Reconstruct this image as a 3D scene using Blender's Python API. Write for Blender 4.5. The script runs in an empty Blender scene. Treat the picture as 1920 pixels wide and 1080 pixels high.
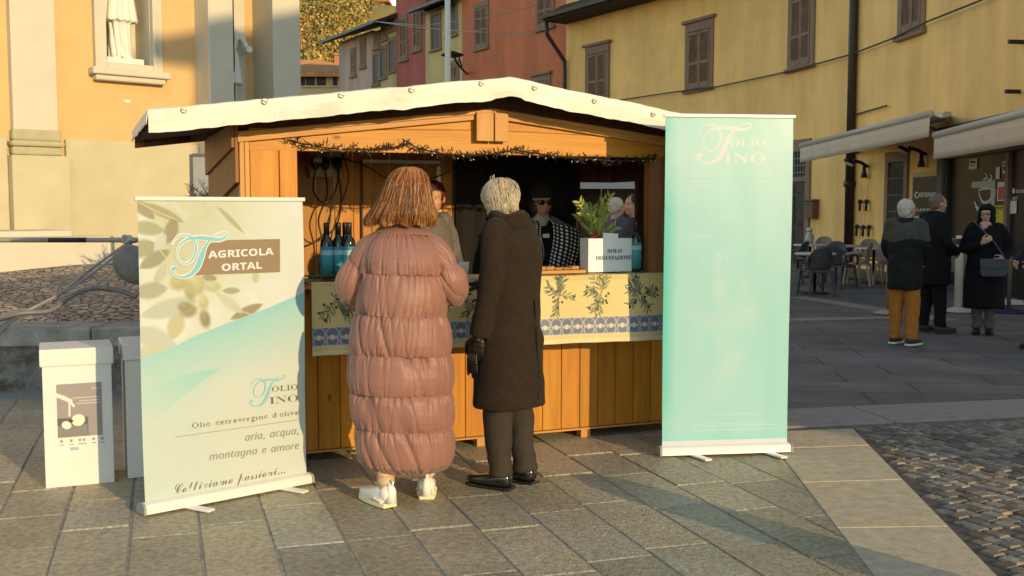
import bpy, math, random
import numpy as np
from mathutils import Vector, Matrix, noise as mnoise
random.seed(7)
C = bpy.context.scene.collection
SC = bpy.context.scene
# ------------------------------------------------------------------ camera
F, HC = 2000.0, 1.58
TILT = math.atan(152 / F)
cam = bpy.data.cameras.new('camera'); cam.sensor_width = 36; cam.lens = F / 1920 * 36
cam.clip_start = 0.05; cam.clip_end = 2000
co = bpy.data.objects.new('camera', cam); C.objects.link(co)
co.location = (0, 0, HC); co.rotation_euler = (math.pi / 2 - TILT, 0, 0)
SC.camera = co
# ------------------------------------------------------------------ sky, sun, exposure
SUN_EL, SUN_AZ = math.radians(13), math.radians(37.5)      # azimuth: from straight behind the camera towards the right
SH = Vector((math.sin(SUN_AZ), -math.cos(SUN_AZ), 0))
SD = Vector((SH.x * math.cos(SUN_EL), SH.y * math.cos(SUN_EL), math.sin(SUN_EL)))
world = bpy.data.worlds.new('World'); SC.world = world; world.use_nodes = True
wn = world.node_tree.nodes; bg = wn['Background']
sky = wn.new('ShaderNodeTexSky'); sky.sky_type = 'NISHITA'; sky.sun_disc = False
sky.sun_elevation = SUN_EL; sky.sun_rotation = math.atan2(SD.x, SD.y); sky.air_density = 1.2; sky.dust_density = 0.0; sky.ozone_density = 0.3
world.node_tree.links.new(sky.outputs[0], bg.inputs[0]); bg.inputs[1].default_value = 0.15
sl = bpy.data.lights.new('sun', 'SUN'); sl.energy = 2.85; sl.angle = math.radians(0.45); sl.color = (0.80, 0.575, 0.285)
so = bpy.data.objects.new('sun', sl); C.objects.link(so); so.location = SD * 40
so.rotation_euler = SD.to_track_quat('Z', 'Y').to_euler()
SC.view_settings.view_transform = 'Standard'; SC.view_settings.look = 'None'
SC.view_settings.exposure = 0.9; SC.view_settings.gamma = 1.0
SC.cycles.max_bounces = 6

# ------------------------------------------------------------------ helpers
def ray(u, v):
    a = (u - 960) / F; b = (540 - v) / F
    return Vector((a, math.cos(TILT) + b * math.sin(TILT), -math.sin(TILT) + b * math.cos(TILT)))
def G(u, v, z=0.0):
    r = ray(u, v); k = (z - HC) / r.z
    return Vector((r.x * k, r.y * k, z))
def P(u, v, Y):
    r = ray(u, v); k = Y / r.y
    return Vector((r.x * k, Y, HC + r.z * k))
def onpl(u, v, p, n):
    r = ray(u, v); o = Vector((0, 0, HC)); k = (Vector(p) - o).dot(n) / r.dot(n)
    return o + r * k

class MB:
    def __init__(s, M=None): s.v = []; s.f = []; s.mi = []; s.M = M; s.m = 0; s.sm = []; s.smooth = False
    def add(s, vs, fs, m=None):
        n = len(s.v)
        if s.M is not None: vs = [s.M @ Vector(p) for p in vs]
        s.v += [tuple(p) for p in vs]; s.f += [tuple(i + n for i in f) for f in fs]
        s.mi += [s.m if m is None else m] * len(fs); s.sm += [s.smooth] * len(fs)
        return s
    def box(s, x0, y0, z0, x1, y1, z1, m=None, R=None):
        vs = [Vector((x, y, z)) for z in (z0, z1) for y in (y0, y1) for x in (x0, x1)]
        if R is not None: vs = [R @ p for p in vs]
        return s.add(vs, [(0, 2, 3, 1), (4, 5, 7, 6), (0, 1, 5, 4), (2, 6, 7, 3), (0, 4, 6, 2), (1, 3, 7, 5)], m)
    def bar(s, a, b, w, h, up=(0, 0, 1), m=None):
        a = Vector(a); b = Vector(b); d = (b - a); l = d.length; d.normalize()
        x = d.cross(Vector(up)); x.normalize(); y = x.cross(d)
        R = Matrix((x, d, y)).transposed().to_4x4(); R.translation = a
        return s.box(-w / 2, 0, -h / 2, w / 2, l, h / 2, m, R)
    def prism(s, poly, o, a, b, t, m=None):
        """polygon in the plane (a,b) through o, extruded by vector t"""
        o, a, b, t = Vector(o), Vector(a), Vector(b), Vector(t); n = len(poly)
        v0 = [o + a * x + b * y for x, y in poly]; v1 = [p + t for p in v0]
        fs = [tuple(range(n)), tuple(range(2 * n - 1, n - 1, -1))] + [(i, i + n, (i + 1) % n + n, (i + 1) % n) for i in range(n)]
        return s.add(v0 + v1, fs, m)
    def tube(s, pts, rad, n=8, m=None, el=None):
        pts = [Vector(p) for p in pts]; k = len(pts)
        if not hasattr(rad, '__len__'): rad = [rad] * k
        vs = []; fs = []; ref = None
        for i, p in enumerate(pts):
            d = (pts[min(i + 1, k - 1)] - pts[max(i - 1, 0)])
            if d.length < 1e-9: d = Vector((0, 0, 1))
            d.normalize()
            if ref is None:
                ref = d.orthogonal().normalized()
            x = (ref - d * ref.dot(d))
            if x.length < 1e-6: x = d.orthogonal()
            x.normalize(); ref = x; y = d.cross(x)
            for j in range(n):
                a = 2 * math.pi * j / n
                vs.append(p + (x * math.cos(a) + y * math.sin(a)) * rad[i])
        for i in range(k - 1):
            for j in range(n):
                fs.append((i * n + j, i * n + (j + 1) % n, (i + 1) * n + (j + 1) % n, (i + 1) * n + j))
        fs.append(tuple(range(n - 1, -1, -1))); fs.append(tuple((k - 1) * n + j for j in range(n)))
        return s.add(vs, fs, m)
    def lathe(s, prof, o=(0, 0, 0), n=20, m=None, axis=None):
        o = Vector(o); vs = []; fs = []; k = len(prof)
        R = Matrix.Identity(3) if axis is None else Vector(axis).to_track_quat('Z', 'Y').to_matrix()
        for r, z in prof:
            for j in range(n):
                a = 2 * math.pi * j / n
                vs.append(o + R @ Vector((r * math.cos(a), r * math.sin(a), z)))
        for i in range(k - 1):
            for j in range(n):
                fs.append((i * n + j, i * n + (j + 1) % n, (i + 1) * n + (j + 1) % n, (i + 1) * n + j))
        fs.append(tuple(range(n - 1, -1, -1))); fs.append(tuple((k - 1) * n + j for j in range(n)))
        return s.add(vs, fs, m)
    def ell(s, c, r, nu=14, nv=10, R=None, m=None):
        c = Vector(c); vs = []; fs = []
        if not hasattr(r, '__len__'): r = (r, r, r)
        for i in range(nv + 1):
            t = math.pi * i / nv; t = min(max(t, .02), math.pi - .02)
            for j in range(nu):
                a = 2 * math.pi * j / nu
                p = Vector((r[0] * math.sin(t) * math.cos(a), r[1] * math.sin(t) * math.sin(a), r[2] * math.cos(t)))
                vs.append(c + (R @ p if R is not None else p))
        for i in range(nv):
            for j in range(nu):
                fs.append((i * nu + j, (i + 1) * nu + j, (i + 1) * nu + (j + 1) % nu, i * nu + (j + 1) % nu))
        fs.append(tuple(range(nu))); fs.append(tuple(nv * nu + nu - 1 - j for j in range(nu)))
        return s.add(vs, fs, m)
    def loft(s, rings, n=20, m=None):
        """rings: (cx,cy,z,rx,ry) closed stack"""
        vs = []; fs = []; k = len(rings)
        for cx, cy, z, rx, ry in rings:
            for j in range(n):
                a = 2 * math.pi * j / n
                vs.append((cx + rx * math.cos(a), cy + ry * math.sin(a), z))
        for i in range(k - 1):
            for j in range(n):
                fs.append((i * n + j, i * n + (j + 1) % n, (i + 1) * n + (j + 1) % n, (i + 1) * n + j))
        fs.append(tuple(range(n - 1, -1, -1))); fs.append(tuple((k - 1) * n + j for j in range(n)))
        return s.add(vs, fs, m)
    def leaf(s, p, d, nrm, L, w, m=None, fold=0.15):
        p = Vector(p); d = Vector(d).normalized(); x = d.cross(Vector(nrm))
        if x.length < 1e-5: x = d.orthogonal()
        x.normalize(); z = x.cross(d)
        vs = [p, p + d * L * .35 + x * w / 2 + z * w * fold, p + d * L * .7 + x * w * .38 + z * w * fold, p + d * L, p + d * L * .7 - x * w * .38 + z * w * fold, p + d * L * .35 - x * w / 2 + z * w * fold]
        return s.add(vs, [(0, 1, 2, 3), (0, 3, 4, 5)], m)
    def build(s, name, mats, parent=None, bevel=0, world=False, seg=2, autos=False):
        me = bpy.data.meshes.new(name); me.from_pydata(s.v, [], s.f)
        if not isinstance(mats, (list, tuple)): mats = [mats]
        for m_ in mats: me.materials.append(m_)
        if len(mats) > 1: me.polygons.foreach_set('material_index', s.mi)
        me.polygons.foreach_set('use_smooth', s.sm)
        me.update()
        return link(name, me, parent, bevel, world, seg)

def wmat(o):
    return (wmat(o.parent) @ o.matrix_parent_inverse if o.parent else Matrix.Identity(4)) @ o.matrix_basis
def link(name, me, parent=None, bevel=0, world=False, seg=2):
    me.name = name
    o = bpy.data.objects.new(name, me); C.objects.link(o)
    if parent is not None:
        o.parent = parent
        if world: o.matrix_parent_inverse = wmat(parent).inverted()
    if bevel:
        b = o.modifiers.new('bevel', 'BEVEL'); b.width = bevel; b.segments = seg; b.limit_method = 'ANGLE'; b.angle_limit = math.radians(40)
    return o

def tag(o, label=None, cat=None, group=None, kind=None):
    if label: o['label'] = label
    if cat: o['category'] = cat
    if group: o['group'] = group
    if kind: o['kind'] = kind
    return o
def empty(name, loc=(0, 0, 0), rz=0.0, label=None, cat=None, group=None, parent=None):
    o = bpy.data.objects.new(name, None); C.objects.link(o); o.location = loc; o.rotation_euler = (0, 0, rz)
    o.empty_display_size = .1
    if parent: o.parent = parent
    return tag(o, label, cat, group)
def kids(o): return [c for c in bpy.data.objects if c.parent == o]
def copy_tree(o, parent=None):
    c = o.copy(); C.objects.link(c)
    if parent is not None: c.parent = parent
    for k in kids(o): copy_tree(k, c)
    return c

def remesh(mb, voxel, smooth=4, fac=.5):
    me = bpy.data.meshes.new('tmp'); me.from_pydata(mb.v, [], mb.f); me.update()
    o = bpy.data.objects.new('tmp', me); C.objects.link(o)
    r = o.modifiers.new('r', 'REMESH'); r.mode = 'VOXEL'; r.voxel_size = voxel
    if smooth:
        q = o.modifiers.new('s', 'SMOOTH'); q.factor = fac; q.iterations = smooth
    bpy.context.view_layer.update()
    dg = bpy.context.evaluated_depsgraph_get()
    out = bpy.data.meshes.new_from_object(o.evaluated_get(dg))
    bpy.data.objects.remove(o); bpy.data.meshes.remove(me)
    out.polygons.foreach_set('use_smooth', [True] * len(out.polygons))
    return out
def displace(me, fn):
    """fn(p, n) -> offset along normal"""
    nv = len(me.vertices); co_ = np.empty(nv * 3); no = np.empty(nv * 3)
    me.vertices.foreach_get('co', co_); me.vertices.foreach_get('normal', no)
    co_ = co_.reshape(-1, 3); no = no.reshape(-1, 3)
    d = fn(co_, no); co_ += no * d[:, None]
    me.vertices.foreach_set('co', co_.ravel()); me.update()

VT = {}
def vn(x, y, seed=0, px=None):
    """smooth value noise, numpy; period px in x when given"""
    x = np.asarray(x, float); y = np.asarray(y, float)
    x0 = np.floor(x).astype(int); y0 = np.floor(y).astype(int); fx = x - x0; fy = y - y0
    fx = fx * fx * (3 - 2 * fx); fy = fy * fy * (3 - 2 * fy)
    if seed not in VT: VT[seed] = np.random.RandomState(seed).rand(256, 256)
    T = VT[seed]
    def h(i, j):
        if px: i = np.mod(i, px)
        return T[np.mod(i, 256), np.mod(j, 256)]
    return (h(x0, y0) * (1 - fx) + h(x0 + 1, y0) * fx) * (1 - fy) + (h(x0, y0 + 1) * (1 - fx) + h(x0 + 1, y0 + 1) * fx) * fy
def fbm(x, y, seed=0, o=4):
    t = 0; a = .5
    for k in range(o): t = t + a * vn(x * 2 ** k, y * 2 ** k, seed + k); a *= .5
    return t / (1 - .5 ** o)

def srgb(r, g, b):
    f = lambda c: (c / 255 / 12.92) if c / 255 <= .04045 else ((c / 255 + .055) / 1.055) ** 2.4
    return (f(r), f(g), f(b))

# ------------------------------------------------------------------ materials
def mat(name, col, rough=.7, var=.12, scale=6.0, bump=.0, bscale=None, metal=0, spec=.4, col2=None, stretch=None, detail=5, attr=None, coat=0, sheen=0, trans=0, alpha=None, stain=0):
    m = bpy.data.materials.new(name); m.use_nodes = True; nt = m.node_tree; N = nt.nodes; L = nt.links
    b = N['Principled BSDF']; b.inputs['Roughness'].default_value = rough; b.inputs['Metallic'].default_value = metal
    b.inputs['Specular IOR Level'].default_value = spec
    if coat: b.inputs['Coat Weight'].default_value = coat; b.inputs['Coat Roughness'].default_value = .1
    if sheen: b.inputs['Sheen Weight'].default_value = sheen
    if trans: b.inputs['Transmission Weight'].default_value = trans
    tc = N.new('ShaderNodeTexCoord'); src = tc.outputs['Object']
    if stretch:
        mp = N.new('ShaderNodeMapping'); mp.inputs['Scale'].default_value = stretch; L.new(src, mp.inputs[0]); src = mp.outputs[0]
    nz = N.new('ShaderNodeTexNoise'); nz.inputs['Scale'].default_value = scale; nz.inputs['Detail'].default_value = detail; nz.inputs['Roughness'].default_value = .6
    L.new(src, nz.inputs['Vector'])
    rp = N.new('ShaderNodeValToRGB'); e = rp.color_ramp.elements; e[0].position = .3; e[1].position = .7
    c2 = col2 if col2 else tuple(min(1, c * (1 + var)) for c in col)
    c1 = col if col2 else tuple(c * (1 - var) for c in col)
    e[0].color = (*c1, 1); e[1].color = (*c2, 1)
    L.new(nz.outputs['Fac'], rp.inputs[0]); out = rp.outputs[0]
    if stain:
        m2 = N.new('ShaderNodeMapping'); m2.inputs['Scale'].default_value = (.9, .9, .16); L.new(tc.outputs['Object'], m2.inputs[0])
        n3 = N.new('ShaderNodeTexNoise'); n3.inputs['Scale'].default_value = 1.1; n3.inputs['Detail'].default_value = 7; n3.inputs['Roughness'].default_value = .65; L.new(m2.outputs[0], n3.inputs['Vector'])
        r3 = N.new('ShaderNodeValToRGB'); r3.color_ramp.elements[0].position = .32; r3.color_ramp.elements[0].color = (1 - stain, 1 - stain * 1.15, 1 - stain * 1.3, 1); r3.color_ramp.elements[1].position = .62; r3.color_ramp.elements[1].color = (1.04, 1.03, 1.0, 1); L.new(n3.outputs['Fac'], r3.inputs[0])
        m3 = N.new('ShaderNodeMix'); m3.data_type = 'RGBA'; m3.blend_type = 'MULTIPLY'; m3.inputs[0].default_value = 1; L.new(out, m3.inputs[6]); L.new(r3.outputs[0], m3.inputs[7]); out = m3.outputs[2]
    if attr:
        at = N.new('ShaderNodeAttribute'); at.attribute_name = attr
        mx = N.new('ShaderNodeMix'); mx.data_type = 'RGBA'; mx.blend_type = 'MULTIPLY'; mx.inputs[0].default_value = 1
        L.new(out, mx.inputs[6]); L.new(at.outputs['Color'], mx.inputs[7]); out = mx.outputs[2]
    L.new(out, b.inputs['Base Color'])
    if bump:
        n2 = N.new('ShaderNodeTexNoise'); n2.inputs['Scale'].default_value = bscale or scale * 6; n2.inputs['Detail'].default_value = 6
        L.new(src, n2.inputs['Vector']); bp = N.new('ShaderNodeBump'); bp.inputs['Strength'].default_value = bump; bp.inputs['Distance'].default_value = .02
        L.new(n2.outputs['Fac'], bp.inputs['Height']); L.new(bp.outputs[0], b.inputs['Normal'])
    return m
def attr_mat(name, rough=.5, spec=.35, amp=.04, transl=0, bump=0):
    """colour comes from the printed 'col' attribute of the mesh, slightly mottled"""
    m = mat(name, (1, 1, 1), rough, amp, 14, spec=spec, attr='col', bump=bump, bscale=180)
    if transl:
        nt = m.node_tree; b = nt.nodes['Principled BSDF']; o = nt.nodes['Material Output']
        t = nt.nodes.new('ShaderNodeBsdfTranslucent'); mx = nt.nodes.new('ShaderNodeMixShader'); mx.inputs[0].default_value = transl
        src = b.inputs['Base Color'].links[0].from_socket
        nt.links.new(src, t.inputs[0]); nt.links.new(b.outputs[0], mx.inputs[1]); nt.links.new(t.outputs[0], mx.inputs[2]); nt.links.new(mx.outputs[0], o.inputs[0])
    return m
def glass_mat(name, tint=(.03, .035, .04), rough=.05):
    return mat(name, tint, rough, .2, 2, spec=.8)
def wood(name, c1, c2, rough=.55, sc=(9, 9, .7), coat=0, attr=None):
    """grain along local z, with scattered dark knots"""
    m = mat(name, c1, rough, 0, 2.2, col2=c2, stretch=sc, bump=.12, bscale=9, coat=coat, attr=attr); nt = m.node_tree; N = nt.nodes; b = N['Principled BSDF']
    mp = N.new('ShaderNodeMapping'); mp.inputs['Scale'].default_value = tuple(1.5 if q > 1 else .75 for q in sc); nt.links.new(N['Texture Coordinate'].outputs['Object'], mp.inputs[0])
    vo = N.new('ShaderNodeTexVoronoi'); vo.inputs['Scale'].default_value = 3.2; nt.links.new(mp.outputs[0], vo.inputs['Vector'])
    rp = N.new('ShaderNodeValToRGB'); rp.color_ramp.elements[0].position = .02; rp.color_ramp.elements[0].color = (.30, .22, .18, 1); rp.color_ramp.elements[1].position = .085; rp.color_ramp.elements[1].color = (1, 1, 1, 1)
    nt.links.new(vo.outputs['Distance'], rp.inputs[0]); src = b.inputs['Base Color'].links[0].from_socket
    mx = N.new('ShaderNodeMix'); mx.data_type = 'RGBA'; mx.blend_type = 'MULTIPLY'; mx.inputs[0].default_value = 1; nt.links.new(src, mx.inputs[6]); nt.links.new(rp.outputs[0], mx.inputs[7]); nt.links.new(mx.outputs[2], b.inputs['Base Color'])
    return m

# canvas: a small painter for printed fabrics; colours linear
class Canvas:
    def __init__(s, w, h, nx, nz, base):
        s.w, s.h, s.nx, s.nz = w, h, nx, nz
        s.X, s.Z = np.meshgrid(np.linspace(0, w, nx), np.linspace(0, h, nz))
        s.c = np.ones((nz, nx, 3)) * np.array(base)
    def mix(s, a, col, sl=None):
        if sl is None: s.c = s.c * (1 - a[..., None]) + np.array(col) * a[..., None]
        else: s.c[sl] = s.c[sl] * (1 - a[..., None]) + np.array(col) * a[..., None]
    def win(s, x0, x1, z0, z1):
        i0 = max(0, int(x0 / s.w * (s.nx - 1))); i1 = min(s.nx, int(x1 / s.w * (s.nx - 1)) + 2)
        j0 = max(0, int(z0 / s.h * (s.nz - 1))); j1 = min(s.nz, int(z1 / s.h * (s.nz - 1)) + 2)
        return (slice(j0, max(j0, j1)), slice(i0, max(i0, i1)))
    def ell(s, cx, cz, a, b, ang, col, soft=.15, op=1, lens=False):
        r = max(a, b) * 1.5; sl = s.win(cx - r, cx + r, cz - r, cz + r)
        x = s.X[sl] - cx; z = s.Z[sl] - cz; ca, sa = math.cos(ang), math.sin(ang)
        p = (x * ca + z * sa) / a; q = (-x * sa + z * ca) / b
        if lens: d = np.abs(q) / np.maximum(1e-3, (1 - np.clip(np.abs(p), 0, 1) ** 2)); d = np.maximum(d, np.abs(p))
        else: d = np.sqrt(p * p + q * q)
        s.mix(np.clip((1 - d) / soft + .5, 0, 1) * op, col, sl)
    def line(s, pts, wd, col, op=1):
        for (x0, z0), (x1, z1) in zip(pts[:-1], pts[1:]):
            sl = s.win(min(x0, x1) - wd * 2, max(x0, x1) + wd * 2, min(z0, z1) - wd * 2, max(z0, z1) + wd * 2)
            x, z = s.X[sl], s.Z[sl]; dx, dz = x1 - x0, z1 - z0; l2 = dx * dx + dz * dz + 1e-12
            t = np.clip(((x - x0) * dx + (z - z0) * dz) / l2, 0, 1)
            d = np.hypot(x - x0 - t * dx, z - z0 - t * dz); s.mix(np.clip((wd - d) / (wd * .6) + .3, 0, 1) * op, col, sl)
    def fillglyphs(s, txt, style, x0, z0, wd, h, col, op=1):
        loops = []; cx = 0
        for ch in txt:
            adv, gl = glyph(style + ch); loops += [[(px + cx, pz) for px, pz in lp] for lp in gl]; cx += adv
        kx, kz = wd / cx, h / .68; acc = 0
        sl = s.win(x0 - .01, x0 + wd + .01, z0 - h * .4, z0 + h * 1.3); X, Z = s.X[sl], s.Z[sl]; px_ = s.w / (s.nx - 1) * .25
        for ox, oz in ((-1, -1), (1, -1), (-1, 1), (1, 1)):
            ins = np.zeros(X.shape, bool); xx, zz = X + ox * px_, Z + oz * px_
            for lp in loops:
                for i, (a, b) in enumerate(lp):
                    c, d = lp[i - 1]; a_, b_, c_, d_ = x0 + a * kx, z0 + b * kz, x0 + c * kx, z0 + d * kz
                    if b_ == d_: continue
                    ins ^= ((b_ > zz) != (d_ > zz)) & (xx < (c_ - a_) * (zz - b_) / (d_ - b_) + a_)
            acc = acc + ins * .25
        s.mix(acc * op, col, sl)
    def mesh(s, name, fn=None):
        """fn(X,Z)-> y offsets"""
        Y = np.zeros_like(s.X) if fn is None else fn(s.X, s.Z)
        if isinstance(Y, tuple): X, Y, Z = Y
        else: X, Z = s.X, s.Z
        co_ = np.stack([X, Y, Z], -1).reshape(-1, 3)
        i = np.arange(s.nx - 1); j = np.arange(s.nz - 1); I, J = np.meshgrid(i, j); a = (J * s.nx + I).ravel()
        fs = np.stack([a, a + 1, a + 1 + s.nx, a + s.nx], -1)
        return npmesh(name, co_, fs, s.c.reshape(-1, 3))
def npmesh(name, co_, fs, col=None, smooth=True):
    me = bpy.data.meshes.new(name); nv, nf = len(co_), len(fs); k = fs.shape[1]
    me.vertices.add(nv); me.vertices.foreach_set('co', np.asarray(co_, np.float32).ravel())
    me.loops.add(nf * k); me.loops.foreach_set('vertex_index', np.asarray(fs, np.int32).ravel())
    me.polygons.add(nf); me.polygons.foreach_set('loop_start', np.arange(0, nf * k, k, dtype=np.int32))
    me.update(calc_edges=True); me.validate()
    me.polygons.foreach_set('use_smooth', [smooth] * nf)
    if col is not None: setcol(me, col)
    return me
def setcol(me, col):
    a = me.color_attributes.new('col', 'FLOAT_COLOR', 'POINT')
    a.data.foreach_set('color', np.concatenate([col, np.ones((len(col), 1))], 1).astype(np.float32).ravel())
def gridfaces(nu, nv, closed):
    fs = []
    i = np.arange(nu if closed else nu - 1); j = np.arange(nv - 1); I, J = np.meshgrid(i, j)
    a = J * nu + I; b = J * nu + (I + 1) % nu
    return np.stack([a.ravel(), b.ravel(), (b + nu).ravel(), (a + nu).ravel()], -1)

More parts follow.
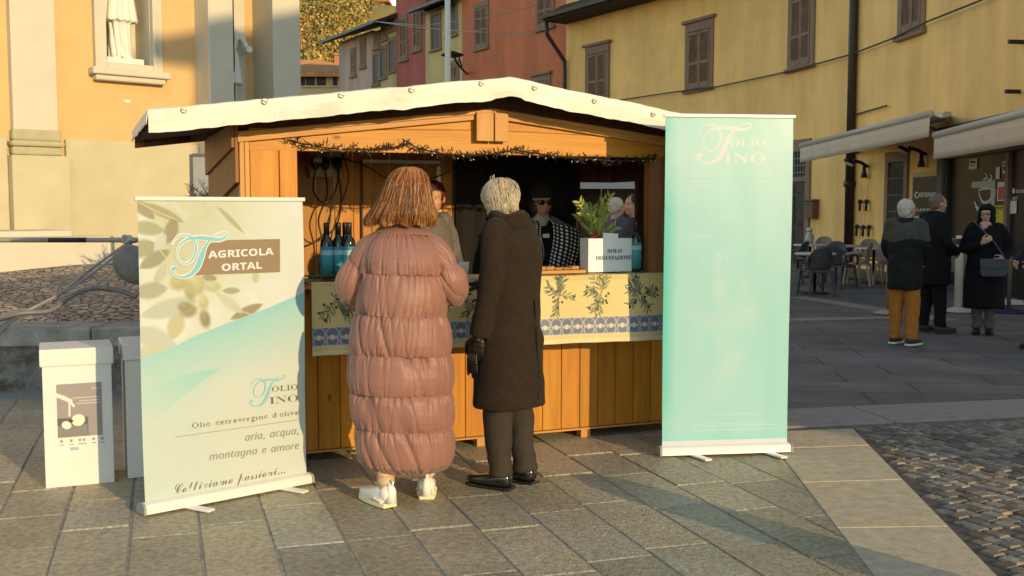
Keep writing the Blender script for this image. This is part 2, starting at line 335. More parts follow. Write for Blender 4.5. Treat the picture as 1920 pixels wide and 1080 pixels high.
# lettering: glyph outlines, filled
GL = {('bshi'[r[0]], r[1]): (r[2], r[3:]) for r in [[0,39,76,[29,153,22,240,54,240,47,153]],
[0,65,218,[-4,0,-4,9,5,11,12,15,18,24,25,37,103,233,112,233,192,43,199,28,206,17,212,11,222,9,222,0,115,0,115,9,135,13,142,23,140,30,136,41,126,66,52,66,39,35,38,33,38,29,37,26,37,24,43,13,62,9,64,9,64,0],[57,80,121,80,88,160]],
[0,68,248,[10,0,10,9,23,11,31,15,36,23,37,37,37,187,35,203,30,213,21,218,7,219,7,228,111,228,139,226,164,220,185,211,203,198,216,182,226,162,232,140,234,114,227,64,204,28,167,7,114,0],[111,12,140,18,160,37,167,52,171,69,174,90,175,115,171,159,159,191,139,210,111,217,101,215,95,212,92,204,91,192,91,36,92,24,95,17,101,13]],
[0,69,221,[7,0,7,8,22,10,31,15,36,24,38,39,38,184,36,202,31,213,22,218,8,219,8,228,199,228,199,160,192,160,184,186,170,203,148,212,116,215,106,215,100,214,96,212,93,208,92,203,91,194,91,123,97,123,116,126,130,134,138,150,144,173,152,173,152,59,144,59,141,77,137,91,130,100,120,107,108,110,93,111,91,111,91,34,93,23,96,17,103,15,115,14,138,15,157,19,172,27,185,37,196,52,206,72,215,72,201,0]],
[0,71,254,[134,-5,116,-4,100,-1,85,3,71,10,47,28,29,51,22,65,18,81,15,97,14,115,15,131,18,147,22,162,29,176,46,200,70,218,83,224,97,229,113,232,129,233,156,230,185,220,189,219,194,218,199,219,203,221,206,226,210,233,219,233,219,154,210,154,202,173,191,189,179,203,165,213,149,219,134,222,107,215,88,195,77,161,73,114,74,89,77,67,83,49,90,34,110,13,138,6,154,8,164,14,169,23,171,36,171,64,170,77,165,85,154,89,138,91,138,99,250,99,250,91,236,89,228,85,224,77,223,64,223,14,201,6,179,0,156,-4]],
[0,73,130,[7,0,7,9,21,11,31,16,36,24,38,38,38,193,36,206,32,214,22,218,7,219,7,228,122,228,122,219,107,218,98,214,93,206,91,193,91,39,92,29,94,22,97,17,103,13,111,10,123,9,123,0]],
[0,76,213,[8,0,8,9,22,11,31,16,36,25,37,40,37,189,36,204,31,212,22,217,8,219,8,228,125,228,125,219,113,219,104,217,98,214,94,208,92,200,91,189,91,41,91,31,93,24,95,19,100,16,107,14,117,14,139,15,157,20,172,28,185,40,195,56,204,77,214,77,201,0]],
[0,77,317,[7,0,7,9,21,11,31,16,36,25,38,40,38,191,37,201,35,208,32,213,26,216,18,218,7,219,7,228,92,228,158,71,225,228,309,228,309,219,295,217,286,212,282,203,280,189,280,43,281,30,282,21,286,15,291,12,298,10,308,9,308,0,198,0,198,9,208,10,216,12,222,16,225,22,227,30,227,42,227,199,144,0,135,0,53,194,53,40,54,24,60,15,70,10,85,9,85,0]],
[0,78,247,[201,-5,53,175,53,39,55,24,59,15,68,11,83,9,83,0,9,0,9,9,19,10,27,12,32,15,36,21,37,29,38,39,38,194,24,210,18,217,14,218,9,219,9,228,78,228,195,84,195,189,195,199,193,207,190,212,184,216,176,218,166,219,166,228,240,228,240,219,225,217,217,212,212,203,211,188,211,-5]],
[0,79,263,[130,-5,106,-3,84,4,64,15,47,29,33,46,22,67,16,89,14,114,16,138,22,161,33,181,47,199,65,213,85,224,108,231,133,233,157,231,179,224,198,213,216,199,230,182,240,162,247,139,249,114,247,89,240,67,230,46,215,29,198,15,177,4,155,-3],[132,6,157,13,175,33,186,67,190,114,189,139,186,160,181,179,174,194,155,215,130,222,105,215,87,195,76,161,73,114,74,89,77,67,82,49,89,34,108,13]],
[0,83,195,[21,-5,21,79,31,79,41,47,56,25,75,12,98,7,115,10,128,18,137,30,139,45,133,65,112,80,81,95,56,110,38,126,28,144,25,166,27,185,34,201,44,215,58,225,74,231,92,233,103,232,115,231,127,228,141,224,146,223,148,222,150,222,157,225,160,233,170,233,170,160,161,160,155,177,147,192,136,205,124,214,111,220,97,222,82,220,70,213,62,203,60,190,62,178,69,168,79,160,94,151,127,136,145,127,159,117,169,106,175,94,178,81,180,66,177,46,169,29,157,15,140,4,120,-3,96,-5,88,-5,79,-4,71,-2,63,0,55,3,49,5,45,6,42,6,38,5,35,4,32,0,31,-5]],
[0,84,212,[46,0,46,9,61,10,71,15,76,25,78,40,78,217,75,217,51,213,33,202,20,183,14,159,5,159,5,228,205,228,205,158,197,158,191,184,178,202,160,213,134,217,132,217,132,40,133,25,138,15,148,10,164,9,164,0]],
[0,85,246,[124,-6,102,-5,84,-1,69,5,57,14,48,26,42,40,38,58,37,78,37,189,35,203,30,212,22,217,7,219,7,228,120,228,120,219,109,218,101,216,96,213,93,208,91,200,90,189,90,70,93,44,102,26,116,15,137,11,163,15,181,28,192,50,196,80,196,189,195,203,190,212,180,217,164,219,164,228,237,228,237,219,224,216,216,211,213,202,211,189,211,91,210,66,206,46,199,29,190,16,178,6,163,-1,145,-5]],
[0,90,221,[10,0,10,5,138,215,107,215,87,214,71,210,58,203,47,193,38,178,31,158,22,158,29,228,203,228,203,222,77,14,120,14,151,18,175,31,192,51,203,82,212,82,203,0]],
[0,97,172,[127,-5,108,1,100,17,76,1,48,-4,32,-2,20,6,13,17,10,32,15,52,32,68,44,75,59,82,78,89,99,95,99,121,98,133,93,141,85,146,74,148,58,145,52,137,53,134,57,128,60,122,61,116,60,107,55,101,48,97,39,95,29,97,22,102,18,109,16,118,19,129,25,139,34,147,47,154,63,158,81,159,112,156,132,146,143,129,146,105,146,31,147,24,147,20,149,18,152,17,156,18,160,21,165,14,147,0],[76,17,81,18,87,20,93,25,99,32,99,85,69,69,59,42,63,23]],
[0,100,185,[70,-5,53,-2,39,5,27,17,17,33,12,52,10,74,12,98,18,119,28,136,41,149,56,157,73,159,94,154,111,140,111,200,110,209,106,215,99,218,88,220,88,228,160,228,160,38,160,27,162,20,167,16,177,14,177,5,162,5,147,3,130,0,111,-5,111,19,94,1],[86,14,93,16,101,21,107,28,111,38,111,121,109,129,103,135,96,139,87,140,74,136,65,125,60,105,59,77,60,49,65,29,73,18]],
[0,101,151,[77,-5,59,-2,42,5,29,18,18,34,12,55,10,79,12,101,19,120,30,136,43,149,60,157,79,159,104,154,124,140,137,117,141,87,141,83,58,83,61,56,69,37,82,25,100,21,118,27,135,43,142,36,129,18,114,5,96,-2],[58,96,101,96,101,107,100,126,97,139,90,146,81,148,64,137,58,102]],
[0,103,164,[73,-70,44,-68,24,-61,11,-50,7,-37,14,-23,34,-13,17,0,12,15,14,27,21,37,33,46,51,55,34,64,21,75,14,89,11,106,13,121,20,134,30,144,44,152,60,157,79,159,98,157,117,152,158,152,158,134,134,134,143,119,146,102,144,88,138,76,129,65,117,58,102,53,86,51,82,51,78,52,75,52,71,52,63,51,56,47,52,42,50,36,55,27,71,25,88,25,111,23,129,20,143,15,151,6,156,-5,158,-18,152,-40,136,-56,124,-62,110,-67,92,-69],[79,62,89,65,95,73,99,86,100,105,99,125,95,138,89,146,79,148,69,146,62,138,58,125,57,105,58,86,62,73,69,65],[80,-58,119,-52,132,-33,130,-25,125,-21,116,-18,102,-17,48,-17,40,-26,37,-36,39,-45,47,-52,61,-56]],
[0,105,99,[50,181,41,183,32,188,27,196,25,206,27,216,32,224,41,230,50,232,60,230,68,224,74,216,76,206,74,196,68,188,60,183],[9,0,9,8,18,10,23,13,25,19,26,28,26,126,25,136,23,142,19,145,10,147,10,155,74,155,74,28,75,19,77,13,82,10,90,8,90,0]],
[0,108,100,[9,0,9,8,18,10,23,13,25,19,26,28,26,199,26,208,24,215,19,218,10,220,10,228,74,228,74,28,75,19,77,13,82,10,90,8,90,0]],
[0,110,191,[9,0,9,8,17,9,22,13,25,19,26,28,26,127,25,136,23,142,18,146,9,147,9,155,74,155,74,134,95,153,122,159,141,156,154,146,162,129,165,106,165,28,166,19,169,13,174,9,182,8,182,0,101,0,101,8,103,8,114,13,118,28,118,108,117,120,115,129,110,134,101,136,87,131,74,118,74,28,75,19,77,13,82,9,90,8,90,0]],
[0,111,168,[84,-5,63,-2,45,6,30,18,19,35,12,55,9,77,12,99,19,119,30,136,45,149,63,157,84,159,105,157,123,149,138,136,149,120,156,100,158,77,156,54,149,34,138,18,123,5,105,-2],[84,6,96,9,104,19,107,28,109,41,110,57,110,77,108,114,104,135,96,146,84,149,72,146,64,135,60,114,58,77,59,57,60,41,62,28,64,19,72,9]],
[0,112,186,[9,-70,9,-62,15,-61,20,-59,23,-55,25,-50,26,-43,26,-32,26,122,25,134,23,142,18,145,10,147,10,155,72,155,72,131,90,152,115,160,132,157,146,149,158,137,167,121,173,102,175,80,173,57,167,36,158,19,146,6,131,-2,113,-5,91,0,74,16,74,-29,74,-41,76,-49,79,-55,83,-59,90,-61,99,-61,99,-70],[98,14,111,18,120,30,125,50,126,77,125,104,121,124,113,135,99,139,85,134,74,118,74,34,84,19]],
[0,114,144,[9,0,9,8,18,10,23,13,25,19,26,28,26,126,25,136,23,143,18,146,10,147,10,155,73,155,73,126,82,140,94,151,105,157,117,159,129,157,138,152,143,144,145,133,143,124,139,117,132,113,124,111,116,112,111,115,107,120,103,125,99,129,94,130,87,128,81,121,76,110,75,96,75,28,76,18,79,13,87,10,99,8,99,0]],
[0,116,114,[62,-5,44,-2,33,5,26,18,24,36,24,139,10,139,10,150,29,168,44,185,56,199,64,212,72,212,72,155,104,155,104,139,72,139,72,41,73,32,75,25,78,21,84,20,95,24,103,37,111,33,102,16,91,5,78,-2]],
[0,118,153,[71,-5,19,124,15,133,11,141,6,145,-1,147,-1,155,82,155,82,147,78,147,68,145,64,138,65,136,65,134,92,61,118,126,120,132,121,136,116,144,102,147,102,155,152,155,152,147,144,144,139,139,135,132,130,122,80,-5]],
[0,120,160,[2,0,2,7,17,15,31,28,61,68,21,132,12,142,2,147,2,155,84,155,84,147,74,145,70,140,71,136,75,130,92,103,112,128,116,134,117,139,116,143,113,145,109,146,100,147,100,155,155,155,155,148,141,141,127,127,99,92,146,18,149,14,151,11,155,9,160,8,160,0,78,0,78,8,84,8,89,10,92,12,93,15,91,21,87,30,69,57,49,31,44,23,42,17,46,10,57,7,59,7,59,0]],
[2,65,231,[0,0,85,241,147,241,232,0,177,0,160,57,72,57,55,0],[85,100,147,100,130,155,125,170,120,188,118,196,116,203,114,196,111,187,106,168,104,160,102,155]],
[2,67,213,[127,-3,110,-2,94,0,79,5,66,12,45,30,31,55,26,69,22,85,20,102,19,120,20,137,23,154,27,169,33,184,49,209,71,227,84,234,99,239,115,242,132,243,150,242,168,239,185,233,202,226,186,185,172,191,159,196,145,200,132,201,106,195,87,179,81,167,76,153,73,137,72,119,73,101,75,85,80,72,86,60,105,44,132,39,147,40,161,42,177,46,193,52,193,9,177,4,162,0,145,-3]],
[2,69,188,[30,0,30,240,168,240,168,198,81,198,81,145,162,145,162,104,81,104,81,42,168,42,168,0]],
[2,70,184,[30,0,30,240,168,240,168,198,80,198,80,136,162,136,162,95,80,95,80,0]],
[2,71,243,[131,-3,106,-1,83,5,64,14,48,28,36,46,27,67,21,92,19,120,20,138,23,155,28,171,34,185,42,198,52,210,63,220,77,228,91,235,108,239,125,242,145,243,164,242,182,239,200,234,216,228,199,188,187,193,174,197,160,200,144,201,124,198,106,191,92,179,81,162,74,142,72,119,73,97,78,78,86,61,98,49,114,42,134,39,144,39,153,40,160,41,167,42,167,92,121,92,121,135,216,135,216,10,197,5,177,0,155,-2]],
[2,73,130,[11,0,11,29,40,42,40,197,11,211,11,240,120,240,120,211,91,197,91,42,120,29,120,0]],
[2,76,189,[30,0,30,240,81,240,81,42,178,42,178,0]],
[2,78,273,[30,0,30,240,94,240,198,60,199,60,198,93,197,110,197,126,197,240,243,240,243,0,178,0,74,181,73,181,74,164,75,147,75,130,76,113,76,0]],
[2,79,267,[134,-3,115,-2,98,1,83,5,69,12,47,31,32,55,26,70,23,86,20,103,19,121,20,139,23,155,26,171,32,185,47,210,69,228,83,235,98,240,115,242,134,243,153,242,169,240,185,235,198,228,220,210,236,185,241,171,245,155,247,138,248,120,247,102,245,85,241,70,236,55,220,31,198,12,185,5,169,1,152,-2],[134,39,162,45,180,61,186,73,191,87,194,102,194,120,194,138,191,154,186,168,180,180,162,196,134,201,106,196,87,180,81,168,76,154,74,138,73,120,74,102,76,87,81,73,87,61,106,45]],
[2,80,210,[30,0,30,240,107,240,128,239,147,235,162,229,174,220,190,196,196,165,194,145,187,126,175,109,158,96,134,88,103,85,81,85,81,0],[81,127,98,127,117,129,132,135,141,147,144,163,134,189,104,198,81,198]],
[2,82,221,[30,0,30,240,100,240,123,239,143,235,159,230,172,222,190,200,196,168,194,152,190,139,182,128,173,118,162,111,151,104,222,0,165,0,108,92,81,92,81,0],[81,133,97,133,119,135,133,142,142,152,144,167,141,181,133,191,118,196,96,198,81,198]],
[2,83,185,[83,-3,65,-2,47,0,31,5,15,11,15,58,33,51,51,45,69,40,87,39,103,40,114,46,120,54,122,64,119,76,108,86,93,95,75,103,66,108,57,113,48,119,38,127,30,136,24,147,20,160,18,175,24,204,40,225,52,233,66,239,82,242,99,243,118,242,135,239,152,233,171,226,154,187,139,193,125,197,111,200,98,201,85,199,76,194,70,186,68,177,71,165,79,156,93,148,113,138,130,130,145,120,156,110,165,98,170,84,172,66,166,38,149,16,136,7,121,1,103,-2]],
[2,84,194,[72,0,72,197,7,197,7,240,188,240,188,197,123,197,123,0]],
[3,44,90,[14,-43,19,-23,23,-1,28,20,31,39,62,39,64,35,59,17,52,-4,44,-24,36,-43]],
[3,97,191,[65,-3,45,1,30,12,20,32,16,58,18,83,23,106,31,127,41,146,54,161,69,173,86,181,104,183,121,181,133,174,143,164,150,152,151,152,162,180,185,180,146,0,123,0,127,33,126,33,113,19,99,8,83,-1],[75,21,87,23,99,30,110,41,120,55,129,71,135,89,138,99,139,107,139,115,140,123,138,137,131,148,121,156,107,158,95,156,83,150,73,141,64,128,56,113,51,95,47,77,46,57,48,42,54,30,63,23]],
[3,99,152,[83,-3,56,1,35,13,21,34,16,64,18,87,23,110,31,130,41,148,55,162,71,174,90,181,110,183,122,183,134,181,145,178,155,175,146,150,139,153,130,156,121,158,110,158,93,155,77,146,64,130,54,111,48,89,46,64,49,46,57,32,69,24,86,21,97,22,108,25,119,28,129,32,129,7,119,3,108,0,96,-3]],
[3,101,168,[81,-3,54,1,33,15,20,36,16,64,18,86,22,107,30,127,40,145,53,161,69,173,86,181,106,183,128,181,145,172,154,159,157,141,155,125,147,109,133,96,112,86,100,83,86,80,70,78,52,78,47,78,46,75,46,72,46,68,46,65,49,47,56,33,69,24,87,21,99,22,111,25,123,29,136,35,136,10,123,5,111,0,97,-2],[51,102,53,102,73,103,91,105,106,110,118,117,126,127,129,139,127,147,123,153,115,157,104,159,89,155,73,144,60,126]],
[3,103,194,[62,-81,47,-80,32,-77,19,-74,8,-69,8,-42,19,-47,32,-52,47,-55,61,-56,80,-54,96,-46,107,-33,115,-12,118,0,122,19,126,33,125,33,112,19,99,8,83,-1,65,-3,45,1,30,12,20,32,16,58,18,82,22,105,30,126,40,145,53,161,68,173,85,181,104,183,121,181,134,174,143,164,150,152,151,152,163,180,185,180,144,-10,139,-28,133,-43,125,-55,115,-64,92,-77],[75,21,86,23,98,30,109,39,119,52,127,67,134,85,138,103,140,122,138,137,132,148,122,156,107,158,94,156,82,150,72,140,63,127,56,112,51,94,47,76,46,57,53,30]],
[3,105,87,[72,210,65,211,60,214,57,219,55,226,57,234,61,241,67,246,75,247,87,243,91,232,89,223,85,216,78,211],[9,0,48,180,77,180,39,0]],
[3,109,294,[9,0,48,180,72,180,68,147,70,147,76,155,84,164,93,171,103,178,115,182,128,183,144,181,156,173,164,160,168,143,170,143,177,153,186,163,195,171,206,177,218,182,231,183,250,180,264,172,272,158,275,139,275,131,274,124,273,117,271,109,248,0,218,0,242,113,244,120,245,126,245,131,245,136,244,145,240,152,233,157,223,158,212,156,200,150,188,140,177,125,167,106,161,81,143,0,114,0,138,113,140,126,141,135,139,145,136,152,129,157,119,158,108,157,96,151,84,140,73,125,63,104,55,78,39,0]],
[3,110,194,[8,-1,47,181,73,181,69,148,76,156,84,165,94,172,104,179,117,183,130,184,150,181,164,172,174,158,177,139,176,131,175,123,174,116,173,109,149,-1,118,-1,142,113,143,120,144,126,145,131,145,136,139,152,122,157,111,156,98,150,86,139,74,124,64,104,56,77,40,-1]],
[3,111,189,[83,-3,55,2,34,16,21,38,16,66,18,87,22,108,29,127,39,145,51,160,67,172,85,180,106,182,134,178,155,164,169,142,173,113,172,92,168,72,160,52,151,35,138,19,123,8,104,0],[85,22,100,25,114,33,126,47,135,65,141,89,143,116,142,126,140,136,135,145,128,152,119,156,106,158,89,155,74,145,62,131,53,112,48,90,46,65,49,47,56,33,69,25]],
[3,113,194,[100,-81,116,-4,118,2,120,10,124,25,125,31,126,33,125,33,112,19,99,8,83,-1,65,-3,45,1,30,12,20,31,16,58,18,82,22,105,30,126,40,145,53,161,68,173,85,181,105,183,121,181,133,174,143,164,150,152,151,152,163,180,185,180,129,-81],[75,21,86,23,97,30,108,39,118,52,127,67,134,85,138,103,140,122,138,136,132,148,122,156,107,158,94,156,82,150,72,140,63,127,56,112,51,94,47,76,46,57,53,30]],
[3,114,134,[9,0,48,180,72,180,68,147,70,147,77,156,85,164,93,172,102,178,113,182,125,183,129,183,134,183,139,182,144,181,138,154,129,156,121,156,105,154,91,145,79,133,69,117,61,100,56,82,39,0]],
[3,116,112,[62,-3,45,-1,32,5,22,17,19,36,19,41,20,47,21,53,22,60,43,157,15,157,17,171,48,184,69,221,86,221,77,180,122,180,118,157,73,157,52,59,51,55,50,50,49,44,49,39,50,32,53,26,58,22,66,21,72,21,78,22,84,23,90,25,90,3,85,1,78,-1,70,-3]],
[3,117,194,[63,-3,45,-1,31,8,22,22,18,41,19,49,20,56,22,70,46,180,76,180,51,67,49,54,48,44,50,35,54,27,61,23,72,21,84,23,97,29,109,40,121,55,132,76,139,102,155,180,185,180,146,0,122,0,126,33,124,33,117,25,109,17,100,9,89,2,77,-2]],
[1,46,90,[45,-5,37,-3,30,1,26,8,24,18,26,29,30,36,37,39,45,41,53,39,60,36,64,29,66,18,64,8,60,1,53,-3]],
[1,67,234,[148,-2,130,0,113,5,99,14,89,25,82,38,80,54,81,66,86,80,68,86,55,95,48,108,45,125,49,146,60,166,79,184,102,198,129,207,156,210,171,209,176,205,173,202,165,200,147,198,129,192,112,183,97,171,85,157,75,143,69,128,66,115,72,97,89,88,99,105,112,123,127,140,144,156,161,170,179,183,197,194,214,202,230,207,244,209,258,208,268,203,274,195,276,184,274,174,268,163,260,151,248,139,234,127,217,115,199,104,180,95,159,88,138,84,125,57,121,35,128,14,149,7,162,8,175,11,186,16,197,23,206,31,214,40,218,49,220,57,218,68,213,74,207,78,198,80,189,78,181,74,173,68,168,61,166,57,164,52,163,47,162,42,160,33,156,31,153,31,150,34,148,38,147,44,149,56,154,67,162,76,172,83,184,87,197,88,211,86,221,80,227,71,229,58,228,47,222,35,214,25,203,16,190,9,177,3,163,-1],[144,93,159,97,174,104,189,113,204,123,218,135,230,147,240,160,248,172,253,183,255,193,253,199,247,201,229,194,203,171,188,154,174,136,159,115]],
[1,97,178,[105,-2,97,-1,90,4,85,11,84,20,64,4,42,-2,28,0,17,6,10,16,8,29,10,42,16,55,25,67,36,79,50,89,64,97,79,102,94,103,109,100,117,89,124,102,161,103,130,40,126,31,123,25,121,21,121,18,121,16,124,15,127,16,132,19,138,23,144,28,150,33,155,38,162,31,146,17,131,6,117,0],[49,6,60,10,73,20,86,36,98,54,107,72,110,82,109,87,107,90,103,93,98,94,93,93,86,88,78,81,70,73,63,63,56,52,50,41,45,31,42,22,41,13,42,11,44,9,46,7]],
[1,105,116,[92,122,85,123,80,125,76,130,75,136,76,143,81,149,88,153,96,155,103,154,108,151,112,146,113,140,111,133,107,127,100,123],[97,31,87,21,78,13,70,7,64,3,54,-1,43,-2,24,3,17,20,19,28,24,40,31,55,42,74,38,70,34,65,29,61,25,57,18,63,22,67,27,72,34,79,41,86,48,93,54,100,101,103,66,42,56,22,53,13,53,11,54,10,60,12,67,16,77,25,91,38]],
[1,108,141,[102,31,86,16,73,6,61,0,47,-2,37,-1,28,4,22,12,20,22,23,38,33,60,39,71,31,62,25,57,17,62,30,73,41,85,51,97,60,110,110,192,151,197,79,65,68,46,60,32,56,23,54,16,56,12,59,10,64,12,71,17,82,25,95,38]],
[1,109,269,[-1,-3,23,31,39,55,49,70,52,77,51,78,50,79,47,78,43,74,36,67,26,57,19,63,35,79,49,92,61,100,74,103,84,97,88,81,87,74,85,66,102,82,116,94,129,101,141,103,148,102,153,98,157,90,158,81,158,74,156,66,173,82,188,94,201,101,213,103,223,102,231,97,236,88,238,77,236,64,230,51,222,39,214,28,208,20,206,14,206,11,208,10,212,12,219,17,230,25,243,38,250,31,240,22,232,15,225,9,220,6,215,3,209,0,204,-1,199,-2,189,0,181,6,176,14,175,26,175,33,177,39,180,46,184,53,190,61,198,71,208,83,211,90,210,92,209,92,197,87,179,71,169,58,156,42,142,23,126,0,76,-3,107,42,117,58,123,67,127,74,130,80,131,84,132,86,131,88,129,89,118,84,101,67,78,39,50,0]],
[1,110,194,[-1,-3,23,31,39,55,49,70,52,77,51,78,50,79,47,78,43,74,36,67,26,57,19,63,35,79,49,92,61,100,74,103,84,97,87,80,87,74,85,66,102,82,117,94,130,101,142,103,152,102,159,96,164,87,166,75,165,68,161,59,156,51,150,42,144,34,138,28,133,20,131,14,131,11,133,10,137,12,144,17,154,25,168,38,175,31,165,22,157,15,150,9,145,6,139,3,134,0,129,-1,124,-2,114,0,106,6,101,14,99,26,100,34,102,42,108,52,120,66,139,88,139,89,140,89,140,90,140,92,138,92,126,87,106,71,94,58,81,42,66,23,50,0]],
[1,111,150,[46,-2,31,0,19,7,11,18,9,32,11,44,16,57,25,69,37,80,50,89,65,97,79,102,94,103,109,101,119,96,126,86,128,73,127,61,123,51,115,40,105,28,111,30,117,33,123,37,129,42,135,34,124,25,112,19,100,15,88,13,67,2],[53,8,61,10,70,16,69,18,69,21,70,26,74,31,80,34,88,36,104,61,109,83,107,90,101,93,94,90,84,81,78,75,72,67,66,58,60,49,55,39,51,30,49,23,48,17,49,10]],
[1,112,182,[18,63,30,73,39,82,46,92,54,105,71,133,82,153,96,178,137,182,85,84,105,98,124,103,133,101,140,96,145,88,147,79,145,66,141,55,133,43,124,31,116,19,113,12,114,10,116,9,122,11,131,17,143,26,155,38,162,31,144,15,131,5,120,-1,109,-2,99,0,90,5,84,14,82,25,84,35,91,47,100,60,111,73,120,83,123,90,122,92,119,93,111,91,101,84,90,75,79,62,68,47,58,31,-8,-91,-50,-95,39,70,35,66,32,63,28,60,24,57]],
[1,115,118,[103,35,88,21,75,11,64,4,54,0,44,-2,34,-3,20,-1,10,5,4,12,2,21,3,27,6,32,11,36,18,37,24,36,28,33,31,29,32,24,31,19,28,15,24,12,20,11,18,11,17,11,21,8,26,7,37,12,46,25,50,35,52,46,54,58,54,72,54,78,54,81,54,84,50,81,46,77,35,67,24,57,18,63,34,78,44,88,56,100,58,102,60,105,65,111,70,113,74,112,76,108,75,105,73,102,71,99,70,95,71,92,73,88,84,68,88,49,86,37,80,28,89,35,97,42]],
[1,116,149,[18,63,29,74,38,83,47,93,55,102,62,113,70,126,107,188,150,190,125,147,148,147,145,137,118,137,106,116,94,96,83,77,73,58,63,40,56,28,53,19,52,14,53,11,55,10,62,12,70,16,81,25,95,38,101,31,86,17,72,7,58,0,44,-2,33,0,26,5,21,12,19,22,20,29,22,37,25,43,29,51,34,61,42,74,32,64,24,57]],
[1,118,159,[56,-2,40,0,29,5,22,13,19,25,25,45,41,69,44,73,45,77,45,78,43,79,41,78,39,76,34,71,26,63,21,69,25,74,30,79,35,84,41,89,46,93,51,97,56,100,61,102,65,103,69,103,78,99,81,84,81,77,79,69,77,64,74,58,70,51,66,44,62,38,59,32,56,28,54,25,53,23,52,20,51,18,50,15,52,11,58,9,80,14,100,29,98,32,94,37,91,44,90,53,92,65,96,76,102,87,109,96,117,101,126,103,133,102,139,98,142,91,143,83,137,58,119,33,124,34,131,37,138,42,144,48,150,42,141,34,133,28,124,25,112,24,110,24,96,12,83,4,70,0],[108,35,117,44,124,55,129,65,130,75,129,80,124,81,118,80,113,77,109,72,105,66,102,59,101,52,102,46,104,41,106,37]]]}
def glyph(k):
    adv, loops = GL[(k[0], ord(k[1]))]
    return adv / 500, [[(c[i] / 500, c[i + 1] / 500) for i in range(0, len(c), 2)] for c in loops]
def fillcurve(name, loops, thick=.0006, off=0):
    cu = bpy.data.curves.new(name, 'CURVE'); cu.dimensions = '2D'; cu.fill_mode = 'BOTH'; cu.extrude = thick; cu.offset = off
    for lp in loops:
        s = cu.splines.new('POLY'); s.points.add(len(lp) - 1)
        for i, (x, y) in enumerate(lp): s.points[i].co = (x, y, 0, 1)
        s.use_cyclic_u = True
    o = bpy.data.objects.new('tmp', cu); C.objects.link(o); bpy.context.view_layer.update()
    me = bpy.data.meshes.new_from_object(o.evaluated_get(bpy.context.evaluated_depsgraph_get()))
    bpy.data.objects.remove(o); bpy.data.curves.remove(cu); me.materials.clear()
    return me
def text(name, s, style, x, z, size, mt, parent, y=-.003, align='L', width=None, off=0, space=1.0, shear=0, slope=0, conf=None):
    """letters on the plane y of parent's local frame, x right, z up"""
    loops = []; cx = 0
    for ch in s:
        if ch == ' ': cx += .27; continue
        adv, gl = glyph(style + ch)
        loops += [[(px + cx + pz * shear, pz) for px, pz in lp] for lp in gl]; cx += adv * space
    k = size; kx = size if width is None else width / cx
    x0 = x - (cx * kx if align == 'R' else cx * kx / 2 if align == 'C' else 0)
    loops = [[(px * kx, pz * k + px * kx * slope) for px, pz in lp] for lp in loops]
    me = fillcurve(name, loops, .0005, off); me.materials.append(mt)
    if conf is not None:
        q = np.empty(len(me.vertices) * 3); me.vertices.foreach_get('co', q); q = q.reshape(-1, 3); q[:, 2] -= conf(q[:, 0] + x0, q[:, 1] + z); me.vertices.foreach_set('co', q.ravel())
    o = link(name, me, parent); o.location = (x0, y, z); o.rotation_euler = (math.pi / 2, 0, 0)
    return o
def ribbon(pts, wid, n=8):
    """smooth tapered stroke outline in 2D"""
    pts = [Vector((p[0], p[1], 0)) for p in pts]; k = len(pts); S = []; Wd = []
    for i in range(k - 1):
        p0, p1, p2, p3 = pts[max(i - 1, 0)], pts[i], pts[i + 1], pts[min(i + 2, k - 1)]
        for j in range(n):
            t = j / n
            S.append(.5 * ((2 * p1) + (p2 - p0) * t + (2 * p0 - 5 * p1 + 4 * p2 - p3) * t * t + (3 * p1 - p0 - 3 * p2 + p3) * t ** 3)); Wd.append(wid[i] * (1 - t) + wid[i + 1] * t)
    S.append(pts[-1]); Wd.append(wid[-1]); return S, Wd
def strokes(name, lst, mt, parent, y, thick=.0006, conf=None):
    mb = MB()
    for q, (pts, wid) in enumerate(lst):
        S, Wd = ribbon(pts, wid); vs = []; yy = y - q * .0004
        for i, p in enumerate(S):
            d = S[min(i + 1, len(S) - 1)] - S[max(i - 1, 0)]; d.normalize(); nn = Vector((-d.y, d.x, 0)) * Wd[i] / 2
            for e_ in (p + nn, p - nn): vs.append((e_.x, yy + (conf(e_.x, e_.y) if conf else 0), e_.y))
        mb.add(vs, [(2 * i, 2 * i + 1, 2 * i + 3, 2 * i + 2) for i in range(len(S) - 1)])
    return mb.build(name, mt, parent)

# ================================================================== SETTING
RZ = lambda a: Matrix.Rotation(a, 4, 'Z')
def frame(p, a, n):
    """local (along, out, up) -> world"""
    a = Vector(a).normalized(); n = Vector(n).normalized()
    M = Matrix((a, n, Vector((0, 0, 1)))).transposed().to_4x4(); M.translation = Vector(p); return M

# ---- ground
m_base = mat('ground earth', (.07, .065, .06), .9, .2, 3, bump=.3)
MB().add([(-900, -300, -.06), (900, -300, -.06), (900, 1500, -.06), (-900, 1500, -.06)], [(0, 1, 2, 3)]).build('ground', m_base)
tag(bpy.data.objects['ground'], kind='structure')

